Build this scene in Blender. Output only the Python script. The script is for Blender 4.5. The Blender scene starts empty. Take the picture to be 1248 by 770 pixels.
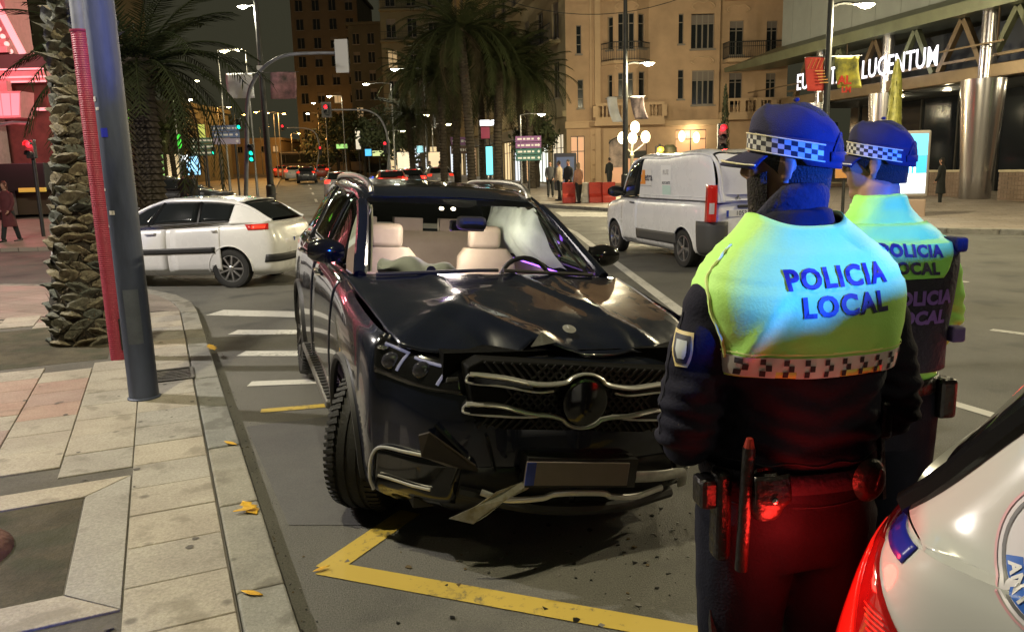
import bpy, bmesh, math, random
import numpy as np
from mathutils import Vector, Matrix, noise as mnoise
from mathutils.bvhtree import BVHTree
random.seed(7)
R = math.radians
sc = bpy.context.scene
col = sc.collection

# ------------------------------------------------------------------ camera
CAM_H, HORIZON, ROLL, FPX = 1.80, 205.0, 1.5, 960.0
pitch = math.atan((385 - HORIZON) / FPX)
camd = bpy.data.cameras.new('camera'); cam = bpy.data.objects.new('camera', camd); col.objects.link(cam)
camd.sensor_width = 36.0; camd.lens = 36.0 * FPX / 1248.0
camd.clip_start = 0.05; camd.clip_end = 2000
_f = Vector((0, math.cos(pitch), -math.sin(pitch))); _u = Vector((0, math.sin(pitch), math.cos(pitch))); _r = Vector((1, 0, 0))
_a = R(ROLL)
CR = _r * math.cos(_a) - _u * math.sin(_a); CU = _u * math.cos(_a) + _r * math.sin(_a); CF = _f
M = Matrix((CR, CU, -CF)).transposed().to_4x4(); M.translation = (0, 0, CAM_H)
cam.matrix_world = M
sc.camera = cam

# ------------------------------------------------------------------ world: night sky over a lit city
w = bpy.data.worlds.new('World'); sc.world = w; w.use_nodes = True
nt = w.node_tree
bg = nt.nodes['Background']
sky = nt.nodes.new('ShaderNodeTexSky'); sky.sky_type = 'NISHITA'; sky.sun_disc = False
sky.sun_elevation = R(-2.0); sky.sun_rotation = R(200)
mixn = nt.nodes.new('ShaderNodeMix'); mixn.data_type = 'RGBA'; mixn.blend_type = 'ADD'
mixn.inputs[0].default_value = 0.12
nt.links.new(sky.outputs[0], mixn.inputs[7]); mixn.inputs[6].default_value = (0.28, 0.275, 0.17, 1)
nt.links.new(mixn.outputs[2], bg.inputs[0]); bg.inputs[1].default_value = 0.12

# ------------------------------------------------------------------ exposure
sc.view_settings.view_transform = 'Standard'; sc.view_settings.look = 'None'
sc.view_settings.exposure = 0.0; sc.view_settings.gamma = 1.0; sc.view_settings.use_curve_mapping = False
cy = sc.cycles
cy.use_denoising = True
cy.max_bounces = 7; cy.diffuse_bounces = 2; cy.glossy_bounces = 3; cy.transmission_bounces = 6; cy.transparent_max_bounces = 12
cy.sample_clamp_indirect = 6.0; cy.sample_clamp_direct = 0.0
cy.caustics_reflective = False; cy.caustics_refractive = False
cy.use_light_tree = True

# ------------------------------------------------------------------ layout helpers
def gz(Y):                       # the avenue climbs gently away from the junction
    return 0.018 * max(0.0, Y - 22.0)
def ray(x, y):
    return CR * ((x - 624) / FPX) + CU * ((385 - y) / FPX) + CF
def at(x, y, Y):                 # point at depth Y seen at photo position (x, y)
    d = ray(x, y); return Vector((0, 0, CAM_H)) + d * (Y / d.y)
def gp(x, y, z=0.0):             # point of the flat ground
    d = ray(x, y); return Vector((0, 0, CAM_H)) + d * ((z - CAM_H) / d.z)
def base(x, Y, ref=300):         # ground point under photo column x at depth Y
    p = at(x, ref, Y); return Vector((p.x, Y, gz(Y)))

# ------------------------------------------------------------------ tagging
def tag(o, label=None, cat=None, group=None, kind=None):
    if label: o['label'] = label
    if cat: o['category'] = cat
    if group: o['group'] = group
    if kind: o['kind'] = kind
    return o
def empty(name, loc=(0, 0, 0), rz=0.0, label=None, cat=None, group=None):
    o = bpy.data.objects.new(name, None); col.objects.link(o)
    o.location = loc; o.rotation_euler = (0, 0, rz); o.empty_display_size = 0.1
    return tag(o, label, cat, group)
CH = {}
def link(o, parent=None):
    col.objects.link(o)
    if parent is not None:
        o.parent = parent; CH.setdefault(parent.name, []).append(o)
    return o
def copy_tree(o, parent=None, **kw):
    c = o.copy(); link(c, parent)
    for ch in list(CH.get(o.name, [])): copy_tree(ch, c)
    if kw: tag(c, **kw)
    return c

# ------------------------------------------------------------------ materials
MATS = {}
def mat(name, c=(0.5, 0.5, 0.5), rough=0.5, metal=0.0, var=0.0, vs=6.0, bump=0.0, bs=60.0, coat=0.0, spec=0.5, c2=None, trans=0.0, alpha=1.0, emit=None, es=0.0, coord='Object', stretch=None, sheen=0.0, detail=6, rvar=0.0):
    if name in MATS: return MATS[name]
    m = bpy.data.materials.new(name); m.use_nodes = True; MATS[name] = m
    n = m.node_tree.nodes; l = m.node_tree.links; b = n['Principled BSDF']
    b.inputs['Base Color'].default_value = (*c, 1); b.inputs['Roughness'].default_value = rough; b.inputs['Metallic'].default_value = metal
    b.inputs['Specular IOR Level'].default_value = spec
    if coat: b.inputs['Coat Weight'].default_value = coat; b.inputs['Coat Roughness'].default_value = 0.03
    if trans: b.inputs['Transmission Weight'].default_value = trans
    if alpha < 1: b.inputs['Alpha'].default_value = alpha
    if sheen: b.inputs['Sheen Weight'].default_value = sheen
    if emit: b.inputs['Emission Color'].default_value = (*emit, 1); b.inputs['Emission Strength'].default_value = es
    if var or bump or rvar:
        tc = n.new('ShaderNodeTexCoord'); src = tc.outputs[coord]
        if stretch:
            mp = n.new('ShaderNodeMapping'); mp.inputs['Scale'].default_value = stretch; l.new(src, mp.inputs[0]); src = mp.outputs[0]
    if var or rvar:
        t = n.new('ShaderNodeTexNoise'); t.inputs['Scale'].default_value = vs; t.inputs['Detail'].default_value = detail; t.inputs['Roughness'].default_value = 0.65
        l.new(src, t.inputs['Vector'])
    if var:
        r = n.new('ShaderNodeMapRange'); r.inputs[1].default_value = 0.3; r.inputs[2].default_value = 0.7; l.new(t.outputs[0], r.inputs[0])
        mx = n.new('ShaderNodeMix'); mx.data_type = 'RGBA'; l.new(r.outputs[0], mx.inputs[0])
        d = c2 if c2 else tuple(max(0, v * (1 - var)) for v in c); e = c if c2 else tuple(min(1, v * (1 + var * .6)) for v in c)
        mx.inputs[6].default_value = (*d, 1); mx.inputs[7].default_value = (*e, 1); l.new(mx.outputs[2], b.inputs['Base Color'])
    if rvar:
        r2 = n.new('ShaderNodeMapRange'); r2.inputs[1].default_value = 0.3; r2.inputs[2].default_value = 0.7; r2.inputs[3].default_value = max(0.02, rough - rvar); r2.inputs[4].default_value = min(1, rough + rvar)
        l.new(t.outputs[0], r2.inputs[0]); l.new(r2.outputs[0], b.inputs['Roughness'])
    if bump:
        t2 = n.new('ShaderNodeTexNoise'); t2.inputs['Scale'].default_value = bs; t2.inputs['Detail'].default_value = 4; l.new(src, t2.inputs['Vector'])
        bp = n.new('ShaderNodeBump'); bp.inputs['Strength'].default_value = bump; bp.inputs['Distance'].default_value = 0.02
        l.new(t2.outputs[0], bp.inputs['Height']); l.new(bp.outputs[0], b.inputs['Normal'])
    return m
def glow(name, c, s):
    if name in MATS: return MATS[name]
    m = bpy.data.materials.new(name); m.use_nodes = True; MATS[name] = m
    b = m.node_tree.nodes['Principled BSDF']; b.inputs['Base Color'].default_value = (*[min(1, v * .5) for v in c], 1)
    b.inputs['Emission Color'].default_value = (*c, 1); b.inputs['Emission Strength'].default_value = s; b.inputs['Roughness'].default_value = .4
    return m
def glass(name, tint=(0.9, 0.95, 0.93), t=0.75, rough=0.03):
    if name in MATS: return MATS[name]
    m = bpy.data.materials.new(name); m.use_nodes = True; MATS[name] = m
    n = m.node_tree.nodes; l = m.node_tree.links; n.remove(n['Principled BSDF'])
    g = n.new('ShaderNodeBsdfGlossy'); g.inputs['Roughness'].default_value = rough; g.inputs[0].default_value = (1, 1, 1, 1)
    tr = n.new('ShaderNodeBsdfTransparent'); tr.inputs[0].default_value = (*[v * t for v in tint], 1)
    fr = n.new('ShaderNodeFresnel'); fr.inputs[0].default_value = 1.5
    mx = n.new('ShaderNodeMixShader'); l.new(fr.outputs[0], mx.inputs[0]); l.new(tr.outputs[0], mx.inputs[1]); l.new(g.outputs[0], mx.inputs[2])
    l.new(mx.outputs[0], n['Material Output'].inputs[0])
    return m

# ------------------------------------------------------------------ mesh builder
class MB:
    def __init__(s): s.v = []; s.f = []; s.m = []
    def add(s, vs, fs, mi=0):
        o = len(s.v); s.v += [tuple(p) for p in vs]; s.f += [tuple(o + i for i in q) for q in fs]; s.m += [mi] * len(fs); return s
    def box(s, c, d, rot=None, mi=0, taper=1.0):
        x, y, z = d[0] / 2, d[1] / 2, d[2] / 2
        p = [Vector((a * x * (taper if k > 0 else 1), b * y * (taper if k > 0 else 1), k * z)) for k in (-1, 1) for b in (-1, 1) for a in (-1, 1)]
        if rot is not None:
            q = rot if isinstance(rot, Matrix) else Matrix.Rotation(rot, 3, 'Z'); p = [q @ v for v in p]
        c = Vector(c)
        return s.add([v + c for v in p], [(0, 2, 3, 1), (4, 5, 7, 6), (0, 1, 5, 4), (2, 6, 7, 3), (0, 4, 6, 2), (1, 3, 7, 5)], mi)
    def bar(s, a, b, w, h, up=(0, 0, 1), mi=0):
        a = Vector(a); b = Vector(b); t = (b - a); L = t.length
        if L < 1e-6: return s
        t.normalize(); u = Vector(up); x = t.cross(u)
        if x.length < 1e-3: x = t.cross(Vector((1, 0, 0)))
        x.normalize(); u = x.cross(t)
        p = []
        for e in (a, b):
            p += [e + x * (i * w / 2) + u * (j * h / 2) for i, j in ((-1, -1), (1, -1), (1, 1), (-1, 1))]
        return s.add(p, [(0, 1, 2, 3), (7, 6, 5, 4), (0, 4, 5, 1), (1, 5, 6, 2), (2, 6, 7, 3), (3, 7, 4, 0)], mi)
    def tube(s, pts, r, n=10, cap=True, mi=0, closed=False, flat=1.0, up=None):
        pts = [Vector(p) for p in pts]; N = len(pts)
        rs = r if isinstance(r, (list, tuple)) else [r] * N
        o = []; prev = None
        for i, p in enumerate(pts):
            if closed: t = pts[(i + 1) % N] - pts[i - 1]
            else: t = pts[min(i + 1, N - 1)] - pts[max(i - 1, 0)]
            if t.length < 1e-9: t = Vector((0, 0, 1))
            t.normalize()
            if up is not None: x = t.cross(Vector(up))
            elif prev is None:
                x = t.cross(Vector((0, 0, 1)))
                if x.length < 0.05: x = t.cross(Vector((0, 1, 0)))
            else: x = prev - t * prev.dot(t)
            if x.length < 1e-6: x = t.cross(Vector((1, 0.3, 0.2)))
            x.normalize(); prev = x; y = t.cross(x)
            o += [p + (x * math.cos(2 * math.pi * k / n) + y * (math.sin(2 * math.pi * k / n) * flat)) * rs[i] for k in range(n)]
        f = []
        for i in range(N if closed else N - 1):
            a = i * n; b = ((i + 1) % N) * n
            for k in range(n): f.append((a + k, a + (k + 1) % n, b + (k + 1) % n, b + k))
        if cap and not closed:
            f.append(tuple(range(n))[::-1]); f.append(tuple((N - 1) * n + k for k in range(n)))
        return s.add(o, f, mi)
    def cyl(s, a, b, r0, r1=None, n=16, mi=0): return s.tube([a, b], [r0, r0 if r1 is None else r1], n, mi=mi)
    def lathe(s, prof, n=24, c=(0, 0, 0), mi=0, ax='Z', cap=True):
        c = Vector(c); o = []
        for r, z in prof:
            for k in range(n):
                a = 2 * math.pi * k / n; p = (r * math.cos(a), r * math.sin(a), z)
                if ax == 'X': p = (p[2], p[0], p[1])
                if ax == 'Y': p = (p[0], p[2], p[1])
                o.append(Vector(p) + c)
        f = []
        for i in range(len(prof) - 1):
            for k in range(n): f.append((i * n + k, i * n + (k + 1) % n, (i + 1) * n + (k + 1) % n, (i + 1) * n + k))
        if cap:
            f.append(tuple(range(n))[::-1]); f.append(tuple((len(prof) - 1) * n + k for k in range(n)))
        return s.add(o, f, mi)
    def grid(s, fn, nu, nv, mi=0, skip=None):
        o = [fn(i / nu, j / nv) for i in range(nu + 1) for j in range(nv + 1)]; f = []
        for i in range(nu):
            for j in range(nv):
                if skip and skip(i, j): continue
                a = i * (nv + 1) + j; f.append((a, a + nv + 1, a + nv + 2, a + 1))
        return s.add(o, f, mi)
    def prism(s, poly, fr, depth, mi=0):     # poly in 2-D, fr = (origin, u, v, n): extruded along n
        O, u, v, n = [Vector(q) for q in fr]; k = len(poly)
        a = [O + u * p[0] + v * p[1] for p in poly]; b = [q + n * depth for q in a]
        return s.add(a + b, [tuple(range(k))[::-1], tuple(range(k, 2 * k))] + [(i, (i + 1) % k, k + (i + 1) % k, k + i) for i in range(k)], mi)
    def ellipsoid(s, c, r, n=12, m=8, mi=0):
        c = Vector(c); o = []
        for j in range(m + 1):
            t = math.pi * j / m
            for k in range(n):
                a = 2 * math.pi * k / n; o.append(c + Vector((r[0] * math.sin(t) * math.cos(a), r[1] * math.sin(t) * math.sin(a), r[2] * math.cos(t))))
        f = [(j * n + k, (j + 1) * n + k, (j + 1) * n + (k + 1) % n, j * n + (k + 1) % n) for j in range(m) for k in range(n)]
        return s.add(o, f, mi)
    def mesh(s, name):
        me = bpy.data.meshes.new(name); me.from_pydata(s.v, [], s.f); return me
    def build(s, name, m, parent=None, smooth=False, angle=40, bevel=0.0, bseg=2, solid=0.0, subsurf=0, fix=True, loc=None, rz=None):
        me = s.mesh(name)
        for x in (m if isinstance(m, (list, tuple)) else [m]): me.materials.append(x)
        if any(s.m): me.polygons.foreach_set('material_index', s.m)
        if fix:
            bm = bmesh.new(); bm.from_mesh(me); bmesh.ops.remove_doubles(bm, verts=bm.verts, dist=1e-5); bmesh.ops.recalc_face_normals(bm, faces=bm.faces); bm.to_mesh(me); bm.free()
        if smooth:
            me.shade_smooth()
            if angle < 180: me.set_sharp_from_angle(angle=R(angle))
        o = bpy.data.objects.new(name, me); link(o, parent)
        if loc is not None: o.location = loc
        if rz is not None: o.rotation_euler = (0, 0, rz)
        if solid:
            q = o.modifiers.new('s', 'SOLIDIFY'); q.thickness = solid; q.offset = -1
        if bevel:
            q = o.modifiers.new('b', 'BEVEL'); q.width = bevel; q.segments = bseg; q.limit_method = 'ANGLE'; q.angle_limit = R(35)
        if subsurf:
            q = o.modifiers.new('u', 'SUBSURF'); q.levels = q.render_levels = subsurf
        return o
BENCH = bpy.data.scenes.new('bench')           # a small side scene, so that evaluating one mesh does not touch the rest
def evaluated(o):
    BENCH.collection.objects.link(o); vl = BENCH.view_layers[0]; vl.update(); me = bpy.data.meshes.new_from_object(o.evaluated_get(vl.depsgraph)); BENCH.collection.objects.unlink(o); return me
def bake(o):                                  # evaluate modifiers into the mesh
    par = o.parent; o.parent = None; me = evaluated(o); o.parent = par; o.modifiers.clear(); o.data = me; return o
def boolean_cut(o, cutters):
    cs = []
    for mb in cutters:
        c = mb.build('cutter', [], None); cs.append(c)
        q = o.modifiers.new('c', 'BOOLEAN'); q.operation = 'DIFFERENCE'; q.object = c; q.solver = 'EXACT'
    bake(o)
    for c in cs: bpy.data.objects.remove(c)
    return o
def bvh_of(o):                                # in the object's local frame
    me = o.data; return BVHTree.FromPolygons([v.co.copy() for v in me.vertices], [tuple(p.vertices) for p in me.polygons])
def project(mb, bvh, d, off=0.002, reach=3.0):    # lay flat pieces onto a surface along d
    d = Vector(d).normalized(); out = []; miss = 0
    for p in mb.v:
        P = Vector(p) - d * 1.0
        h = bvh.ray_cast(P, d, reach)
        if h[0] is None: out.append(None); continue
        nn = h[1]
        if nn.dot(d) > 0: nn = -nn
        out.append(tuple(h[0] + nn * off))
    ff = []; mm = []
    for q, m_ in zip(mb.f, mb.m):
        if all(out[i] is not None for i in q): ff.append(q); mm.append(m_)
    mb.v = [o if o is not None else (0, 0, 0) for o in out]; mb.f = ff; mb.m = mm
    used = sorted({i for q in ff for i in q}); mp = {i: k for k, i in enumerate(used)}
    mb.v = [mb.v[i] for i in used]; mb.f = [tuple(mp[i] for i in q) for q in ff]
    return mb
def text_mesh(txt, size, bold=0.0, ext=0.0, align='CENTER', step=None, space=1.0):
    cu = bpy.data.curves.new('t', 'FONT'); cu.body = txt; cu.size = size; cu.align_x = align; cu.align_y = 'CENTER'; cu.offset = bold; cu.extrude = ext; cu.space_character = space; cu.resolution_u = 3
    o = bpy.data.objects.new('t', cu); me = evaluated(o)
    if step:
        bm = bmesh.new(); bm.from_mesh(me)
        xs = [v.co.x for v in bm.verts]; ys = [v.co.y for v in bm.verts]
        for ax, lo, hi in (((1, 0, 0), min(xs), max(xs)), ((0, 1, 0), min(ys), max(ys))):
            k = lo + step
            while k < hi:
                bmesh.ops.bisect_plane(bm, geom=bm.verts[:] + bm.edges[:] + bm.faces[:], plane_co=Vector(ax) * k, plane_no=ax); k += step
        bm.to_mesh(me); bm.free()
    vs = [v.co.copy() for v in me.vertices]; fs = [tuple(p.vertices) for p in me.polygons]
    bpy.data.objects.remove(o); bpy.data.curves.remove(cu); bpy.data.meshes.remove(me)
    return vs, fs
def add_text(mb, txt, size, fr, **k):
    O, u, v = [Vector(q) for q in fr[:3]]; n = u.cross(v)
    vs, fs = text_mesh(txt, size, **k); mb.add([O + u * p.x + v * p.y + n * p.z for p in vs], fs); return mb
def cr(P, t):                                 # Catmull-Rom through P
    n = len(P) - 1; i = min(int(t), n - 1); f = t - i
    a = P[max(i - 1, 0)]; b = P[i]; c = P[i + 1]; d = P[min(i + 2, n)]
    if i == 0: a = [2 * p - q for p, q in zip(b, c)]
    if i + 2 > n: d = [2 * q - p for p, q in zip(b, c)]
    return [0.5 * ((2 * q) + (-p + r) * f + (2 * p - 5 * q + 4 * r - s) * f * f + (-p + 3 * q - 3 * r + s) * f ** 3) for p, q, r, s in zip(a, b, c, d)]
def spline(P, n): return [Vector(cr(P, (len(P) - 1) * k / n)) for k in range(n + 1)]
class Net:
    def __init__(s, P): s.P = P; s.n = len(P) - 1; s.m = len(P[0]) - 1
    def __call__(s, u, v, mx=1):
        c = [cr(row, v) for row in s.P[max(0, int(min(u, s.n - 1e-6)) - 1):min(s.n, int(min(u, s.n - 1e-6)) + 2) + 1]]
        lo = max(0, int(min(u, s.n - 1e-6)) - 1)
        p = cr(c, u - lo) if len(c) > 1 else c[0]
        return Vector((p[0] * mx, p[1], p[2]))
    def quad(s, c, nu=8, nv=8, mx=1, off=0.0):
        (a, b, d, e) = c                        # corners 00, 10, 11, 01 in (u, v)
        def f(i, j):
            u = (a[0] * (1 - i) + b[0] * i) * (1 - j) + (e[0] * (1 - i) + d[0] * i) * j
            v = (a[1] * (1 - i) + b[1] * i) * (1 - j) + (e[1] * (1 - i) + d[1] * i) * j
            p = s(u, v, mx)
            if off:
                h = 1e-2; t1 = s(min(u + h, s.n), v, mx) - s(max(u - h, 0), v, mx); t2 = s(u, min(v + h, s.m), mx) - s(u, max(v - h, 0), mx)
                n = t1.cross(t2) * mx
                if n.length > 1e-9: p = p - n.normalized() * off      # negative = outwards
            return p
        return MB().grid(f, nu, nv)
def light(name, p, c, e, r=0.1, parent=None, spot=None, direction=None, blend=.4):
    ld = bpy.data.lights.new(name, 'SPOT' if spot else 'POINT'); ld.energy = e; ld.color = c; ld.shadow_soft_size = r
    if spot: ld.spot_size = R(spot); ld.spot_blend = blend
    o = bpy.data.objects.new(name, ld); link(o, parent); o.location = p
    if spot: o.rotation_euler = Vector(direction or (0, 0, -1)).to_track_quat('-Z', 'Y').to_euler()
    return o
# ================================================================== surfaces
def surf_mat(name, c1, c2, rough, s1, s2, bump, bs, stain=None, rnd=0.0, spots=None, coord='Object', brick=None, grain=(.72, 1.22)):
    m = bpy.data.materials.new(name); m.use_nodes = True; MATS[name] = m
    n = m.node_tree.nodes; l = m.node_tree.links; b = n['Principled BSDF']; b.inputs['Roughness'].default_value = rough
    tc = n.new('ShaderNodeTexCoord'); geo = n.new('ShaderNodeNewGeometry'); src = geo.outputs['Position'] if coord == 'World' else tc.outputs[coord]
    def nz(sc_, d=6, ro=.6):
        t = n.new('ShaderNodeTexNoise'); t.inputs['Scale'].default_value = sc_; t.inputs['Detail'].default_value = d; t.inputs['Roughness'].default_value = ro; l.new(src, t.inputs['Vector']); return t.outputs[0]
    def mr(x, a, b_, lo=0., hi=1.):
        r = n.new('ShaderNodeMapRange'); r.inputs[1].default_value = a; r.inputs[2].default_value = b_; r.inputs[3].default_value = lo; r.inputs[4].default_value = hi; l.new(x, r.inputs[0]); return r.outputs[0]
    def mix(f, a, c, mode='MIX'):
        x = n.new('ShaderNodeMix'); x.data_type = 'RGBA'; x.blend_type = mode
        if isinstance(f, float): x.inputs[0].default_value = f
        else: l.new(f, x.inputs[0])
        for k, q in ((6, a), (7, c)):
            if isinstance(q, tuple): x.inputs[k].default_value = (*q, 1)
            else: l.new(q, x.inputs[k])
        return x.outputs[2]
    c = mix(mr(nz(s1), .35, .65), c1, c2)
    g = mr(nz(s2, 3, .8), .3, .7, grain[0], grain[1])
    cc = n.new('ShaderNodeCombineColor'); [l.new(g, cc.inputs[k]) for k in range(3)]
    c = mix(1.0, c, cc.outputs[0], 'MULTIPLY')
    if stain: c = mix(mr(nz(stain[0], 4, .5), stain[1], stain[1] + .1, 0, stain[3]), c, stain[2])
    if spots:
        v = n.new('ShaderNodeTexVoronoi'); v.inputs['Scale'].default_value = spots[0]; v.inputs['Randomness'].default_value = 1; l.new(src, v.inputs['Vector'])
        c = mix(mr(v.outputs['Distance'], spots[1] * .5, spots[1], spots[3], 0), c, spots[2])
    if brick:
        br = n.new('ShaderNodeTexBrick'); mp = n.new('ShaderNodeMapping'); mp.inputs['Rotation'].default_value = (0, 0, brick[2]); l.new(src, mp.inputs[0]); l.new(mp.outputs[0], br.inputs[0])
        br.inputs['Scale'].default_value = 1; br.inputs['Brick Width'].default_value = brick[0]; br.inputs['Row Height'].default_value = brick[1]; br.inputs['Mortar Size'].default_value = .008; br.inputs['Mortar Smooth'].default_value = .3
        br.inputs[1].default_value = (1, 1, 1, 1); br.inputs[2].default_value = (.8, .8, .8, 1); br.inputs[3].default_value = (.35, .33, .3, 1)
        c = mix(1.0, c, br.outputs[0], 'MULTIPLY')
    if rnd:
        oi = n.new('ShaderNodeObjectInfo'); k = mr(oi.outputs['Random'], 0, 1, 1 - rnd, 1 + rnd * .6)
        c3 = n.new('ShaderNodeCombineColor'); l.new(k, c3.inputs[0]); k2 = mr(oi.outputs['Random'], 0, 1, 1 - rnd * .6, 1 + rnd * .5); l.new(k2, c3.inputs[1]); l.new(mr(oi.outputs['Random'], 0, 1, 1.02 - rnd * .4, 1), c3.inputs[2])
        c = mix(1.0, c, c3.outputs[0], 'MULTIPLY')
    l.new(c, b.inputs['Base Color'])
    l.new(mr(nz(s1 * 1.7), .3, .7, max(.05, rough - .12), min(1, rough + .1)), b.inputs['Roughness'])
    bp = n.new('ShaderNodeBump'); bp.inputs['Strength'].default_value = bump; bp.inputs['Distance'].default_value = .01; l.new(nz(bs, 4, .7), bp.inputs['Height']); l.new(bp.outputs[0], b.inputs['Normal'])
    return m
asphalt = surf_mat('asphalt', (.105, .103, .092), (.150, .146, .128), .68, .55, 110, .9, 150, grain=(.5, 1.45), stain=(1.3, .56, (.065, .065, .062), .8), spots=(9, .10, (.22, .21, .19), .5), coord='World')
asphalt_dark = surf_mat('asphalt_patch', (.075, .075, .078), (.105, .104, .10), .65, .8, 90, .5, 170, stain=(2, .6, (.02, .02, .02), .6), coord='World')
slab_m = surf_mat('paving_slab', (.31, .275, .235), (.38, .345, .295), .7, 3.0, 60, .25, 120, stain=(5, .56, (.17, .15, .12), .6), rnd=.13, spots=(3.2, .11, (.09, .08, .065), .75), coord='World')
slab_red = surf_mat('paving_slab_red', (.30, .20, .17), (.36, .26, .22), .7, 3.0, 60, .25, 120, stain=(5, .60, (.17, .12, .1), .5), rnd=.15, spots=(3.2, .11, (.09, .07, .06), .7), coord='World')  # reddish tone: slab colour plus pink light put into it
pave_m = surf_mat('pavement_bed', (.085, .078, .066), (.12, .11, .095), .85, 2, 60, .4, 90, coord='World')
pave_far = surf_mat('pavement_far', (.26, .22, .18), (.33, .28, .235), .6, .7, 50, .2, 60, stain=(1.4, .6, (.14, .12, .1), .5), coord='World', brick=(.6, .4, R(23.8)))
kerb_m = surf_mat('kerb_stone', (.21, .20, .18), (.30, .285, .25), .75, 4, 70, .5, 70, stain=(4, .55, (.11, .10, .085), .7), rnd=.15, spots=(5, .10, (.07, .065, .055), .6), coord='World')
earth_m = surf_mat('earth', (.050, .042, .026), (.085, .072, .045), .95, 5, 60, .9, 50, stain=(4, .5, (.035, .04, .02), .6), coord='World')
def paint_mat(name, c, worn, thr):
    m = mat(name, c, .6); n = m.node_tree.nodes; l = m.node_tree.links; b = n['Principled BSDF']
    geo = n.new('ShaderNodeNewGeometry'); t = n.new('ShaderNodeTexNoise'); t.inputs['Scale'].default_value = 22; t.inputs['Detail'].default_value = 8; t.inputs['Roughness'].default_value = .75; l.new(geo.outputs['Position'], t.inputs['Vector'])
    t2 = n.new('ShaderNodeTexNoise'); t2.inputs['Scale'].default_value = 2.2; t2.inputs['Detail'].default_value = 3; l.new(geo.outputs['Position'], t2.inputs['Vector'])
    ad = n.new('ShaderNodeMath'); ad.operation = 'MULTIPLY_ADD'; ad.inputs[1].default_value = .5; l.new(t2.outputs[0], ad.inputs[0]); l.new(t.outputs[0], ad.inputs[2])
    r = n.new('ShaderNodeMapRange'); r.inputs[1].default_value = thr; r.inputs[2].default_value = thr + .12; l.new(ad.outputs[0], r.inputs[0])
    mx = n.new('ShaderNodeMix'); mx.data_type = 'RGBA'; l.new(r.outputs[0], mx.inputs[0]); mx.inputs[6].default_value = (*c, 1); mx.inputs[7].default_value = (*worn, 1); l.new(mx.outputs[2], b.inputs['Base Color'])
    return m
white_paint = paint_mat('road_paint_white', (.55, .54, .50), (.17, .165, .145), .80)
yellow_paint = paint_mat('road_paint_yellow', (.47, .34, .06), (.15, .125, .06), .83)

# ---- road: one sheet to beyond the houses, rising with the avenue
Ys = [-60, -20, 0, 6, 12, 18, 22, 30, 40, 60, 90, 130, 200, 320, 600]
Xs = [-600, -120, -40, -15, 0, 15, 40, 120, 600]
mb = MB(); vs = [(x, y, gz(y)) for y in Ys for x in Xs]; nx = len(Xs)
mb.add(vs, [(i * nx + j, i * nx + j + 1, (i + 1) * nx + j + 1, (i + 1) * nx + j) for i in range(len(Ys) - 1) for j in range(nx - 1)])
tag(mb.build('road', asphalt), kind='structure')
def strip(pts, wd, name, m, z=.004):
    mb = MB(); P = [Vector((p[0], p[1], 0)) for p in pts]
    for a, b in zip(P, P[1:]):
        n_ = (b - a).normalized().cross(Vector((0, 0, 1))) * wd / 2; k = max(1, int((b - a).length / 3))
        for i in range(k):
            p = a.lerp(b, i / k); q = a.lerp(b, (i + 1) / k)
            mb.add([(p.x - n_.x, p.y - n_.y, gz(p.y) + z), (p.x + n_.x, p.y + n_.y, gz(p.y) + z), (q.x + n_.x, q.y + n_.y, gz(q.y) + z), (q.x - n_.x, q.y - n_.y, gz(q.y) + z)], [(0, 1, 2, 3)])
    return tag(mb.build(name, m), kind='structure')
for (a, b, wd) in [((262, 381), (430, 385), .40), ((284, 405), (440, 405), .26), ((294, 431), (450, 431), .22), ((304, 468), (460, 462), .16)]:
    p = gp(*a); q = gp(*b); strip([(p.x, p.y), (q.x, q.y)], wd, 'road_marking', white_paint)
p = gp(318, 501); q = gp(470, 488); strip([(p.x, p.y), (q.x, q.y)], .10, 'road_marking', yellow_paint)
A = gp(500, 624); B = gp(398, 694); C_ = gp(870, 778); D_ = gp(1010, 800)
strip([(A.x, A.y), (B.x, B.y)], .13, 'road_marking', yellow_paint); strip([(B.x - .02, B.y + .015), (C_.x, C_.y), (D_.x + .8, D_.y + -.35)], .125, 'road_marking', yellow_paint, .0045)
for a, b, wd in [((1136, 484), (1240, 515), .11), ((1208, 402), (1300, 414), .11), ((1000, 455), (1060, 468), .11), ((700, 283), (835, 384), .16), ((1140, 340), (1180, 344), .1), ((640, 262), (700, 283), .16)]:
    p = gp(*a); q = gp(*b); strip([(p.x, p.y), (q.x, q.y)], wd, 'road_marking', white_paint)
for k in range(9):                             # crossing in front of the corner building
    p = base(690 + k * 9, 27.5 - k * .12); strip([(p.x, p.y), (p.x - .1, p.y + 2.2)], .28, 'road_marking', white_paint)
for k in range(10):                            # lane dashes up the avenue
    y = 24 + k * 8.5; strip([(-4.4 - (y - 20) * .262, y), (-4.4 - (y - 17) * .262, y + 3)], .13, 'road_marking', white_paint)
mb = MB(); P = [gp(386, 700), gp(600, 735), gp(680, 800), gp(380, 830)]
tag(MB().add([(p.x, p.y, .003) for p in (gp(300, 520), gp(420, 505), gp(470, 640), gp(352, 640))], [(0, 1, 2, 3)]).build('asphalt_patch', asphalt_dark), kind='structure')

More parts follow.
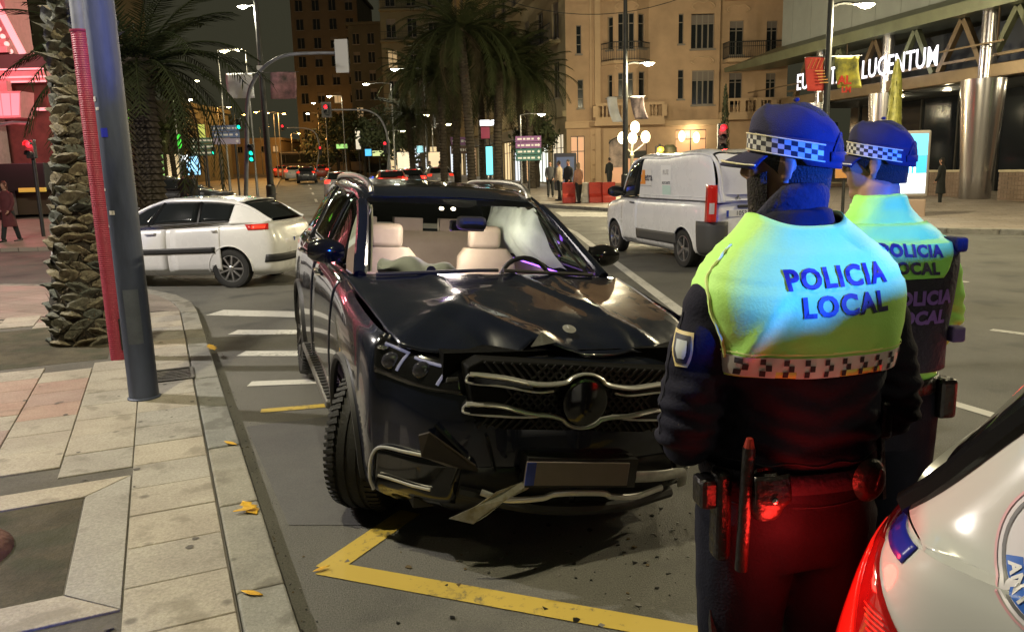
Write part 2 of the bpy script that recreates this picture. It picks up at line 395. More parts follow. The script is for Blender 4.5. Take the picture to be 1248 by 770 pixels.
# ---- near pavement: bed, slabs, kerb stones
KA = Vector((-.83, 2.71, 0)); KT = Vector((-.4038, .9149, 0)); KN = Vector((-.9149, -.4038, 0)); KROT = math.atan2(KT.y, KT.x)
def kp(s, w_, z=0.0): return KA + KT * s + KN * w_ + Vector((0, 0, z))
far_edge = [(-4.06, 10.0), (-4.42, 10.75), (-4.95, 11.5), (-5.7, 12.2), (-6.9, 12.8), (-8.6, 13.25), (-12, 13.9), (-18, 14.8), (-40, 18.5)]
outl = [kp(-3.5, .2), kp(7.9, .2)] + [Vector((x - .12, y - .14, 0)) for x, y in far_edge[1:]] + [Vector((-40, -6, 0)), Vector((-2, -6, 0))]
mb = MB(); k = len(outl)
mb.add([(p.x, p.y, .092) for p in outl] + [(p.x, p.y, -.02) for p in outl], [tuple(range(k))] + [(i, (i + 1) % k, k + (i + 1) % k, k + i) for i in range(k)])
pavement = tag(mb.build('pavement', pave_m), kind='structure')
def inpit(s, w_):
    return (.48 < s < 2.08 and w_ > .62 and w_ < 2.6) or (5.55 < s < 7.75 and .90 < w_ < 2.35)
def pix(P):
    v = P - Vector((0, 0, CAM_H)); d = v.dot(CF)
    return (624 + FPX * v.dot(CR) / d, 385 - FPX * v.dot(CU) / d) if d > .05 else (9e9, 9e9)
def slab_mesh(lx, ly, seed):
    rnd = random.Random(seed); x, y = lx / 2 - .003, ly / 2 - .003; b = .004; z = .010
    vv = [(-x, -y, -.03), (x, -y, -.03), (x, y, -.03), (-x, y, -.03), (-x, -y, z - b), (x, -y, z - b), (x, y, z - b), (-x, y, z - b)] + [(sx * (x - b), sy * (y - b), z) for sx, sy in ((-1, -1), (1, -1), (1, 1), (-1, 1))]
    ff = [(0, 1, 5, 4), (1, 2, 6, 5), (2, 3, 7, 6), (3, 0, 4, 7), (4, 5, 9, 8), (5, 6, 10, 9), (6, 7, 11, 10), (7, 4, 8, 11), (8, 9, 10, 11)]
    return MB().add(vv, ff).mesh('slab')
SLAB = {}
def slab(s, w_, ls, lw, m=slab_m):
    key = (round(ls, 3), round(lw, 3), m.name)
    if key not in SLAB: SLAB[key] = slab_mesh(ls, lw, 1); SLAB[key].materials.append(m)
    o = bpy.data.objects.new('slab', SLAB[key]); link(o, pavement)
    o.location = kp(s, w_, .092 + random.uniform(-.0018, .0018)); o.rotation_euler = (random.uniform(-.003, .003), random.uniform(-.003, .003), KROT)
nsl = 0
for r_ in range(-2, 24):                        # strip beside the kerb
    s = .06 + r_ * .395
    if s > 8.0: break
    slab(s, .415, .395, .42); nsl += 1
for c_ in range(0, 14):
    for r_ in range(-1, 22):
        s = .06 + r_ * .395 + (.19 if c_ % 2 else 0); w_ = .625 + .20 + c_ * .40
        if s > 8.6 or any(inpit(s + a, w_ + b) for a in (-.19, .19) for b in (-.19, .19)): continue
        px_ = pix(kp(s, w_, .1))
        if -40 < px_[0] < 400 and -10 < px_[1] < 800 and nsl < 299:
            slab(s, w_, .395, .40, slab_red if (c_ in (1, 2, 3, 4) and 3.0 < s < 5.6 and random.random() < .6) or random.random() < .08 else slab_m); nsl += 1
# border slabs and the earth of the two planting pits
def flat(poly, name, m, z0, z1, parent, bev=.004):
    k = len(poly); return MB().add([(p.x, p.y, z1) for p in poly] + [(p.x, p.y, z0) for p in poly], [tuple(range(k))] + [(i, (i + 1) % k, k + (i + 1) % k, k + i) for i in range(k)]).build(name, m, parent, bevel=bev)
for q in ([(.49, .63), (2.07, .63), (1.84, .85), (.72, .85)], [(2.075, .63), (2.075, 2.6), (1.845, 2.6), (1.845, .855)], [(.485, .63), (.715, .855), (.715, 2.6), (.485, 2.6)]):
    flat([kp(*p) for p in q], 'border_slab', slab_m, .06, .103, pavement)
tag(flat([kp(.72, .86), kp(1.84, .86), kp(1.84, 2.6), kp(.72, 2.6)], 'planting_pit_earth', earth_m, .05, .0945, None, 0), kind='structure')
tag(flat([kp(5.56, .92), kp(7.74, .92), kp(7.74, 2.33), kp(5.56, 2.33)], 'planting_pit_earth', earth_m, .05, .0945, None, 0), kind='structure')
# far part of the near pavement, where joints are too fine to pick apart
mb = MB(); pts = [kp(8.0, .2), Vector((-4.6, 10.6, 0))] + [Vector((x - .12, y - .14, 0)) for x, y in far_edge[2:8]] + [Vector((-22, 9, 0)), kp(8.6, 4.2), kp(8.2, 1.0)]
# a sub-sheet of the pavement
tag(mb.add([(p.x, p.y, .0995) for p in [kp(8.15, .2)] + pts[1:8] + [Vector((-30, 16.4, 0)), Vector((-30, 3, 0)), kp(5.9, 5.8), kp(8.0, 4.6), kp(8.6, 3.9), kp(8.7, 2), kp(8.3, .62)]], [tuple(range(15))]).build('pavement', pave_far), kind='structure')
# kerb: straight run then the corner
kerb = tag(empty('kerb'), kind='structure')
def kerb_stone(a, b, a2, b2, parent, z=0.1):
    a, b, a2, b2 = [Vector(p) for p in (a, b, a2, b2)]; t = (b - a).normalized() * .005
    q = [a + t, b - t, b2 - t, a2 + t]
    j = random.uniform(-.004, .003)
    MB().add([(p.x, p.y, gz(p.y) - .03) for p in q] + [(p.x, p.y, gz(p.y) + z + j) for p in q], [(0, 3, 2, 1), (4, 5, 6, 7), (0, 1, 5, 4), (1, 2, 6, 5), (2, 3, 7, 6), (3, 0, 4, 7)]).build('kerb_stone', kerb_m, parent, bevel=.012, bseg=2)
s = -2.5
while s < 7.6:
    L = .96 + random.uniform(-.02, .02)
    kerb_stone(kp(s, 0), kp(min(s + L, 7.95), 0), kp(s, .195), kp(min(s + L, 7.95), .195), kerb); s += L
pin = [kp(7.95, .195)] + [Vector((x - .19 if i < 4 else x - .08, y - .10 - .02 * i, 0)) for i, (x, y) in enumerate(far_edge[1:])]
pot = [kp(7.95, 0)] + [Vector((x, y, 0)) for x, y in far_edge[1:]]
for i in range(len(pot) - 1):
    n_ = max(1, int((pot[i + 1] - pot[i]).length / 1.0))
    for k in range(n_):
        kerb_stone(pot[i].lerp(pot[i + 1], k / n_), pot[i].lerp(pot[i + 1], (k + 1) / n_), pin[i].lerp(pin[i + 1], k / n_), pin[i].lerp(pin[i + 1], (k + 1) / n_), kerb)
# ---- drain cover in the pavement beside the blue pole
dr = empty('drain_cover', kp(4.50, .36, .103), KROT, 'grey metal drain cover set in the pavement beside the kerb', 'drain cover')
dm = mat('drain_metal', (.10, .095, .085), .55, .6, var=.3, vs=20, bump=.3)
b = MB(); b.bar((-.21, -.16, 0), (.21, -.16, 0), .03, .02); b.bar((-.21, .16, 0), (.21, .16, 0), .03, .02); b.bar((-.21, -.16, 0), (-.21, .16, 0), .03, .019); b.bar((.21, -.16, 0), (.21, .16, 0), .03, .019); b.build('frame', dm, dr)
for k in range(7): MB().box((-.165 + k * .055, 0, -.002), (.022, .29, .014)).build('slat', dm, dr)
MB().box((0, 0, -.008), (.40, .30, .004)).build('plate', mat('drain_dark', (.03, .03, .03), .8), dr)
# ---- fallen leaves
leafm = mat('yellow_leaf', (.72, .44, .02), .6, var=.3, vs=40, c2=(.5, .25, .01))
def leaf(p, rz, size, label, pts):
    def f(i, j):
        a = pts[int(i * (len(pts) - 1))]; x, w0 = a; return Vector((x * size, (j - .5) * 2 * w0 * size, .012 * size * 8 * (abs(j - .5) ** 2) + .006 + .02 * size * math.sin(x * 3)))
    o = MB().grid(f, len(pts) - 1, 4).build('fallen_leaf', leafm, None, solid=.0015, smooth=True); o.location = p; o.rotation_euler = (random.uniform(-.1, .1), random.uniform(-.1, .1), rz)
    return tag(o, label, 'leaf', 'yellow leaves on the kerb')
lob = [(-.5, .03), (-.35, .10), (-.22, .22), (-.1, .11), (.0, .26), (.14, .12), (.26, .20), (.38, .08), (.5, .01)]
sl = [(-.5, .02), (-.3, .1), (0, .16), (.25, .11), (.5, .01)]
leaf(gp(304, 620, .102), 2.3, .17, 'largest yellow lobed leaf on the kerb stone, torn and flat', lob)
leaf(gp(299, 622, .108), .4, .12, 'narrow yellow leaf overlapping the largest leaf on the kerb', sl)
leaf(gp(307, 724, .102), 2.9, .10, 'small folded yellow leaf nearest to the camera on the kerb', sl)
leaf(gp(281, 541, .102), 2.6, .12, 'thin curled yellow leaf on the kerb beyond the largest leaf', sl)
leaf(gp(258, 424, .102), 2.2, .20, 'farthest pale yellow leaf on the kerb level with the drain cover', lob)
leaf(gp(392, 694, .008), .5, .08, 'tiny yellow leaf scrap lying on the asphalt by the yellow line', sl)
# ---- rounded brown thing in the near pit
o = MB().lathe([(.0, .10), (.20, .095), (.30, .07), (.34, .03), (.35, -.05)][::-1], 28, cap=False).build('tree_stump', mat('stump_bark', (.13, .055, .03), .8, var=.5, vs=9, bump=.6, bs=25), None, smooth=True)
o.location = at(-92, 668, 3.35); o.location.z = .08; tag(o, 'low reddish brown stump in the earth of the near planting pit', 'stump')

# ---- grit and broken plastic from the crash, too fine to count
rd_ = random.Random(12); mb = MB()
def shard(p, s_, z):
    a = rd_.random() * 6.28; k = rd_.randint(3, 5); tilt = Vector((rd_.uniform(-.3, .3), rd_.uniform(-.3, .3), 1)).normalized(); u = tilt.orthogonal().normalized(); v = tilt.cross(u)
    q = [p + (u * math.cos(a + 6.283 * i / k) * rd_.uniform(.4, 1) + v * math.sin(a + 6.283 * i / k) * rd_.uniform(.4, 1)) * s_ + Vector((0, 0, z + s_ * .3)) for i in range(k)]
    mb.add(q + [x - tilt * .003 for x in q], [tuple(range(k)), tuple(range(k, 2 * k))[::-1]] + [(i, (i + 1) % k, k + (i + 1) % k, k + i) for i in range(k)], rd_.choice((0, 0, 0, 1, 2)))
for _ in range(150):
    c_ = Vector((rd_.gauss(.35, .6), rd_.gauss(3.45, .35), 0)); shard(c_, rd_.choice((.004, .006, .009, .013, .02)), 0.001)
for _ in range(260):
    s_ = rd_.uniform(-1, 7); c_ = kp(s_, -abs(rd_.gauss(0, .05)) - .01); shard(c_, rd_.choice((.003, .005, .008)), 0.001)
tag(mb.build('road_debris', [mat('debris_black', (.012, .012, .012), .35), mat('debris_grey', (.18, .17, .16), .5), mat('debris_leaf', (.10, .07, .03), .8)], fix=False), 'small broken plastic shards and grit on the asphalt before the SUV', 'debris', kind='stuff')
gum = MB()
for _ in range(120):
    s_, w_ = rd_.uniform(0, 7.5), rd_.uniform(.22, 3.2)
    if inpit(s_, w_): continue
    c_ = kp(s_, w_, .1045); r_ = rd_.uniform(.008, .022); gum.add([c_ + Vector((r_ * math.cos(6.283 * k / 9) * rd_.uniform(.7, 1.2), r_ * math.sin(6.283 * k / 9) * rd_.uniform(.7, 1.1), 0)) for k in range(9)], [tuple(range(9))])
tag(gum.build('gum_spots', mat('old_gum', (.10, .09, .08), .8), fix=False), 'dark flattened gum spots scattered over the paving slabs', 'gum', kind='stuff')

# ================================================================== far pavements
def sheet(name, rows, m, z=.10):
    mb = MB(); vv = []
    for y, xa, xb in rows: vv += [(xa, y, gz(y) + z), (xb, y, gz(y) + z), (xa, y, gz(y) - .05), (xb, y, gz(y) - .05)]
    ff = []
    for i in range(len(rows) - 1):
        a = i * 4; c = a + 4; ff += [(a, a + 1, c + 1, c), (a, c, c + 2, a + 2), (a + 1, a + 3, c + 3, c + 1)]
    ff.append((0, 2, 3, 1)); mb.add(vv, ff); return tag(mb.build(name, m), kind='structure')
sheet('pavement', [(20.5, -60, -8.2), (21.5, -60, -7.4), (24, -60, -8.0), (35, -60, -10.9), (60, -70, -17.5), (110, -110, -31), (220, -200, -62)], pave_far)
sheet('pavement', [(15.8, 19, 60), (17.6, 12.2, 60), (19.5, 9.6, 60), (22, 7.9, 60), (29, 4.0, 60), (33, 1.2, 60), (50, -3.8, 60), (110, -19.5, 40), (220, -48, 20)], pave_far)
hk = tag(empty('kerb'), kind='structure')
rr = [(20.5, 14.6), (17.4, 15.95), (14.6, 16.9), (12.2, 17.6), (9.6, 19.5), (7.9, 22), (6, 25.4), (4.0, 29), (1.2, 33)]
for (xa, ya), (xb, yb) in zip(rr, rr[1:]):
    a = Vector((xa, ya, 0)); b = Vector((xb, yb, 0)); n_ = max(1, round((b - a).length / 1.0)); off = (b - a).normalized().cross(Vector((0, 0, 1))) * .18
    for k in range(n_):
        p, q = a.lerp(b, k / n_), a.lerp(b, (k + 1) / n_); kerb_stone(p - off * .4, q - off * .4, p + off, q + off, hk, .125)
# ================================================================== street furniture
steel = mat('galvanised_steel', (.22, .22, .215), .45, .7, var=.2, vs=8)
dark_steel = mat('dark_steel', (.035, .037, .035), .5, .4, var=.3, vs=6)
blue_steel = mat('blue_grey_paint', (.065, .08, .135), .55, .1, var=.5, vs=3.5, bump=.15, bs=30, rvar=.12, stretch=(1, 1, .25))
grey_paint = mat('grey_pole_paint', (.20, .21, .23), .5, .1, var=.25, vs=5)
warm = (1.0, .86, .54); white_l = (1.0, .92, .70); sodium = (1.0, .50, .12)

# ---- the two poles on the near pavement
P0 = gp(176, 484, .1)
t = empty('street_pole', (P0.x, P0.y, .10), 0, 'thick blue-grey steel pole standing in the foreground pavement', 'pole')
MB().tube([(0, 0, 0), (0, 0, 1.2), (0, 0, 3.5), (0, 0, 8.5)], [.110, .107, .103, .092], 32).build('shaft', blue_steel, t, smooth=True)
MB().lathe([(.122, 0), (.122, .010), (.112, .016)], 32).build('base_ring', blue_steel, t, smooth=True, angle=30)
dmb = MB()
for k in range(9):
    def f(i, j, k=k): a = -1.75 + i * 1.0; return Vector((math.cos(a) * .1105, math.sin(a) * .1105, .45 + j * .42))
MB().grid(f, 8, 2).build('access_door', mat('blue_grey_paint2', (.10, .115, .15), .45, .1, var=.3), t, solid=.004)
stk = mat('sticker_white', (.55, .52, .5), .6, var=.5, vs=60)
for a, z, w_, h in ((-2.35, 2.27, .05, .035), (-2.15, 2.20, .05, .022), (-2.4, 1.62, .03, .02), (-1.9, 1.45, .06, .03), (-2.5, 1.35, .03, .02)):
    def f(i, j): b = a + (i - .5) * w_ / .13; return Vector((math.cos(b) * .108, math.sin(b) * .108, z + (j - .5) * h))
    MB().grid(f, 4, 1).build('sticker', stk, t)
def f(i, j): b = -1.75 + (i - .5) * .5; return Vector((math.cos(b) * .108, math.sin(b) * .108, 2.03 + (j - .5) * .065))
MB().grid(f, 6, 1).build('sticker', mat('sticker_blue', (.03, .04, .5), .4), t)
P1 = gp(147, 437, .1)
t = empty('conduit_pole', (P1.x, P1.y, .10), 0, 'slim grey pole wrapped in ribbed red conduit behind the blue-grey pole', 'pole')
MB().tube([(0, 0, 0), (0, 0, 7)], [.072, .066], 24).build('shaft', grey_paint, t, smooth=True)
prof = []
z = 0.0
while z < 2.98: prof += [(.0835, z), (.087, z + .004), (.087, z + .010), (.0835, z + .014)]; z += .019
MB().lathe(prof + [(.092, z), (.092, z + .02)], 24, cap=False).build('ribbed_conduit', mat('red_conduit', (.34, .035, .07), .5, var=.2, vs=10), t, smooth=True, angle=60)
MB().box((.085, -.06, .25), (.05, .05, .3)).build('junction_box', dark_steel, t, bevel=.006)

# ---- palms
frond_spec = .15
bark = mat('palm_bark', (.085, .07, .052), .95, var=.55, vs=7, bump=.9, bs=35, c2=(.035, .03, .022), spec=.1)
stub_m = surf_mat('palm_leaf_base', (.11, .095, .075), (.25, .22, .175), .95, 16, 90, .9, 45, rnd=.45, stain=(11, .5, (.06, .05, .04), .8))
stub_d = mat('palm_gap', (.035, .03, .024), .95, var=.4, vs=20, bump=.8, bs=40)
frond_m = mat('palm_frond', (.018, .026, .010), .8, spec=.08, var=.6, vs=3, c2=(.036, .040, .015))
frond_dry = mat('palm_frond_dry', (.045, .036, .02), .9, var=.5, vs=4, spec=.1)
P = gp(97, 414, .1); P.x += .09
big = empty('palm_tree', (P.x, P.y, .09), 0, 'thick date palm trunk with old leaf bases in the foreground pavement', 'palm tree')
def trunk_r(z): return .34 + .05 * math.exp(-((z - .25) / .35) ** 2) - .018 * z + .015 * math.sin(z * 2.1)
lean = lambda z: (.085 * z, 0.02 * z)
mb = MB(); prof = []
def f(i, j):
    z = -.05 + i * 9.0; a = j * 2 * math.pi; r = (trunk_r(min(z, 5)) - .035) * (1 + .03 * math.sin(a * 5 + z * 3)); lx, ly = lean(z); return Vector((lx + r * math.cos(a), ly + r * math.sin(a), z))
mb.grid(f, 60, 20).build('trunk', stub_d, big, smooth=True)
def stub(variant):
    rnd = random.Random(variant); w_ = .125; h = .062; up_ = variant >= 6; out = .030 + .012 * (variant % 3) + (.05 if up_ else 0)
    ring = [(-1.0, .05), (-.62, .62), (-.1, 1.0), (.35, .85), (.75, .45), (1.0, -.05), (.55, -.62), (0, -1.0), (-.55, -.55)]; ring = [(x * w_ * (1 - .18 * rnd.random()), z * h * (1 - .22 * rnd.random())) for x, z in ring]; n = len(ring)
    vs = [Vector((x * 1.05, -.012, z * 1.05)) for x, z in ring]
    vs += [Vector((x * .88, out * (.35 + .65 * max(0, z / h)), z * .86 + (.02 if up_ else .004))) for x, z in ring]
    vs += [Vector((x * .55, out * (.62 + .75 * (z / h)) , z * .55 + (.045 if up_ else .012) + rnd.uniform(-.004, .004))) for x, z in ring]
    ff = [(k, (k + 1) % n, n + (k + 1) % n, n + k) for k in range(n)] + [(n + k, n + (k + 1) % n, 2 * n + (k + 1) % n, 2 * n + k) for k in range(n)] + [tuple(2 * n + k for k in range(n))]
    me = MB().add(vs, ff).mesh('leaf_base'); me.materials.append(stub_m); me.shade_smooth(); me.set_sharp_from_angle(angle=R(25)); return me
SV = [stub(k) for k in range(9)]
cnt = 0
for r_ in range(40):
    z = .04 + r_ * .098
    for k in range(10):
        if cnt >= 300: break
        a = 2 * math.pi * (k + (r_ % 2) * .5) / 10 + .12 * random.uniform(-1, 1)
        cam_a = math.atan2(-P.y, -P.x)
        if math.cos(a - cam_a) < -.12: continue
        zz = z + random.uniform(-.022, .022); rr_ = trunk_r(zz) - .032; lx, ly = lean(zz)
        o = bpy.data.objects.new('leaf_base', SV[random.choice((0, 1, 2, 3, 4, 5)) if zz < 2.7 else random.choice((6, 7, 8, 5))]); link(o, big); cnt += 1
        o.location = (lx + rr_ * math.cos(a), ly + rr_ * math.sin(a), zz); s_ = random.uniform(.85, 1.2)
        o.rotation_euler = (random.uniform(-.25, .3), random.uniform(-.38, .38), a - math.pi / 2 + random.uniform(-.2, .2)); o.scale = (s_ * random.uniform(.85, 1.25), random.uniform(.6, 1.7), s_ * random.uniform(.8, 1.3))
fib = MB(); rf = random.Random(21)                    # ragged fibres between the leaf bases
for _ in range(1600):
    z = rf.uniform(0, 4.2); a = math.atan2(-P.y, -P.x) + rf.gauss(0, 1.0); r_ = trunk_r(z) - .02; lx, ly = lean(z); q = Vector((lx + r_ * math.cos(a), ly + r_ * math.sin(a), z)); o_ = Vector((math.cos(a), math.sin(a), 0)); tn = Vector((-math.sin(a), math.cos(a), 0)) * rf.uniform(.004, .012)
    e = q + o_ * rf.uniform(.01, .055) + Vector((0, 0, rf.uniform(-.04, .09))) + tn * rf.uniform(-4, 4); fib.add([q - tn, q + tn, e], [(0, 1, 2)])
tag(fib.build('fibre', mat('palm_fibre', (.13, .105, .075), .95, var=.5, vs=9), big, fix=False), kind='stuff')
def frond_mesh(name, L, droop, n=34, wl=.42, seed=0, m=frond_m):
    rnd = random.Random(seed); mb = MB(); path = []
    for k in range(n + 1):
        t = k / n; path.append(Vector((L * (t - droop * .22 * t ** 3), 0, L * (.34 * t - droop * .78 * t * t))))
    mb.tube(path, [.022 * (1 - .8 * k / n) + .004 for k in range(n + 1)], 4)
    for k in range(3, n):
        t = k / n; p = path[k]; d = (path[k + 1] - path[k]).normalized()
        ln = wl * (1 - .75 * abs(t - .42) ** 1.3) * (.75 + .5 * rnd.random())
        for sd in (-1, 1):
            dirv = (d * (.75 + .2 * rnd.random()) + Vector((0, sd * (.8 + .2 * rnd.random()), .18 * rnd.random() - .22))).normalized()
            w_ = d * .020; q = p + dirv * ln * .55 + Vector((0, 0, -.02)); e = p + dirv * ln + Vector((0, 0, -.10 * ln))
            mb.add([p - w_, p + w_, q + w_ * .9, q - w_ * .9, e], [(0, 1, 2, 3), (3, 2, 4)])
    me = mb.mesh(name); me.materials.append(m); return me
FR = [frond_mesh('frond', 2.7, .55 + .25 * k, seed=k) for k in range(4)] + [frond_mesh('frond', 2.3, 1.75, seed=9, m=frond_dry)]
def crown_specs(n, seed):
    rnd = random.Random(seed); out = []
    for k in range(n):
        t = k / n; el = R(78 - 125 * t + rnd.uniform(-8, 8)); az = k * 2.39996 + rnd.uniform(-.2, .2)
        v = min(3, int(t * 4)) if t < .9 else 4
        out.append((v, az, el, rnd.uniform(.85, 1.1)))
    return out
def crown_mesh(n, seed, name='crown'):
    V, F, Mi = [], [], []
    for v, az, el, s_ in crown_specs(n, seed):
        me = FR[v]; rot = Matrix.Rotation(az, 3, 'Z') @ Matrix.Rotation(-el * .55, 3, 'Y'); o = len(V)
        V += [tuple(rot @ x.co * s_) for x in me.vertices]; F += [tuple(o + i for i in p.vertices) for p in me.polygons]; Mi += [1 if v == 4 else 0] * len(me.polygons)
    me = bpy.data.meshes.new(name); me.from_pydata(V, [], F); me.materials.append(frond_m); me.materials.append(frond_dry); me.polygons.foreach_set('material_index', Mi); return me
CM = [crown_mesh(54, k) for k in range(3)]
o = bpy.data.objects.new('crown', CM[0]); link(o, big); o.location = (-.5, .2, 9.0); o.scale = (1.25,) * 3
trunk_meshes = {}
def palm_trunk(h, r):
    mb = MB(); prof = [(r * 1.35, 0), (r * 1.1, .25)]
    z = .3
    while z < h: prof += [(r * 1.10, z), (r * .9, z + .13)]; z += .17
    prof += [(r * 1.3, h - .2), (r * 1.5, h + .1), (r * .6, h + .5)]
    return mb.lathe(prof, 12)
def palm(x, Y, h, r, s_, label, group=None, fronds=False, seed=0, lean_=(0, 0)):
    p = base(x, Y); t = empty('palm_tree', (p.x, p.y, p.z + .08), 0, label, 'palm tree', group)
    mb = palm_trunk(h, r); mb.v = [(a + lean_[0] * (c / h) ** 2, b + lean_[1] * (c / h) ** 2, c) for a, b, c in mb.v]
    mb.build('trunk', bark, t, smooth=True, angle=35)
    if fronds:
        for v, az, el, q in crown_specs(60, seed):
            o = bpy.data.objects.new('frond', FR[v]); link(o, t); o.location = (lean_[0], lean_[1], h); o.rotation_euler = (Matrix.Rotation(az, 3, 'Z') @ Matrix.Rotation(-el * .55, 3, 'Y')).to_euler(); o.scale = (s_ * q,) * 3
    else:
        o = bpy.data.objects.new('crown', CM[seed % 3]); link(o, t); o.location = (lean_[0], lean_[1], h); o.rotation_euler = (0, 0, seed * 1.3); o.scale = (s_,) * 3
    return t
palm(192, 21.5, 4.5, .36, 1.35, 'dry leafed palm tree with sweeping fronds behind the white hatchback', fronds=True, seed=5)
g_ = 'palm trees along the avenue'
for k, (x, Y, h, r, s_, lb) in enumerate([
    (508, 52, 4.6, .2, 1.0, 'small pale lit palm leftmost of the right hand row'),
    (545, 47, 6.6, .22, 1.35, 'second dark palm of the row beside the lit shops'),
    (578, 43, 8.4, .24, 1.55, 'tallest dark palm in the middle of the avenue row'),
    (609, 46, 7.0, .24, 1.4, 'dark palm right of the tall one before the cyan panel'),
    (650, 48, 6.4, .22, 1.3, 'dark palm next to the purple and green direction sign'),
    (612, 62, 9.6, .24, 1.6, 'far tall palm whose crown rises behind the row'),
    (540, 72, 9.8, .24, 1.7, 'distant tall palm with dark crown before the olive building'),
    (640, 56, 8.2, .24, 1.7, 'tall dark palm crowding the corner building wing'), (560, 50, 7.4, .24, 1.6, 'broad dark palm between the shop row lamps'), (592, 54, 9.2, .24, 1.7, 'high dark palm crown above the white lit strip'), (520, 62, 8.0, .22, 1.5, 'dark palm behind the small pale palm'),
    (450, 84, 4.8, .2, 1.25, 'distant low palm behind the red traffic light arm'),
    (432, 100, 6.0, .22, 1.5, 'farthest palm right of the avenue, dark round crown'),
    (222, 62, 4.3, .2, 1.2, 'distant palm lit yellow green left of the white banner'),
    (238, 84, 6.0, .2, 1.3, 'distant dark palm behind the blue road sign')]):
    palm(x, Y, h, r, s_, lb, g_, seed=k, lean_=(random.uniform(-.4, .4), 0))
# ---- leafy trees far up the avenue
leaf_dark = mat('tree_leaf', (.025, .038, .014), .7, var=.6, vs=1.5, c2=(.05, .055, .02))
def leafy(x, Y, h, rx, rz_, label, n=1500, seed=0, trunk=2.5):
    rnd = random.Random(seed); p = base(x, Y); t = empty('street_tree', (p.x, p.y, p.z), 0, label, 'tree', 'leafy trees up the avenue')
    mb = MB(); mb.tube([(0, 0, 0), (.1, 0, trunk * .6), (0, .1, h - rz_)], [.22, .18, .1], 7)
    for k in range(6):
        a = k * 1.05; mb.tube([(0, 0, trunk * .8), (rx * .5 * math.cos(a), rx * .5 * math.sin(a), h - rz_ * .4)], [.09, .03], 5)
    mb.build('trunk', bark, t)
    c = MB(); cl = [(rnd.gauss(0, .45) * rx, rnd.gauss(0, .45) * rx, h - rz_ + rnd.gauss(0, .42) * rz_) for _ in range(26)]
    for _ in range(n):
        q = Vector(rnd.choice(cl)) + Vector((rnd.gauss(0, 1), rnd.gauss(0, 1), rnd.gauss(0, .8))) * rx * .2
        u = Vector((rnd.gauss(0, 1), rnd.gauss(0, 1), rnd.gauss(0, 1))).normalized() * .2; v = u.orthogonal().normalized() * .11
        c.add([q - u, q + v, q + u, q - v], [(0, 1, 2, 3)])
    c.build('crown', leaf_dark, t, fix=False)
leafy(418, 92, 7.5, 3.4, 3.2, 'dark round leafy tree under the orange lamps up the avenue', 2200, 3)
leafy(478, 70, 6.5, 2.6, 2.6, 'bushy dark tree behind the arched traffic light', 1800, 4)
leafy(655, 50, 3.9, 1.4, 1.0, 'small bright green tree beneath the purple direction sign', 1200, 6, 1.2)
leafy(260, 100, 9, 4, 4, 'dark leafy tree behind the white banner', 1800, 7)
leafy(120, 60, 12, 4.5, 5, 'tall dark tree behind the blue-grey pole', 2200, 8)

# ---- street lamps
lampglass = glow('lamp_glow_warm', (1.0, .86, .50), 60.0); lampglass_s = glow('lamp_glow_sodium', (1.0, .55, .14), 45.0); lampglass_w = glow('lamp_glow_white', (1.0, .93, .70), 60.0)
def lamp_head(t, p, d, s_=1.0, m=lampglass):
    d = Vector(d).normalized(); x = Vector((0, 0, 1)).cross(d); q = Vector(p)
    mb = MB()
    def f(i, j):
        a = j * 2 * math.pi; k = i; r = .5 * math.sin(math.pi * min(max(k, .02), .98)) ** .6
        return q + d * (.62 * s_ * k - .05) + x * (.34 * s_ * r * math.cos(a)) + Vector((0, 0, max(0, .20 * s_ * r * math.sin(a))))
    h = mb.grid(f, 10, 12).build('lamp_head', grey_paint, t, smooth=True)
    mb = MB()
    def f2(i, j):
        a = j * 2 * math.pi; return q + d * (.31 * s_ + .25 * s_ * i * math.cos(a)) + x * (.14 * s_ * i * math.sin(a)) + Vector((0, 0, -.11 * s_ * (1 - i * i) - .004))
    MB().grid(f2, 4, 14).build('lamp_glass', m, h, smooth=True)
    return q + d * .31 * s_ + Vector((0, 0, -.2))
def street_lamp(x, y, Yd, hl, side, label, arm=1.0, e=0.0, m=lampglass, c=warm, s_=1.0, group='street lamps', top=0.0, pr=.07, xy=None, armdir=None):
    """lamp head seen at photo (x, y) at depth Yd; the pole stands `arm` to one side"""
    if xy is None:
        p = at(x, y, Yd); gx, gy, hl = p.x, p.y, p.z - gz(Yd)
    else: gx, gy = xy
    d = Vector(armdir) if armdir else Vector((side, 0, 0)); d.normalize()
    bx, by = gx - d.x * (arm + .3 * s_), gy - d.y * (arm + .3 * s_); bz = gz(by)
    t = empty('street_lamp', (bx, by, bz), 0, label, 'street lamp', group); H_ = hl
    MB().tube([(0, 0, 0), (0, 0, 1.2), (0, 0, 1.25), (0, 0, H_ + top)], [pr * 1.5, pr * 1.4, pr, pr * .6], 12).build('pole', dark_steel if top else steel, t, smooth=True)
    MB().lathe([(pr * 2.4, 0), (pr * 2.4, .05), (pr * 1.6, .12)], 12).build('base', dark_steel, t)
    if arm > .05: MB().tube(spline([(0, 0, H_ + .0), (d.x * arm * .5, d.y * arm * .5, H_ + .08), (d.x * arm, d.y * arm, H_ + .05)], 6), pr * .4, 8).build('arm', dark_steel if top else steel, t, smooth=True)
    lp = lamp_head(t, (d.x * arm, d.y * arm, H_ + .03), d, s_, m)
    if e: light('lamp_light', lp, c, e, .12, t)
    return t
L1 = street_lamp(1055, 7, 21.5, 6, 1, 'lit street lamp carrying red and yellow banners by the hotel', .62, 1500, top=2.6, pr=.10, s_=.95)
L2 = street_lamp(790, 78, 33, 6, 1, 'lit street lamp with slanted banners before the corner building', .62, 2600, top=3.6, pr=.12, s_=1.0)
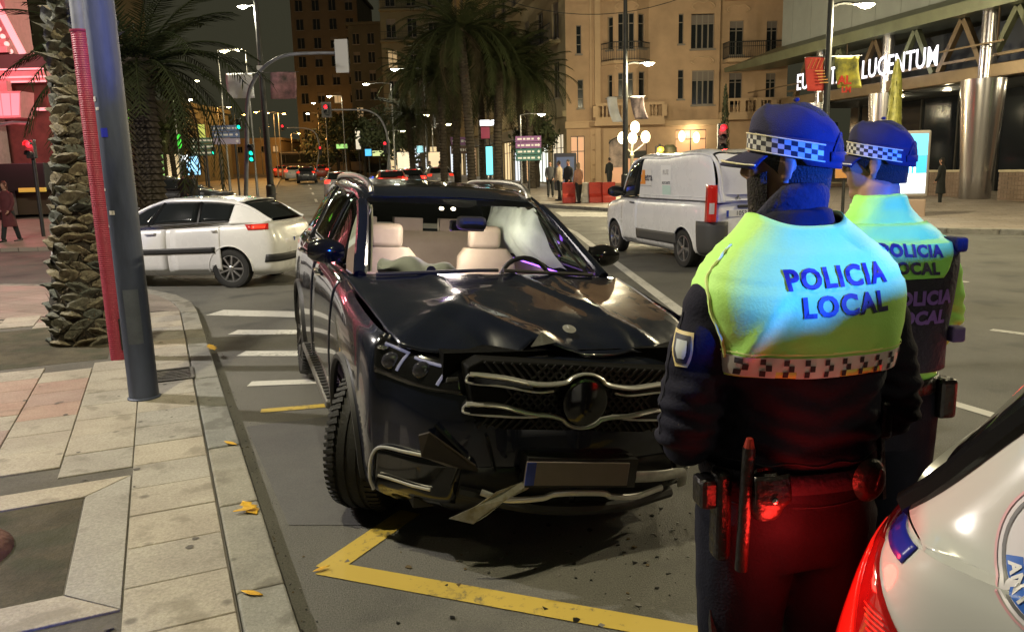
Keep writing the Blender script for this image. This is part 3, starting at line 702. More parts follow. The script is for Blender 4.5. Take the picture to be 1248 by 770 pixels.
L3 = street_lamp(296, 9, 31, 6, -1, 'lit street lamp with white and portrait banners over the avenue', .25, 1500, m=lampglass_w, c=white_l, top=1.6, pr=.13, s_=.8)
L4 = street_lamp(481, 85, 54, 8, -1, 'lit street lamp left of the dark palms', 1.6, 600, c=white_l, m=lampglass_w)
L5 = street_lamp(446, 103, 62, 8, -1, 'lit street lamp just right of the red traffic light', 1.6, 500, c=white_l, m=lampglass_w)
for k, (x, y, Y, sd, mm, e, lb) in enumerate([
    (273, 63, 44, -1, lampglass, 1100, 'left one of two lit lamps above the white banner'), (290, 61, 47, 1, lampglass, 0, 'right one of two lit lamps above the white banner'),
    (401, 118, 74, -1, lampglass_w, 700, 'lit white street lamp above the red traffic light'), (382, 126, 84, -1, lampglass_w, 0, 'lit street lamp with green tinge left of the red light'), (375, 139, 92, -1, lampglass_w, 0, 'small white street lamp below the greenish lamp'),
    (312, 137, 88, -1, lampglass_s, 1300, 'orange street lamp leftmost of a row of three'), (326, 138, 90, -1, lampglass_s, 0, 'orange street lamp in the middle of a row of three'), (346, 139, 90, 1, lampglass_s, 1300, 'orange street lamp rightmost of a row of three'),
    (279, 131, 80, 1, lampglass_s, 1100, 'orange street lamp above the blue road sign'), (326, 155, 118, 1, lampglass_s, 0, 'small distant orange lamp beside the dark post'), (364, 163, 120, 1, lampglass_s, 1300, 'distant yellow lamp over the dark round tree'),
    (252, 142, 90, 1, lampglass_s, 1100, 'orange street lamp left of the blue road sign'), (231, 122, 58, 1, lampglass, 900, 'lit lamp head over the yellow green palm'), (297, 140, 100, 1, lampglass_s, 0, 'orange lamp between the white banner and the dark post'),
    (546, 152, 58, 1, lampglass, 250, 'small globe topped lamp before the lit shops'), (519, 141, 56, 1, lampglass, 300, 'small lit lamp above the yellow cluster'), (491, 160, 64, 1, lampglass, 250, 'small lit lamp left of the shop fronts'), (660, 140, 44, 1, lampglass, 350, 'small lit lamp right of the direction sign'), (240, 99, 75, 1, lampglass, 0, 'tiny faint lamp high above the left shops')]):
    street_lamp(x, y, Y, 0, sd, lb, .9, e, mm, sodium if mm is lampglass_s else warm, .85, pr=.055)
# lamps of the same rows beside and behind the camera; the last is added light
street_lamp(0, 0, 0, 7.4, 1, 'street lamp on the near pavement left of the camera', 1.0, 1500, xy=(-2.9, 3.0), s_=.95, top=1.5, pr=.10, c=(1, .89, .58))
street_lamp(0, 0, 0, 7.6, -1, 'street lamp on the hotel side right behind the camera', 1.0, 600, xy=(8.5, -4.5), s_=.95, top=1.5, pr=.10)
street_lamp(0, 0, 0, 7.6, -1, 'street lamp on the hotel side right of the camera', 1.0, 4200, xy=(13.5, 10.5), s_=.95, top=1.5, pr=.10)
street_lamp(0, 0, 0, 7.6, 1, 'street lamp on the near pavement left of the palm trunk', 1.0, 4600, xy=(-10.5, 8.0), s_=.95, top=1.5, pr=.10, c=(1, .92, .82))  # unseen lamp added to brighten the white hatchback

# ---- banners on the lamp posts
def cloth(t, p, wv, h, m, skew=0.0, wave=.05, name='banner'):
    wv = Vector(wv); n_ = wv.cross(Vector((0, 0, 1))).normalized()
    def f(i, j): return Vector(p) + wv * i + Vector((0, 0, -h * j)) + n_ * (wave * math.sin(i * 4 + j * 2.4)) + wv * (skew * j * j)
    return MB().grid(f, 10, 12).build(name, m, t, solid=.003, smooth=True)
def banner_arm(t, p, q): MB().tube([p, q], .014, 6).build('banner_bar', steel, t)
ban_white = mat('banner_white', (.62, .63, .60), .8, var=.1)
ban_red = mat('banner_red', (.62, .07, .05), .8, var=.25, vs=2); ban_yel = mat('banner_yellow', (.55, .50, .06), .8, var=.7, vs=3.2, c2=(.04, .05, .03))
ban_photo = mat('banner_photo', (.58, .30, .32), .8, var=.9, vs=2.6, c2=(.10, .09, .08)); ban_dark = mat('banner_dark', (.40, .30, .28), .8, var=.9, vs=2.8, c2=(.03, .03, .035))
def zof(t, y, x, Y): return at(x, y, Y).z - t.location.z
Y = L1.location.y; z1 = zof(L1, 69, 1022, Y); h1 = z1 - zof(L1, 109, 1022, Y)
banner_arm(L1, (-.62, 0, z1), (.88, 0, z1))
b1 = cloth(L1, (-.62, 0, z1 - .01), (.52, 0, 0), h1 * 1.02, ban_red, .18); b2 = cloth(L1, (.16, 0, z1 - .01), (.66, 0, 0), h1 * .96, ban_yel, .16)
b = MB()
for k in range(5): b.box((-.24 + .03 * k, -.075 - .004 * k, z1 - .36 - .075 * k), (.24 - .02 * (k % 3), .008, .026))
for k in range(4): b.bar((-.55 + k * .11, -.06, z1 - .30), (-.45 + k * .11, -.06, z1 - .05), .025, .008)
b.build('print', mat('print_yellow', (.75, .38, .12), .8), b1)
b = MB(); add_text(b, 'AL', .30, ((.42, -.085, z1 - .62), (1, 0, 0), (0, 0, 1)), bold=.012, ext=.004); add_text(b, 'LM', .20, ((.48, -.085, z1 - .86), (1, 0, 0), (0, 0, 1)), bold=.01, ext=.004); b.build('print', mat('print_red', (.62, .05, .03), .8), b2)
Y = L2.location.y; z1 = zof(L2, 118, 760, Y); h1 = z1 - zof(L2, 146, 760, Y)
banner_arm(L2, (-.75, 0, z1), (.8, 0, z1)); cloth(L2, (-.75, 0, z1), (.42, 0, 0), h1 * 1.1, ban_white, .55, .08); cloth(L2, (.2, 0, z1), (.56, 0, 0), h1, ban_dark, .35, .08)
Y = L3.location.y; z1 = zof(L3, 89, 315, Y); h1 = z1 - zof(L3, 120, 315, Y)
banner_arm(L3, (-1.35, 0, z1), (1.4, 0, z1)); cloth(L3, (-1.35, 0, z1), (.98, 0, 0), h1 * .98, ban_white, .05, .07); b1 = cloth(L3, (.34, 0, z1), (.95, 0, 0), h1 * 1.05, ban_photo, -.05, .07)
MB().box((0, -.16, z1 + .12), (.22, .04, .24)).build('sign_plate', ban_white, L3)

# ---- traffic lights
tl_red = glow('signal_red', (1.0, .012, .02), 5.0); tl_green = glow('signal_green', (.01, .95, .50), 3.0); tl_off = mat('signal_off', (.03, .03, .03), .3)
tl_amber = glow('signal_amber', (1.0, .48, .03), 8.0)
body_b = mat('signal_black', (.02, .022, .022), .45)
def signal(t, p, lit, n=3, s_=1.0, board=False, face=(0, -1, 0), ped=False):
    """signal head centred at p, facing the camera side; lit = {index: material}"""
    p = Vector(p); h = .32 * n * s_
    rz = math.atan2(face[0], -face[1])
    hd = MB().box((0, 0, 0), (.30 * s_, .20 * s_, h)).build('signal_head', body_b, t, bevel=.03 * s_); hd.location = p; hd.rotation_euler = (0, 0, rz)
    for k in range(n):
        z = h / 2 - .16 * s_ - .32 * s_ * k
        MB().lathe([(.105 * s_, 0), (.08 * s_, .02 * s_), (0.0, .035 * s_)], 16, (0, 0, 0), ax='Y').build('lens', lit.get(k, tl_off), hd, smooth=True, loc=(0, -.104 * s_, z), rz=math.pi)
        v = MB()
        def f(i, j): a = R(-20) + i * R(220); return Vector((.125 * s_ * math.cos(a), -.10 * s_ - .17 * s_ * j, z + .125 * s_ * math.sin(a)))
        v.grid(f, 10, 1).build('visor', body_b, hd, solid=.006)
    if board: MB().box((0, .06, 0), (.62 * s_, .02, h + .3 * s_)).build('backing_board', mat('board_black', (.03, .03, .03), .5), hd, bevel=.01)
    return hd
def arch_mast(x0, Y, pts, label, r=.075, m=grey_paint):
    p0 = base(x0, Y); t = empty('traffic_light_mast', p0, 0, label, 'traffic light', 'traffic lights')
    L = [(0, 0, 0)] + [tuple(at(a, b, Y) - p0) for a, b in pts]
    MB().tube(spline(L, 30), [r * (1 - .35 * k / 30) for k in range(31)], 12).build('mast', m, t, smooth=True); return t, p0
t, p0 = arch_mast(301, 27, [(301, 170), (301, 140), (305, 108), (322, 82), (348, 68), (385, 65), (414, 65)], 'tall arched grey traffic light mast beside the bannered lamp post')
q = at(417, 69, 27) - p0; hd = signal(t, q, {}, 3, .75, True, (0, 1, 0)); MB().box((0, .085, 0), (.42, .012, 1.05)).build('board_edge', mat('board_white', (.5, .5, .48), .6), hd)
q = at(306, 187, 27) - p0; hd = signal(t, q + Vector((.06, -.12, 0)), {1: tl_green, 2: tl_green}, 3, .62)
q = at(293, 152, 27) - p0; hd = signal(t, q + Vector((.0, -.12, 0)), {1: tl_green}, 2, .55)
t, p0 = arch_mast(474, 50, [(474, 190), (473, 175), (470, 158), (462, 143), (448, 135), (428, 134), (404, 134)], 'arched mast with red traffic light over the avenue', .07)
signal(t, at(398, 134, 50) - p0 + Vector((0, -.1, 0)), {0: tl_red}, 2, 1.0, True); signal(t, at(470, 180, 50) - p0 + Vector((0, -.15, 0)), {0: tl_red}, 3, .75)
t, p0 = arch_mast(389, 84, [(389, 185), (388, 172), (384, 162), (374, 157), (360, 156), (350, 156)], 'farther arched mast with red light beneath the orange lamps', .08)
signal(t, at(345, 156, 84) - p0 + Vector((0, -.12, 0)), {0: tl_red}, 2, 1.0); signal(t, at(391, 184, 84) - p0 + Vector((0, -.15, 0)), {0: tl_red}, 3, .9)
def post_signal(x, y, Y, lit, n, s_, label, dx=0.0, pr=.055):
    p0 = base(x, Y); t = empty('traffic_light', p0, 0, label, 'traffic light', 'traffic lights'); q = at(x, y, Y) - p0
    MB().tube([(dx, 0, 0), (dx, 0, q.z + .3)], pr, 10).build('post', dark_steel, t, smooth=True)
    signal(t, q + Vector((0, -.17, 0)), lit, n, s_); return t, q
t, q = post_signal(878, 168, 27, {0: tl_red}, 3, .95, 'red traffic light beyond the van roof next to the officer cap')
light('signal_glow', q + Vector((0, -.6, .3)), (1, .05, .05), 25, .1, t)
t, q = post_signal(42, 182, 24, {0: tl_red}, 2, .85, 'red pedestrian light in front of the pink lit building', .32)
light('signal_glow', q + Vector((0, -.5, .2)), (1, .04, .05), 60, .1, t)
MB().tube([(.32, 0, q.z + .75), (-.10, -.05, q.z + .78), (-.5, -.06, q.z + .72)], .05, 8).build('arm', grey_paint, t)
post_signal(560, 192, 52, {0: tl_red}, 3, .8, 'small red traffic light before the lit shop row')
post_signal(262, 184, 40, {1: tl_green}, 2, .6, 'small green pedestrian light below the blue road sign')
t, q = post_signal(803, 183, 40, {0: tl_amber}, 1, 1.3, 'amber flashing lamp on a post right of the globe lamp')
light('signal_glow', q + Vector((0, -.5, 0)), (1, .5, .05), 120, .1, t)
MB().lathe([(.35, 0), (.38, .5), (.36, 1.0), (.2, 1.15)], 14, (.55, .3, q.z - .9)).build('cabinet', mat('cabinet_olive', (.10, .095, .05), .5), t, smooth=True)

# ---- ornamental lamp with globes beside the banner lamp
p0 = base(770, 37); q1 = at(769, 168, 37) - p0
t = empty('globe_lamp', p0, 0, 'ornamental cast lamp with lit globes before the corner building', 'street lamp')
cast = mat('cast_iron', (.10, .09, .06), .5, .3)
zc = q1.z
MB().lathe([(.22, 0), (.2, .5), (.09, .7), (.07, zc - .9), (.12, zc - .8), (.05, zc - .6), (.05, zc + .25)], 12).build('column', cast, t, smooth=True)
gl = glow('globe_glow', (1.0, .82, .45), 7.0)
for dx, dy, dz in ((-.45, 0, .0), (.62, 0, .02), (.08, -.35, .45), (.08, .35, .0)):
    MB().tube(spline([(0, 0, zc - .7), (dx * .6, dy * .6, zc + dz - .45), (dx, dy, zc + dz - .25)], 6), .025, 6).build('arm', cast, t)
    MB().ellipsoid((dx, dy, zc + dz), (.21, .21, .27), 14, 10).build('globe', gl, t, smooth=True)
light('lamp_light', (0, -.7, zc), warm, 900, .25, t)

# ---- signs
def sign_on_post(x0, y0, x1, y1, Y, m, label, rows=(), posts=1, name='road_sign', th=.04, cat='sign'):
    p0 = base((x0 + x1) / 2, Y); a = at(x0, y0, Y) - p0; b = at(x1, y1, Y) - p0
    t = empty(name, p0, 0, label, cat)
    cx, cz, w_, h = (a.x + b.x) / 2, (a.z + b.z) / 2, abs(b.x - a.x), abs(a.z - b.z)
    for k in range(posts):
        x = cx + (0 if posts == 1 else (-.3 + .6 * k) * w_); MB().tube([(x, .06, 0), (x, .06, a.z)], .05, 8).build('post', dark_steel, t)
    if rows:
        n = len(rows)
        for k, (mm, nb) in enumerate(rows):
            z = cz + h / 2 - h * (k + .5) / n
            pn = MB().box((cx, 0, z), (w_, th, h / n * .9)).build('sign_panel', mm, t, bevel=.008)
            bb = MB(); r_ = random.Random(k + int(x0))
            xx = cx - w_ * .42
            while xx < cx + w_ * .25 and nb:
                L = r_.uniform(.06, .14) * w_ * 1.3; bb.box((xx + L / 2, -th / 2 - .003, z), (L, .004, h / n * .28)); xx += L + .05 * w_
            bb.box((cx + w_ * .40, -th / 2 - .003, z), (h / n * .35, .004, h / n * .35), Matrix.Rotation(R(45), 3, 'Y'))
            bb.build('lettering', mat('sign_lettering', (.7, .7, .68), .5), pn)
    else: MB().box((cx, 0, cz), (w_, th, h)).build('sign_panel', m, t, bevel=.01)
    return t, cx, cz, w_, h
pur = mat('sign_purple', (.22, .09, .24), .5); teal = mat('sign_teal', (.04, .14, .12), .5); sblue = mat('sign_blue', (.10, .15, .28), .5, emit=(.3, .4, .6), es=.03); sgreen = mat('sign_green', (.06, .12, .09), .5)
sign_on_post(628, 166, 660, 196, 40, None, 'stack of purple and dark green direction boards beside the palms', [(pur, 4), (pur, 3), (teal, 3), (teal, 4)])
sign_on_post(257, 153, 293, 176, 42, None, 'blue and pale direction board beneath the white banner', [(sblue, 2), (sblue, 2), (mat('sign_pale', (.38, .34, .45), .5), 0)], 2)
sign_on_post(232, 168, 262, 190, 48, None, 'grey green direction board left of the blue board', [(sgreen, 3), (sgreen, 2), (sgreen, 3)])
sign_on_post(549, 167, 571, 188, 55, None, 'brown and purple direction board among the palms', [(pur, 2), (mat('sign_brown', (.10, .05, .03), .5), 2)])
t, cx, cz, w_, h = sign_on_post(1022, 185, 1040, 200, 24, mat('sign_navy', (.02, .03, .16), .4, emit=(.05, .08, .6), es=.5), 'small navy street name plate between the officers', name='street_name_sign')
add_text(b := MB(), 'ALIC', .12, ((cx + .1, -.026, cz + .06), (1, 0, 0), (0, 0, 1)), bold=.003).build('lettering', mat('sign_lettering', (.7, .7, .68), .5), t)
MB().box((cx - .05, -.01, cz - .42), (.5, .05, .35)).build('sign_panel', mat('sign_wood', (.42, .20, .06), .6), t)
t, cx, cz, w_, h = sign_on_post(1000, 150, 1020, 172, 60, sgreen, 'green pharmacy panel behind the officer cap', name='green_panel')
# advertising column, black from behind
p0 = base(690, 36); a = at(675, 187, 36) - p0; b_ = at(703, 240, 36) - p0
t = empty('advertising_panel', p0, 0, 'tall dark advertising panel behind the crowd, left of the corner', 'advertising panel')
MB().box(((a.x + b_.x) / 2, 0, a.z / 2 + .25), (b_.x - a.x, .22, a.z - .5)).build('case', mat('ad_case', (.02, .02, .022), .35), t, bevel=.04)
MB().box(((a.x + b_.x) / 2, -.115, a.z / 2 + .3), ((b_.x - a.x) * .78, .01, a.z - .95)).build('screen', mat('ad_dim', (.05, .06, .08), .15, emit=(.25, .30, .45), es=.22), t)
MB().box(((a.x + b_.x) / 2, 0, .15), (.35, .16, .3)).build('foot', dark_steel, t)
# lit advertising panel right of the second officer
p0 = base(1112, 23); a = at(1085, 160, 23) - p0; b_ = at(1128, 240, 23) - p0
t = empty('advertising_panel', p0, R(-14), 'bright blue and white lit advertising panel behind the second officer', 'advertising panel')
cx = (a.x + b_.x) / 2; w_ = b_.x - a.x; z0 = b_.z; z1 = a.z
MB().box((cx, 0, (z0 + z1) / 2), (w_, .2, z1 - z0)).build('case', mat('ad_frame', (.30, .27, .24), .4, .3), t, bevel=.05)
MB().box((cx, 0, z0 * .47), (w_ * .96, .16, z0 * .9)).build('foot', mat('ad_foot', (.33, .24, .18), .5), t, bevel=.03)
def screen(name, x, w_, zz, m):
    MB().box((x, -.104, (zz[0] + zz[1]) / 2), (w_, .006, zz[1] - zz[0])).build(name, m, t)
hh = z1 - z0
screen('screen', cx, w_ * .86, (z0 + .06 * hh, z0 + .36 * hh), glow('ad_white', (.85, .95, 1.0), 2.2)); screen('screen', cx, w_ * .86, (z0 + .365 * hh, z0 + .62 * hh), glow('ad_blue', (.05, .42, .75), 1.6)); screen('screen', cx, w_ * .86, (z0 + .625 * hh, z0 + .95 * hh), glow('ad_cyan', (.12, .62, .85), 1.9))
for k in range(6): MB().box((cx - w_ * .34 + k * w_ * .1, -.109, z0 + .47 * hh), (w_ * .05, .006, hh * (.12 + .1 * (k % 3)))).build('screen_print', glow('ad_white', (.85, .95, 1.0), 2.2), t)
# red and white barrier blocks
bar_r = mat('barrier_red', (.55, .05, .03), .5, var=.2); bar_w = mat('barrier_white', (.6, .58, .5), .5, var=.2)
for k in range(4):
    p = base(694 + 16 * k, 33.5 - k * .15)
    o = MB().prism([(-.26, 0), (.26, 0), (.22, .25), (.10, .4), (.10, .85), (-.10, .85), (-.10, .4), (-.22, .25)], ((-.27, 0, 0), (0, 1, 0), (0, 0, 1), (1, 0, 0)), .54).build('barrier_block', [bar_r, bar_w, bar_r, bar_r][k], None, bevel=.03)
    o.location = (p.x, p.y, p.z + .08); tag(o, ['leftmost red barrier block in front of the waiting group', 'white plastic barrier block between red ones', 'red barrier block right of the white one', 'rightmost red barrier block beside the van front'][k], 'barrier', 'barrier blocks')
o['label'] = 'rightmost red barrier block beside the van front'
# overhead wire above the crossing
a = at(598, -6, 46); b_ = at(860, -14, 46)
o = MB().tube([a.lerp(b_, k / 12) + Vector((0, 0, -1.2 * (1 - (k / 6 - 1) ** 2))) for k in range(13)], .02, 5).build('overhead_cable', dark_steel); tag(o, 'thin overhead cable strung before the corner building', 'cable')
# slim golden cone tree and dark cypress
t = empty('cone_tree', base(1080, 25.5), 0, 'slim gold green lit cone tree behind the second officer cap', 'cone tree')
p0 = t.location; top = at(1080, 72, 25.5).z - p0.z
MB().lathe([(.10, 0), (.10, 1.0)], 8).build('stem', dark_steel, t)
c = MB(); rnd = random.Random(3)
for k in range(1500):
    z = 1.0 + (top - 1.0) * rnd.random() ** 1.2; u = (z - 1) / (top - 1); r_ = (.25 * (1 - u) ** .6 + .03) * (1 if u < .78 else 1.15); a_ = rnd.random() * 6.283
    q = Vector((r_ * math.cos(a_), r_ * math.sin(a_), z)); v = Vector((math.cos(a_) * .05, math.sin(a_) * .05, -.26)); s_ = Vector((-math.sin(a_), math.cos(a_), 0)) * .022
    c.add([q - s_, q + s_, q + v + s_, q + v - s_], [(0, 1, 2, 3)])
c.build('foliage', mat('gold_garland', (.22, .21, .04), .5, .2, var=.6, vs=6, emit=(.55, .55, .06), es=.05), t, fix=False)
t = empty('cypress', base(880, 44), 0, 'narrow dark green cypress before the corner building balcony', 'tree')
top = at(880, 105, 44).z - t.location.z
c = MB()
for k in range(900):
    z = 1.2 + (top - 1.2) * rnd.random(); u = (z - 1.2) / (top - 1.2); r_ = .34 * (1 - u) ** .5 * (.5 + .5 * rnd.random()); a_ = rnd.random() * 6.283; q = Vector((r_ * math.cos(a_), r_ * math.sin(a_), z)); v = Vector((rnd.gauss(0, .05), rnd.gauss(0, .05), .16)); s_ = Vector((-math.sin(a_), math.cos(a_), 0)) * .04
    c.add([q - s_, q + s_, q + v], [(0, 1, 2)])
c.build('foliage', leaf_dark, t, fix=False); MB().tube([(0, 0, 0), (0, 0, top * .9)], [.07, .02], 6).build('trunk', bark, t)
# ================================================================== buildings
def plaster(name, c, var=.18, rough=.85): return mat(name, c, rough, var=var, vs=.7, bump=.15, bs=20)
pane_dark = mat('pane_dark', (.015, .018, .02), .12, var=.3, vs=1.0); frame_w = mat('window_frame', (.22, .19, .15), .6); shut_m = mat('shutter', (.17, .14, .115), .6, var=.15, vs=10, stretch=(1, 1, 12))
iron = mat('balcony_iron', (.03, .03, .028), .5, .3)
def facade(root, O, u, W, z0, z1, holes, m, name='wall', depth=.22):
    """wall in the plane O + u*x + z with openings; outward normal = u x z"""
    O = Vector(O); u = Vector(u).normalized(); n = u.cross(Vector((0, 0, 1)))
    xs = sorted({0.0, W, *[h[0] for h in holes], *[h[1] for h in holes]}); zs = sorted({z0, z1, *[h[2] for h in holes], *[h[3] for h in holes]})
    xs = [x for x in xs if 0 <= x <= W]; zs = [z for z in zs if z0 <= z <= z1]
    mb = MB(); P = lambda x, z, d=0.0: O + u * x + Vector((0, 0, z)) - n * d
    for a, b in zip(xs, xs[1:]):
        for c, d in zip(zs, zs[1:]):
            if any(h[0] - 1e-6 <= a and b <= h[1] + 1e-6 and h[2] - 1e-6 <= c and d <= h[3] + 1e-6 for h in holes): continue
            mb.add([P(a, c), P(b, c), P(b, d), P(a, d)], [(0, 1, 2, 3)])
    for a, b, c, d in [h[:4] for h in holes]:
        q = [(a, c), (b, c), (b, d), (a, d)]
        for i in range(4):
            p1, p2 = q[i], q[(i + 1) % 4]; mb.add([P(*p1), P(*p2), P(*p2, depth), P(*p1, depth)], [(0, 1, 2, 3)])
    return mb.build(name, m, root), P, u, n
def window(root, P, u, n, h, pane=pane_dark, mull=1, bars=1, frame=frame_w, blind=0.0, shutters=False, sill=True, depth=.17, fw=.06):
    a, b, c, d = h[:4]; w_ = b - a; hh = d - c
    g = MB(); g.add([P(a, c, depth), P(b, c, depth), P(b, d, depth), P(a, d, depth)], [(0, 1, 2, 3)]); wi = g.build('window', pane, root)
    f = MB()
    for (x0, y0, x1, y1) in ((a, c, b, c), (a, d, b, d)): f.bar(P(x0, y0, depth - .03), P(x1, y1, depth - .03), .05, fw * 1.6, up=(0, 0, 1))
    for x in [a, b] + [a + w_ * (k + 1) / (mull + 1) for k in range(mull)]: f.bar(P(x, c, depth - .032), P(x, d, depth - .032), fw, .05, up=n)
    for k in range(bars): f.bar(P(a, c + hh * (.72 if bars == 1 else (k + 1) / (bars + 1)), depth - .034), P(b, c + hh * (.72 if bars == 1 else (k + 1) / (bars + 1)), depth - .034), .05, fw * .7)
    f.build('frame', frame, wi)
    if blind: MB().add([P(a + .03, d - hh * blind, depth - .045), P(b - .03, d - hh * blind, depth - .045), P(b - .03, d, depth - .045), P(a + .03, d, depth - .045)], [(0, 1, 2, 3)]).build('blind', shut_m, wi, solid=.01)
    if sill: MB().bar(P(a - .08, c - .05, -.04), P(b + .08, c - .05, -.04), .22, .09).build('sill', frame, wi)
    return wi
def railing(root, pts, z, h=.95, gap=.14, m=iron, name='balcony_railing'):
    mb = MB(); pts = [Vector(p) for p in pts]
    for a, b in zip(pts, pts[1:]):
        A_, B_ = a + Vector((0, 0, z)), b + Vector((0, 0, z)); mb.bar(A_ + Vector((0, 0, h)), B_ + Vector((0, 0, h)), .05, .05); mb.bar(A_ + Vector((0, 0, .08)), B_ + Vector((0, 0, .08)), .03, .03); mb.bar(A_ + Vector((0, 0, h * .72)), B_ + Vector((0, 0, h * .72)), .025, .025)
        k = max(1, int((b - a).length / gap))
        for i in range(k + 1): p = A_.lerp(B_, i / k); mb.bar(p, p + Vector((0, 0, h)), .022, .022)
    return mb.build(name, m, root)
def slab_along(root, pts, z, th, n, d, m, name='balcony'):
    mb = MB(); P = [Vector(p) for p in pts]; k = len(P); inner = [P[0] - n * d, P[-1] - n * d]
    poly = P + inner[::-1]; k = len(poly)
    mb.add([p + Vector((0, 0, z)) for p in poly] + [p + Vector((0, 0, z - th)) for p in poly], [tuple(range(k)), tuple(range(k, 2 * k))[::-1]] + [(i, (i + 1) % k, k + (i + 1) % k, k + i) for i in range(k)])
    return mb.build(name, m, root)
balu_me = MB().lathe([(.06, 0), (.06, .06), (.035, .1), (.07, .25), (.06, .34), (.03, .5), (.05, .6), (.05, .66)], 8).mesh('baluster')
def balustrade(root, a, b, z, m, piers=2):
    a = Vector(a) + Vector((0, 0, z)); b = Vector(b) + Vector((0, 0, z)); U = Vector((0, 0, 1)); k = max(2, int((b - a).length / .22))
    mb = MB(); mb.bar(a + U * .10, b + U * .10, .22, .20); mb.bar(a + U * .94, b + U * .94, .26, .16)
    for i in range(piers + 1): p = a.lerp(b, i / piers); mb.bar(p + U * .2, p + U * .86, .30, .30)
    st = mb.build('balustrade', m, root)
    if not balu_me.materials: balu_me.materials.append(m)
    for i in range(1, k):
        if any(abs(i / k - j / piers) * (b - a).length < .28 for j in range(piers + 1)): continue
        o = bpy.data.objects.new('baluster', balu_me); link(o, st); o.location = a.lerp(b, i / k) + U * .20

# ---------------------------------------------------------------- corner building (ochre, balconies)
YB = 50.0; OB = at(690, 232, YB); OB.z = gz(YB)
cb = empty('corner_building', (OB.x, YB, OB.z), 0, 'ochre corner apartment building with balconies and lit ground floor shops', 'building')
ochre = plaster('ochre_plaster', (.46, .31, .185)); ochre2 = plaster('ochre_stone', (.50, .35, .21), .12); ochre_g = plaster('ochre_olive', (.30, .245, .145))  # ochre_g: dim greenish light on the wing put into its colour
pane_lit = glow('pane_lit_warm', (1.0, .62, .28), .85); pane_lit2 = glow('pane_lit_soft', (1.0, .50, .25), .45); pane_grey = mat('pane_curtain', (.16, .14, .12), .5, var=.5, vs=4, stretch=(9, 1, 1))
def bx(px): return at(px, 120, YB).x - OB.x
def bz(py, px=760): return at(px, py, YB).z - OB.z
def rect(x0, y0, x1, y1): return (bx(x0), bx(x1), bz(y1, (x0 + x1) / 2), bz(y0, (x0 + x1) / 2))
ZTOP = 18.5
f2 = 3.56
def seg(px0, px1, Yo, holes, m=ochre, px0Y=None, z0=0.0, z1=ZTOP):
    a = Vector((bx(px0), px0Y if px0Y is not None else Yo, 0)); b = Vector((bx(px1), Yo, 0)); u = b - a; k = (bx(px1) - bx(px0)) / u.length
    hs = [((h[0] - bx(px0)) / k, (h[1] - bx(px0)) / k, h[2], h[3]) + tuple(h[4:]) for h in holes]
    r_ = facade(cb, a, u, u.length, z0, z1, hs, m); return r_ + (hs,)
def up(h, k): return (h[0], h[1], h[2] + f2 * k, h[3] + f2 * k)
# left flat strip
n1 = rect(704, 97, 711, 132); n2 = rect(703, 31, 709, 66)
o, P, u, n, hs = seg(690, 735, 0, [n1, n2, up(n2, 1), rect(695, 166, 712, 232)])
for h in hs[:3]: window(cb, P, u, n, h, mull=0, bars=2)
wi = window(cb, P, u, n, hs[3], pane_lit2, 1, 1, iron, sill=False)
# bay of three facets
g1, g2 = rect(749, 163, 778, 232), None
hL = [rect(740, 92, 745, 120), rect(740, 22, 746, 62)]; hL.append(up(hL[1], 1))
hC = [rect(752, 90, 770, 120), rect(752, 18, 771, 62)]; hC.append(up(hC[1], 1))
hR = [rect(777, 88, 786, 120), rect(776, 18, 785, 60)]; hR.append(up(hR[1], 1))
for (p0, p1, y0, y1, hh, ml) in ((735, 748, 0, -.55, hL, 0), (748, 774, -.55, -.55, hC, 2), (774, 790, -.55, 0, hR, 0)):
    o, P, u, n, hs = seg(p0, p1, y1, hh, px0Y=y0, z0=bz(152))
    for h in hs: window(cb, P, u, n, h, mull=ml, bars=1, blind=.0)
bay_pts = [(bx(733), -.1, 0), (bx(746), -.95, 0), (bx(776), -.95, 0), (bx(791), -.1, 0)]
for zz in (bz(76), bz(76) + f2 + .15):
    slab_along(cb, bay_pts, zz, .18, Vector((0, -1, 0)), .1, ochre2); railing(cb, bay_pts, zz, 1.05)
# flat right part
w1 = rect(843, 86, 870, 128); w2 = rect(841, 17, 869, 60); s1 = rect(826, 85, 833, 121); s2 = rect(826, 17, 832, 54)
sh = [rect(824, 158, 862, 198)]
o, P, u, n, hs = seg(790, 876, 0, [w1, w2, up(w2, 1), s1, s2, up(s2, 1)] + sh)
for k, h in enumerate(hs[:3]): window(cb, P, u, n, h, mull=3, bars=1, blind=.26, fw=.08)
for h in hs[3:6]: window(cb, P, u, n, h, mull=0, bars=1)
wi = window(cb, P, u, n, hs[6], pane_lit2, 1, 1, iron, sill=False)
for q in ((832, 168, 4), (850, 170, 3)): MB().ellipsoid((bx(q[0]), .12, bz(q[1])), (.22, .05, .35)).build('wall_lamp', glow('shop_lamp', (1, .75, .4), 3.5), cb, smooth=True)
light('shop_light', (bx(843), -.5, bz(165)), warm, 90, .2, cb)
# right recessed part with balconies
v1 = rect(891, 88, 907, 128); v2 = rect(890, 24, 907, 66); v3 = rect(936, 88, 948, 128); v4 = rect(935, 24, 948, 66); v5 = (v2[0], v2[1], bz(70) + f2, bz(24) + f2)
o, P, u, n, hs = seg(876, 962, .5, [v1, v2, v3, v4, up(v2, 1), up(v4, 1)], px0Y=.5)
for h in hs: window(cb, P, u, n, h, mull=1, bars=1, blind=.2, shutters=True)
for zz in (bz(72, 910), bz(72, 910) + f2 + .1):
    pts = [(bx(882), .4, 0), (bx(884), -.45, 0), (bx(960), -.45, 0)]; slab_along(cb, pts, zz, .2, Vector((0, -1, 0)), .9, ochre2); railing(cb, pts, zz, .95, .12)
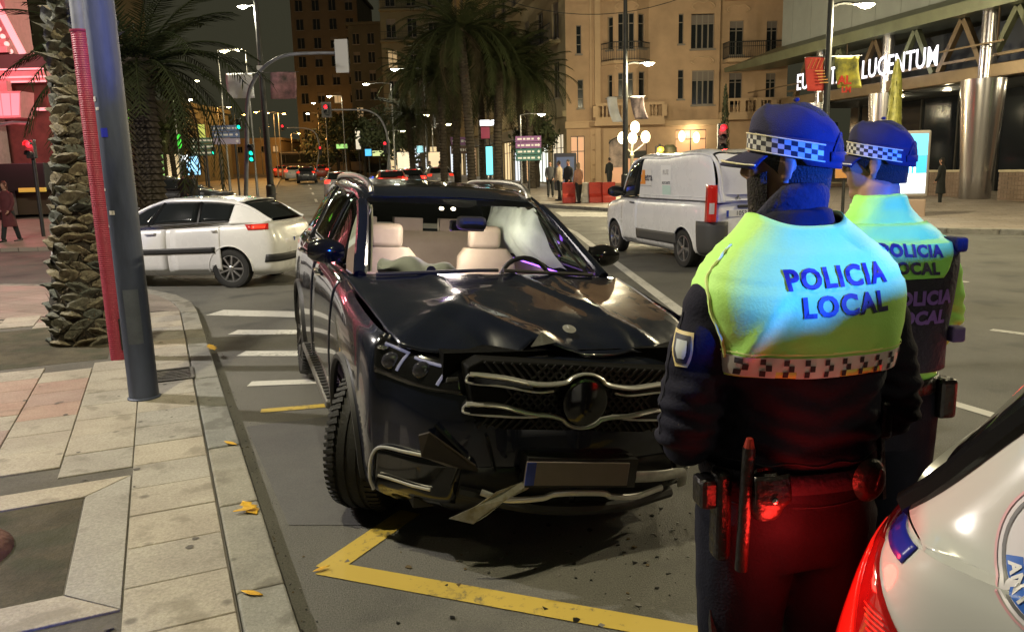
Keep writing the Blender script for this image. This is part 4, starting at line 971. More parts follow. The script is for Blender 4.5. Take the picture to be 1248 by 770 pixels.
# stone ledges, balustrades, base course
def ledge(p0, p1, py, th, y, name='ledge', d=.3): MB().box(((bx(p0) + bx(p1)) / 2, y, bz(py)), (bx(p1) - bx(p0), d, th)).build(name, ochre2, cb, bevel=.03)
ledge(688, 880, 152, .35, -.14); ledge(688, 735, 148, .12, -.16, d=.4); ledge(876, 962, 144, .4, .35, d=.4)
slab_along(cb, [(bx(716), -.1, 0), (bx(722), -1.25, 0), (bx(806), -1.25, 0), (bx(810), -.1, 0)], bz(148), .3, Vector((0, -1, 0)), .1, ochre2, 'terrace_slab')
balustrade(cb, (bx(723), -1.15, 0), (bx(805), -1.15, 0), bz(148), ochre2, 4)
balustrade(cb, (bx(884), -.35, 0), (bx(960), -.35, 0), bz(141, 910), ochre2, 4)
slab_along(cb, [(bx(882), .3, 0), (bx(882), -.5, 0), (bx(962), -.5, 0)], bz(141, 910), .25, Vector((0, -1, 0)), .8, ochre2, 'terrace_slab')
MB().box((bx(728), -.10, 9), (.35, .25, 19)).build('pilaster', ochre2, cb); MB().box((bx(720), -.06, 9), (.12, .14, 19)).build('pilaster', ochre2, cb)
for px_, py_ in ((855, 75), (855, 8), (900, 75), (900, 10), (762, 82), (762, 10)):      # relief ornaments over the windows
    mb = MB(); z = bz(py_, px_)
    for sgn in (-1, 1): mb.tube(spline([(bx(px_), -.06, z + .2), (bx(px_) + sgn * .35, -.08, z + .25), (bx(px_) + sgn * .7, -.06, z), (bx(px_) + sgn * .5, -.06, z - .15)], 10), .05, 6)
    o = mb.build('relief_ornament', ochre2, cb, smooth=True)
    if 740 < px_ < 790: o.location.y = -.55
    if px_ == 900: o.location.y = .5
# ground floor of the bay with arched shop window and portrait poster
hs_ = [(bx(742), bx(789), .15, bz(170)), ]
o, P, u, n, hs = seg(735, 790, -.05, hs_, ochre2, px0Y=-.05, z0=0, z1=bz(152))
mb = MB(); mb.add([P(hs[0][0], hs[0][2], .4), P(hs[0][1], hs[0][2], .4), P(hs[0][1], hs[0][3], .4), P(hs[0][0], hs[0][3], .4)], [(0, 1, 2, 3)]); sw_ = mb.build('shop_window', mat('shop_dim', (.30, .20, .13), .3, var=.5, vs=1.2, emit=(1, .55, .25), es=.16), cb)
arch = MB()
for k in range(13):
    a0, a1 = math.pi * k / 13, math.pi * (k + 1) / 13; cx_ = (hs[0][0] + hs[0][1]) / 2; rx_ = (hs[0][1] - hs[0][0]) / 2
    arch.bar(P(cx_ + rx_ * math.cos(a0), hs[0][3] - .25 + .45 * math.sin(a0), -.03), P(cx_ + rx_ * math.cos(a1), hs[0][3] - .25 + .45 * math.sin(a1), -.03), .08, .10, up=n)
arch.build('arch_moulding', iron, sw_)
MB().box((bx(752), .15, bz(185)), (.95, .03, 1.9)).build('poster', mat('poster_print', (.55, .40, .30), .5, var=.9, vs=1.6, c2=(.03, .025, .02), emit=(1, .7, .5), es=.05), sw_)
MB().bar(P(hs[0][0], 1.9, .3), P(hs[0][1], 1.9, .3), .06, .5).build('shop_band', iron, sw_)
MB().box((bx(765), .2, .95), (bx(786) - bx(745), .03, 1.5)).build('display', pane_lit2, sw_)
for pz in (.9, 1.8, 2.7, 3.6): MB().box((bx(726), -.03, pz), (.62, .12, .82)).build('stone_block', ochre2, cb, bevel=.03)
MB().box((bx(826), 5, ZTOP + .2), (bx(962) - bx(690), 11, .6)).build('roof', ochre2, cb)
MB().box((bx(826), 6.2, ZTOP / 2), (bx(958) - bx(694), 10.5, ZTOP)).build('core', mat('interior_dark', (.03, .025, .02), .9), cb)
# left wing along the avenue
AVD = Vector((-.24, .971, 0)).normalized(); WL = 38.0
A0 = Vector((bx(690), 0, 0)); Wst = A0 + AVD * WL
holes = []; kinds = []
for b_ in range(11):
    x = WL - (1.4 + b_ * 3.4) - 1.3
    for fl in range(4):
        z = 5.6 + fl * f2
        if z < 17: holes.append((x - .05, x + 1.35, z, z + 2.25)); kinds.append('w')
    holes.append((x - .7, x + 2.0, .25, 3.35)); kinds.append('s')
ow, P, u, n = facade(cb, Wst, -AVD, WL, 0, ZTOP, holes, ochre_g)
shopcols = [((1, .75, .4), .9), ((.9, .95, 1.0), 1.1), ((1, .6, .3), .6), ((.95, 1, .9), 1.2), ((1, .85, .6), .8), ((.4, .9, 1.0), 1.0)]
for i, (h, k) in enumerate(zip(holes, kinds)):
    if k == 'w': window(cb, P, u, n, h, mull=1, bars=1, blind=(.3 if i % 3 else 0))
    else: window(cb, P, u, n, h, glow('shop_glow_%d' % (i % 6), *shopcols[i % 6]), 2, 1, iron, sill=False)
for fl in range(1, 4):
    z = 5.45 + fl * f2
    for b0, b1 in ((1, 13), (15, 27)):
        pts = [Wst - AVD * (WL - b1) * 1.0 + n * .7, Wst - AVD * (WL - b0) + n * .7]; pts = [A0 + AVD * b1 + n * .7, A0 + AVD * b0 + n * .7]
        slab_along(cb, pts, z, .18, n, .7, ochre_g); railing(cb, pts, z, .95, .3)
MB().bar(Wst + Vector((0, 0, 4.5)) + n * .1, A0 + Vector((0, 0, 4.5)) + n * .1, .3, .35).build('ledge', ochre_g, cb)
MB().bar(Wst + Vector((0, 0, 3.75)) + n * .25, A0 + AVD * 4 + Vector((0, 0, 3.75)) + n * .25, .5, .7).build('shop_fascia', mat('shop_fascia', (.12, .12, .10), .5, var=.5, vs=.6), cb)

# ---------------------------------------------------------------- apartment blocks further off
def block(x0, x1, Y, ytop, m, label, floors, bays, depth=14, lit=0.08, seed=0, z_first=4.5, name='apartment_block', shop=None, balc=False):
    rnd = random.Random(seed); a = base(x0, Y); b = base(x1, Y); top = at((x0 + x1) / 2, ytop, Y).z - a.z
    t = empty(name, (a.x, Y, a.z), 0, label, 'building'); W = b.x - a.x; holes = []; bw = W / bays; fh = (top - z_first - .6) / floors
    for fl in range(floors):
        for k in range(bays): holes.append((k * bw + bw * .28, k * bw + bw * .72, z_first + fl * fh + fh * .22, z_first + fl * fh + fh * .82))
    if shop:
        for k in range(bays): holes.append((k * bw + bw * .08, k * bw + bw * .92, .2, min(3.2, z_first - .8)))
    o, P, u, n = facade(t, (0, 0, 0), (1, 0, 0), W, -3, top, holes, m)
    nf = floors * bays
    for i, h in enumerate(holes):
        if i >= nf: window(t, P, u, n, h, shop[i % len(shop)], 1, 0, iron, sill=False)
        else: window(t, P, u, n, h, glow('far_lit', (1, .7, .35), .35) if rnd.random() < lit else pane_dark, 1, 0, blind=.3 if rnd.random() < .4 else 0)
    if balc:
        for fl in range(floors):
            z = z_first + fl * fh + fh * .1; pts = [(0, -.8, 0), (W, -.8, 0)]; slab_along(t, pts, z, .2, Vector((0, -1, 0)), .8, m); railing(t, pts, z, .9, .5)
    MB().box((W / 2, depth / 2 + .4, top / 2 - 1.5), (W - .1, depth, top + 2.6)).build('core', m, t); MB().box((W / 2, depth / 2, top + .15), (W + .6, depth + .6, .4)).build('roof', m, t)
    return t
olive = plaster('olive_plaster', (.16, .14, .085)); beige = plaster('beige_plaster', (.16, .12, .075)); dkolive = plaster('dark_olive', (.10, .09, .06)); tan = plaster('tan_wall', (.42, .30, .17))
block(478, 600, 92, -110, olive, 'tall olive apartment block rising behind the dark palms', 7, 5, balc=True, seed=1, shop=[glow('shop_glow_1', (.9, .95, 1), 1.1), glow('shop_glow_0', (1, .75, .4), .9)])
block(375, 452, 128, -10, beige, 'beige tower block at the end of the avenue', 8, 4, seed=2, lit=.05)
block(440, 492, 112, 30, dkolive, 'dark narrow block between the beige tower and the olive block', 6, 3, seed=3)
block(-60, 110, 62, -120, dkolive, 'dark olive block with shuttered windows behind the pink building', 7, 6, seed=4, lit=.03)
block(110, 232, 78, 128, dkolive, 'low dark building with lit shops behind the left palms', 2, 6, seed=5, lit=.1, z_first=3.8, shop=[glow('shop_glow_3', (.95, 1, .9), 1.2), glow('shop_green', (.5, .9, .25), .7), glow('shop_glow_0', (1, .75, .4), .9)])
block(225, 352, 126, 172, tan, 'low tan building lit orange at the foot of the avenue', 1, 9, seed=6, lit=.2, z_first=3.0)
# dark hill behind the town
mb = MB()
def f(i, j):
    x = -260 + i * 330; r_ = 1 - abs(2 * j - 1); return Vector((x, 190 + 120 * j, -2 + 26 * (r_ ** .8) * (.55 + .45 * math.sin(i * 7 + 1)) * (1 if i < .7 else (1 - i) / .3)))
tag(mb.grid(f, 40, 10).build('hill', mat('hill_scrub', (.035, .032, .02), .95, var=.5, vs=.1), None, smooth=True), kind='structure')

# ---------------------------------------------------------------- hotel
HO = Vector((17.35, 29.6, gz(29.6))); HD = Vector((-.216, .976, 0)).normalized(); HNv = Vector((-HD.y, HD.x, 0))
HNv = Vector((-.976, -.216, 0))
ht = empty('hotel', (HO.x, HO.y, .10), 0, 'modern hotel with steel canopy, round columns and illuminated name sign', 'hotel')
def hp(s, d=0.0, z=0.0): return HD * s + HNv * d + Vector((0, 0, z))
panel_m = mat('hotel_panel', (.27, .29, .275), .45, .2, var=.12, vs=1.0); canopy_m = mat('canopy_metal', (.13, .14, .085), .4, .35, var=.25, vs=1.5); bronze = mat('bronze_beam', (.15, .105, .06), .38, .55, var=.2, vs=2)
steel_col = mat('column_steel', (.42, .40, .40), .24, .9, var=.15, vs=3, stretch=(1, 1, .15)); hglass = mat('hotel_glass', (.012, .014, .018), .08, var=.3)
S0, S1 = -16.0, 14.1
for k in range(int((S1 - S0) / 1.62) + 1):           # cladding panels with open joints
    a = S0 + k * 1.62; b = min(a + 1.60, S1)
    for z0, z1 in ((7.55, 10.4), (10.43, 14.0)):
        MB().bar(hp(a, -.35, (z0 + z1) / 2), hp(b, -.35, (z0 + z1) / 2), .08, z1 - z0).build('cladding_panel', panel_m, ht)
MB().bar(hp(S0, -7.5, 10.9), hp(S1 - .1, -7.5, 10.9), 13.9, 6.6).build('wall', panel_m, ht)
c = MB(); sec = [(-2.8, 7.05), (.75, 6.72), (.8, 7.15), (-.2, 7.60), (-2.8, 7.60)]
vv = []
for s_, tp in ((S0, 1), (14.5, 1), (18.6, .8)):
    vv += [hp(s_, d if tp == 1 else d * tp, (z if tp == 1 else 7.0 + (z - 7.0) * .55)) for d, z in sec]
k = len(sec); c.add(vv, [tuple(range(k))[::-1], tuple(2 * k + i for i in range(k))] + [(r_ * k + i, r_ * k + (i + 1) % k, (r_ + 1) * k + (i + 1) % k, (r_ + 1) * k + i) for r_ in range(2) for i in range(k)]); c.build('canopy', canopy_m, ht)
MB().bar(hp(S0, -.2, 4.68), hp(13.4, -.2, 4.68), .5, .48).build('lower_beam', bronze, ht, bevel=.03)
MB().bar(hp(S0, -.25, 5.25), hp(13.2, -.25, 5.25), .12, .10).build('rail', bronze, ht)
for k in range(11):                                  # V braces
    a = 12.6 - k * 2.5; br = MB(); br.bar(hp(a, -.3, 4.95), hp(a - 1.05, -.3, 6.75), .22, .20); br.bar(hp(a - 2.2, -.3, 4.95), hp(a - 1.15, -.3, 6.75), .22, .201); br.build('brace', canopy_m if k % 2 else bronze, ht)
MB().bar(hp(S0, -3.0, 5.8), hp(13.6, -3.0, 5.8), .1, 2.2).build('back_wall', mat('hotel_recess', (.03, .035, .045), .4), ht)
for s_, r_ in ((0, .52), (5.4, .42), (10.2, .42), (-7.5, .52)):
    cmb = MB().lathe([(r_ * .9, 0), (r_ * 1.0, .05), (r_ * 1.05, 1.0), (r_ * 1.45, 4.42)], 36, hp(s_, 0, 0)); cl = cmb.build('column', steel_col, ht, smooth=True, angle=50)
    MB().cyl(hp(s_, -.1, 4.42), hp(s_, -.1, 7.0), r_ * .55, n=20).build('column_neck', steel_col, cl, smooth=True, angle=50)
    a = hp(s_ + r_ * 1.36, .0, 3.0); MB().bar(hp(s_ + r_ * 1.35, .12, 3.15), hp(s_ + r_ * 1.52, .12, 4.40), .07, .12).build('light_strip', glow('led_green', (.12, 1.0, .10), 1.6), cl)
    MB().lathe([(r_ * 1.06, 2.2), (r_ * 1.065, 2.2)], 36, hp(s_, 0, 0), cap=False)
MB().bar(hp(S0, -4.2, 2.2), hp(13.4, -4.2, 2.2), .1, 4.4).build('glazing', hglass, ht)
for k in range(13): MB().bar(hp(12.6 - k * 2.3, -4.12, 0), hp(12.6 - k * 2.3, -4.12, 4.4), .09, .12, up=HNv).build('mullion', iron, ht)
MB().bar(hp(S0, -2.3, 4.42), hp(13.4, -2.3, 4.42), 3.6, .06).build('soffit', mat('soffit', (.05, .055, .06), .5), ht)
for k, (s_, d) in enumerate(((3.6, -1.6), (2.0, -1.4), (-2.2, -1.6), (-3.8, -1.8), (6.5, -1.7), (-.6, -2.8))):
    dl = MB().lathe([(.16, 0), (.16, .02)], 14, hp(s_, d, 4.365)).build('downlight', glow('downlight', (1, .8, .5), 7), ht); light('downlight_light', hp(s_, d, 4.2), warm, 35, .08, dl)
MB().bar(hp(-1.6, -3.6, 2.1), hp(-1.1, -3.6, 2.1), .5, 4.2).build('pillar', mat('hotel_pale', (.38, .33, .25), .6), ht)
MB().bar(hp(-4.6, -3.9, 2.1), hp(-2.2, -3.9, 2.1), .12, 4.2).build('wood_wall', mat('hotel_wood', (.20, .10, .05), .5, var=.3, vs=3), ht)
# low brick wall with pale coping in front of the entrance
brick_m = surf_mat('hotel_brick', (.15, .105, .075), (.21, .15, .11), .8, 3, 40, .3, 50, coord='Object', brick=(.42, .14, 0))
def bwall(s0, s1, d, h):
    w_ = MB().bar(hp(s0, d, h / 2), hp(s1, d, h / 2), .3, h).build('brick_wall', mat('brick_course', (.16, .11, .08), .85, var=.4, vs=5), ht)
    for k in range(int(h / .16)): MB().bar(hp(s0, d, .08 + k * .16), hp(s1, d, .08 + k * .16), .33, .12).build('brick_course', brick_m, w_)
    MB().bar(hp(s0, d, h + .03), hp(s1, d, h + .03), .42, .07).build('coping', mat('coping_pale', (.42, .36, .24), .6), w_)
bwall(.9, 3.4, -.3, 1.12); bwall(-9, -.9, -.3, 1.12)
for a, b in ((3.4, 5.0), (7, 13)): bwall(a, b, -2.0, .5)
# name sign
sign_m = glow('sign_white', (.92, .90, 1.0), 1.7)
HU = -HD                                             # reading direction: towards the camera's right
sg = empty('sign_board', hp(0, 0, 0)); sg.parent = ht; CH.setdefault(ht.name, []).append(sg)
x0, x1 = -11.3, -1.85                                 # along HU
vs_, fs_ = text_mesh('EUROSTARS LUCENTUM', 1.0, bold=.006, ext=.012, align='LEFT', space=1.06)
wtx = max(p.x for p in vs_) - min(p.x for p in vs_); sx = (x1 - x0) / wtx; mnx = min(p.x for p in vs_)
htx = max(p.y for p in vs_) - min(p.y for p in vs_); mny = min(p.y for p in vs_); sy = .78 / htx
mb = MB(); mb.add([HU * (x0 + (p.x - mnx) * sx) + HNv * (.45 + p.z) + Vector((0, 0, 5.12 + (p.y - mny) * sy)) for p in vs_], fs_); mb.build('sign_lettering', sign_m, ht)
bpy.data.objects.remove(sg); CH[ht.name] = [q for q in CH[ht.name] if q.name in bpy.data.objects] if False else [q for q in CH[ht.name] if q is not sg]
MB().bar(hp(1.8, .42, 5.60), hp(-1.2, .42, 5.60), .05, .06).build('sign_bar', bronze, ht); MB().bar(hp(16, .5, 5.45), hp(11, .5, 5.45), .05, .06).build('sign_bar', bronze, ht)
MB().bar(hp(-.9, .42, 5.6), hp(-.9, .42, 6.9), .04, .04).build('sign_hanger', bronze, ht); MB().bar(hp(7.5, .4, 5.9), hp(7.5, .4, 6.9), .04, .04).build('sign_hanger', bronze, ht)
light('sign_light', hp(5, 1.2, 5.7), (.9, .9, 1.0), 60, .4, ht)

# ---------------------------------------------------------------- pink lit building, far left
YP = 33.0; OP = at(-60, 262, YP)
pk = empty('pink_building', (OP.x, YP, gz(YP) + .1), 0, 'building with pink lit mouldings and lantern box at the left edge', 'building')
brick_r = mat('maroon_brick', (.16, .05, .04), .8, var=.35, vs=2.5, bump=.2); pinkp = mat('pink_plaster', (.62, .26, .27), .7, var=.12); neon = glow('pink_neon', (1.0, .32, .34), 1.5); neon2 = glow('pink_panel', (1.0, .36, .42), .75)
def qx(px): return at(px, 130, YP).x - OP.x
def qz(py, px=25): return at(px, py, YP).z - gz(YP) - .1
def pbox(x0, y0, x1, y1, y, d, m, name, bev=.02): 
    return MB().box(((qx(x0) + qx(x1)) / 2, y, (qz(y0) + qz(y1)) / 2), (qx(x1) - qx(x0), d, abs(qz(y0) - qz(y1)))).build(name, m, pk, bevel=bev)
pbox(-70, 100, 66, 262, 1.5, 2.6, brick_r, 'wall'); pbox(-70, 68, 70, 86, 1.2, 3.2, mat('dark_band', (.06, .035, .03), .7), 'parapet')
pbox(-70, 88, 66, 101, .6, 2.0, pinkp, 'cornice', .05)
for y in (86.5, 96, 101.5): pbox(-70, y - 1.0, 67, y + 1.0, -.45, .10, neon, 'neon_line', 0)
pbox(-70, -60, 12, 66, 1.4, 1.6, pinkp, 'tower'); pbox(-70, 48, 22, 58, .7, 1.9, pinkp, 'tower_step'); pbox(-70, 58, 27, 66, .6, 2.2, pinkp, 'tower_step')
a = Vector((qx(14), -.2, qz(-2))); b_ = Vector((qx(40), -.2, qz(67))); MB().bar(a, b_, .14, .22).build('neon_line', neon, pk)
for k in range(7): p = a.lerp(b_, (k + .7) / 7.5); MB().ellipsoid(p + Vector((-.38, 0, -.12)), (.10, .10, .10), 8, 6).build('bulb', glow('bulb', (1, .55, .5), 1.2), pk)
lan = MB(); zt, zb = qz(115), qz(146)
lan.prism([(qx(0), zt), (qx(48), zt), (qx(44), zb), (qx(4), zb)], ((0, -1.15, 0), (1, 0, 0), (0, 0, 1), (0, 1, 0)), .9); lb = lan.build('lantern_box', pinkp, pk)
for k in range(4):
    u0 = .03 + k * .245; u1 = u0 + .215
    q = [(qx(0 + 48 * u0), zt - .08), (qx(48 * u1), zt - .08), (qx(4 + 40 * u1), zb + .08), (qx(4 + 40 * u0), zb + .08)]
    MB().prism(q, ((0, -1.18, 0), (1, 0, 0), (0, 0, 1), (0, 1, 0)), .02).build('lantern_pane', neon2, lb)
MB().box((qx(22), -.7, (zt + qz(101)) / 2), (.35, .3, qz(101) - zt)).build('bracket', pinkp, pk)
pbox(49, 133, 66, 136, -.2, .3, neon, 'neon_line', 0)
pbox(8, 200, 66, 232, -.5, 1.6, mat('shop_black', (.012, .012, .012), .5), 'shop_front'); pbox(-70, 232, 66, 262, .3, .6, mat('shop_base', (.10, .07, .04), .7), 'plinth'); pbox(34, 229, 66, 234, -1.35, .12, mat('yellow_ledge', (.55, .40, .08), .5, emit=(1, .7, .1), es=.25), 'ledge')
pbox(-10, 120, 7, 262, -.6, .9, mat('stone_pillar', (.30, .26, .23), .8, var=.2), 'pillar')
light('pink_light', (qx(25), -3.0, qz(60)), (1, .25, .3), 420, .4, pk); light('pink_light', (qx(25), -2.6, qz(165)), (1, .25, .3), 160, .4, pk)

# ---------------------------------------------------------------- small lit signs left of the avenue and in the shop row
def lit_sign(x0, y0, x1, y1, Y, c, s_, label, post=True, name='lit_sign', rz=0):
    p0 = base((x0 + x1) / 2, Y); a = at(x0, y0, Y) - p0; b = at(x1, y1, Y) - p0; t = empty(name, p0, rz, label, 'sign', 'lit shop signs')
    cx, cz, w_, h = (a.x + b.x) / 2, (a.z + b.z) / 2, b.x - a.x, a.z - b.z
    MB().box((cx, 0, cz), (w_ * 1.08, .16, h * 1.06)).build('case', iron, t, bevel=.03); MB().box((cx, -.085, cz), (w_, .01, h)).build('face', glow('lit_%s' % label.replace(' ', '_')[:24], c, s_), t)
    if post: MB().tube([(cx, .04, 0), (cx, .04, a.z - h)], .05, 8).build('post', dark_steel, t)
    return t
lit_sign(156, 134, 166, 147, 52, (.25, .95, .05), 1.1, 'upper green lit sign right of the blue-grey pole')
lit_sign(216, 164, 223, 181, 56, (.10, .9, .08), 1.0, 'tall green lit sign behind the left palm trunk')
lit_sign(227, 191, 245, 213, 60, (.35, .70, 1.0), 1.8, 'bright pale blue lit panel above the white hatchback')
lit_sign(240, 152, 251, 168, 70, (.85, .9, .20), .6, 'pale yellow lit square left of the blue road sign')
lit_sign(592, 179, 601, 213, 46, (.20, .85, .95), 1.3, 'tall narrow cyan lit panel between palm trunks')
lit_sign(585, 147, 607, 153, 50, (.95, .97, 1.0), 4.0, 'bright white lit strip above the cyan panel')
lit_sign(586, 155, 597, 169, 49, (.45, .06, .10), .35, 'dark red lit sign under the white strip')
lit_sign(508, 178, 516, 186, 54, (.45, .9, .95), 1.2, 'small cyan lit sign in the shop row')
lit_sign(445, 182, 453, 190, 70, (.10, .55, 1.0), 1.2, 'small blue lit sign near the bus end')
lit_sign(454, 184, 470, 190, 72, (.85, .95, .4), .9, 'yellow green lit strip right of the small blue sign')
lit_sign(410, 176, 424, 181, 88, (.45, .9, .25), .9, 'green lit strip under the dark round tree')
lit_sign(484, 186, 500, 208, 58, (1, .88, .62), .8, 'warm lit shop panel left in the row'); lit_sign(520, 186, 540, 210, 57, (1, .80, .5), .7, 'warm lit shop panel in the middle of the row'); lit_sign(433, 160, 440, 182, 76, (1, .9, .7), .6, 'thin pale lit strip behind the arched mast')
t = lit_sign(221, 189, 230, 197, 58, (.9, .95, 1.0), 2.2, 'round white and blue lit sign before the pale blue panel', name='round_sign')
# ================================================================== vehicles
rubber = mat('tyre_rubber', (.018, .018, .018), .75, var=.3, vs=30, bump=.3, bs=80); rim_m = mat('alloy_rim', (.42, .42, .43), .3, .85, var=.15); rim_d = mat('alloy_dark', (.10, .10, .105), .35, .8)
black_pl = mat('black_plastic', (.018, .018, .019), .55, bump=.1, bs=150); chrome = mat('chrome', (.78, .78, .80), .10, 1.0); gloss_blk = mat('gloss_black', (.008, .008, .009), .12, coat=.5)
dark_glass = mat('car_dark_glass', (.012, .014, .015), .05, spec=.6); lamp_clear = mat('lamp_clear', (.10, .10, .11), .05, .2, coat=1)
def paint(name, c, metal=0.0, rough=.28, var=.05): return mat(name, c, rough, metal, var=var, vs=2.0, coat=1.0, rvar=.05)
def wheel(root, p, r, wd, steer=0.0, side=1, spokes=10, rimm=None, rr=.68, tread=True, name='wheel'):
    w_ = empty(name, p); w_.parent = root; CH.setdefault(root.name, []).append(w_); w_.rotation_euler = (0, 0, steer)
    h = wd / 2; prof = [(r * rr, -h * .9), (r * .80, -h), (r * .93, -h * .96), (r * .985, -h * .80)]
    if tread:
        for k in (-.45, 0, .45): prof += [(r, h * (k - .16)), (r * .975, h * (k - .13)), (r * .975, h * (k - .03)), (r, h * (k + .01))]
    prof += [(r, h * .6), (r * .985, h * .80), (r * .93, h * .96), (r * .80, h), (r * rr, h * .9)]
    prof = sorted(prof[:4], key=lambda q: q[1]) * 0 + prof
    t = MB().lathe(prof, 40, ax='X', cap=False); ty = t.build('tyre', rubber, w_, smooth=True, angle=35)
    if tread:
        b = MB()
        for k in range(64):
            a = 2 * math.pi * k / 64
            for sx in (-1, 1):
                x0, x1 = sx * h * .55, sx * h * .97; p0 = Vector((x0, math.cos(a) * r * 1.001, math.sin(a) * r * 1.001)); p1 = Vector((x1, math.cos(a + .04) * r * .965, math.sin(a + .04) * r * .965)); b.bar(p0, p1, .022, .012, up=(0, math.cos(a), math.sin(a)))
        tag(b.build('tread_block', rubber, w_), kind='stuff')
    R_ = r * rr; o = side * h * .72; m = rimm or rim_m
    b = MB().lathe([(R_ * 1.02, side * h * .9), (R_ * .95, side * h * .92), (R_ * .90, side * h * .70), (R_ * .88, -side * h * .6)], 36, ax='X', cap=False)
    for k in range(spokes):
        a = 2 * math.pi * k / spokes; d = Vector((0, math.cos(a), math.sin(a))); b.bar(d * R_ * .14 + Vector((o, 0, 0)), d * R_ * .95 + Vector((side * h * .84, 0, 0)), R_ * (.22 if spokes < 8 else .13), .03, up=(1, 0, 0))
    b.lathe([(R_ * .2, o - side * .02), (R_ * .2, o + side * .02), (R_ * .12, o + side * .03)], 20, ax='X'); b.build('rim', m, w_, smooth=True, angle=35)
    MB().lathe([(R_ * .86, -side * h * .1), (R_ * .84, -side * h * .08)], 30, ax='X').build('brake_disc', rim_d, w_)
    return w_
class Car: pass
def car(name, S, pm, label, cat, group=None, loc=(0, 0, 0), rz=0, res=1.0, glassm=dark_glass, clad=None, panel_van=False, doors=True, hood=True, handles=True, wheels=True, interior=False, rimm=None, steer=0, spokes=10, tread=True):
    t = empty(name, loc, rz, label, cat, group); C = Car(); C.root = t; C.S = S
    hw, fo, wb, ro = S['hw'], S['fo'], S['wb'], S['ro']; gc = S.get('gc', .20); zhf = S['zhf']; zc = S['zc']; zb = S['zb']; zr = S.get('zr', zb + .03); r = S['r']
    plan = [(0, -fo), (.36 * hw, -fo + .02), (.67 * hw, -fo + .10), (.87 * hw, -fo + .29), (.965 * hw, -r * 1.25 if fo > r * 1.5 else -fo * .55), (hw, 0), (hw, r * 1.35), (.99 * hw, wb * .45), (.99 * hw, wb - r * 1.35), (hw, wb), (.98 * hw, wb + ro * .55), (.90 * hw, wb + ro * .85), (.62 * hw, wb + ro * .975), (0, wb + ro)]
    top = [zhf, zhf, zhf + .0, zhf + .03, zhf + (zc - zhf) * .35, zhf + (zc - zhf) * .65, zc, zb, zb + (zr - zb) * .6, zb + (zr - zb) * .85, zr, zr, zr, zr]
    fr = [0, .10, .32, .58, .80, .93, 1.0]; ins = S.get('ins', [.14, .035, .008, 0, .010, .035, .085])
    nose = S.get('nose', [.07, 0, -.02, -.01, .02, .06, .12]); tail = S.get('tail', [-.10, -.01, 0, 0, -.03, -.06, -.10]); wf = [1, 1, 1, .7, .2] + [0] * 9; wt = [0] * 9 + [0, .2, .7, 1, 1]
    C.plan, C.top = plan, top
    P = [[(max(0, x - (ins[j] * min(1, x / (.5 * hw)))), y + nose[j] * wf[i] + tail[j] * wt[i], gc + fr[j] * (top[i] - gc)) for j in range(7)] for i, (x, y) in enumerate(plan)]
    B = Net(P); C.band = B
    # body shell with wheel openings
    nu, nv = int(130 * res), int(24 * res); mb = MB()
    for mx in (1, -1): mb.grid(lambda i, j, mx=mx: B(i * 13, j * 6, mx), nu, nv)
    full = BVHTree.FromPolygons([Vector(v) for v in mb.v], mb.f); C.bvh = full
    ra = r * S.get('arch', 1.17); rings = []
    V = [Vector(v) for v in mb.v]
    def inside(v, yc): return abs(v.x) > hw * .45 and (v.y - yc) ** 2 + (v.z - r) ** 2 < ra * ra
    for yc in (0, wb):
        keep = [];
        for f_ in mb.f:
            if all(inside(V[i], yc) for i in f_): continue
            keep.append(f_)
        for i in {i for f_ in keep for i in f_}:
            if inside(V[i], yc):
                d = Vector((V[i].y - yc, V[i].z - r)); d = d.normalized() * ra if d.length > 1e-6 else Vector((0, ra)); V[i].y = yc + d.x; V[i].z = r + d.y
        mb.f = keep
    mb.v = [tuple(v) for v in V]; mb.m = [0] * len(mb.f); body = mb.build('body', pm, t, smooth=True, angle=50); C.body = body
    un = MB()                                    # floor pan and inner wheel housings
    un.box((0, wb / 2, gc + .08), (hw * 1.5, wb + fo + ro - .5, .10)); un.build('underbody', black_pl, t)
    for yc in (0, wb):
        for sx in (-1, 1):
            def f(i, j): a = R(-4) + i * R(188); return Vector((sx * (hw * (.52 + .42 * j)), yc + math.cos(a) * (ra + .004), r + math.sin(a) * (ra + .004)))
            MB().grid(f, 18, 2).build('wheel_housing', black_pl, t)
            pts = []
            for k in range(23):
                a = R(-6) + R(192) * k / 22; y, z = yc + math.cos(a) * ra, r + math.sin(a) * ra
                if z < gc + .02: z = gc + .02
                h = full.ray_cast(Vector((sx * 3, y, z)), Vector((-sx, 0, 0)))
                x = h[0].x if h[0] is not None and abs(h[0].x) > hw * .6 else sx * hw * .95
                pts.append(Vector((x, y, z)))
            MB().tube(pts, S.get('lip', .018), 6, up=(1, 0, 0), flat=1.0).build('arch_trim', clad or pm, t, smooth=True)
    # greenhouse
    C.strip = None
    g = S['gh']; G = Net([[tuple(p) for p in row] for row in g]); C.gh = G
    roof = MB()
    for mx in (1, -1): roof.grid(lambda i, j, mx=mx: G(1 + i * 2, 1 + j * 2, mx), int(16 * res) + 4, 10)
    C.roof = roof.build('roof', pm, t, smooth=True)
    wd_ = MB()
    for mx in (1, -1): wd_.grid(lambda i, j, mx=mx: G(.02 + i * .96, 1.04 + j * 1.96, mx), 10, 10)
    C.windscreen = wd_.build('windscreen', glassm, t, smooth=True)
    rw = MB()
    for mx in (1, -1): rw.grid(lambda i, j, mx=mx: G(3.06 + i * .82, 1.15 + j * 1.85, mx), 8, 10)
    C.rearglass = rw.build('rear_window', pm if panel_van else dark_glass, t, smooth=True)
    dk = MB()                                    # deck at belt height closes the shell (cowl, parcel shelf)
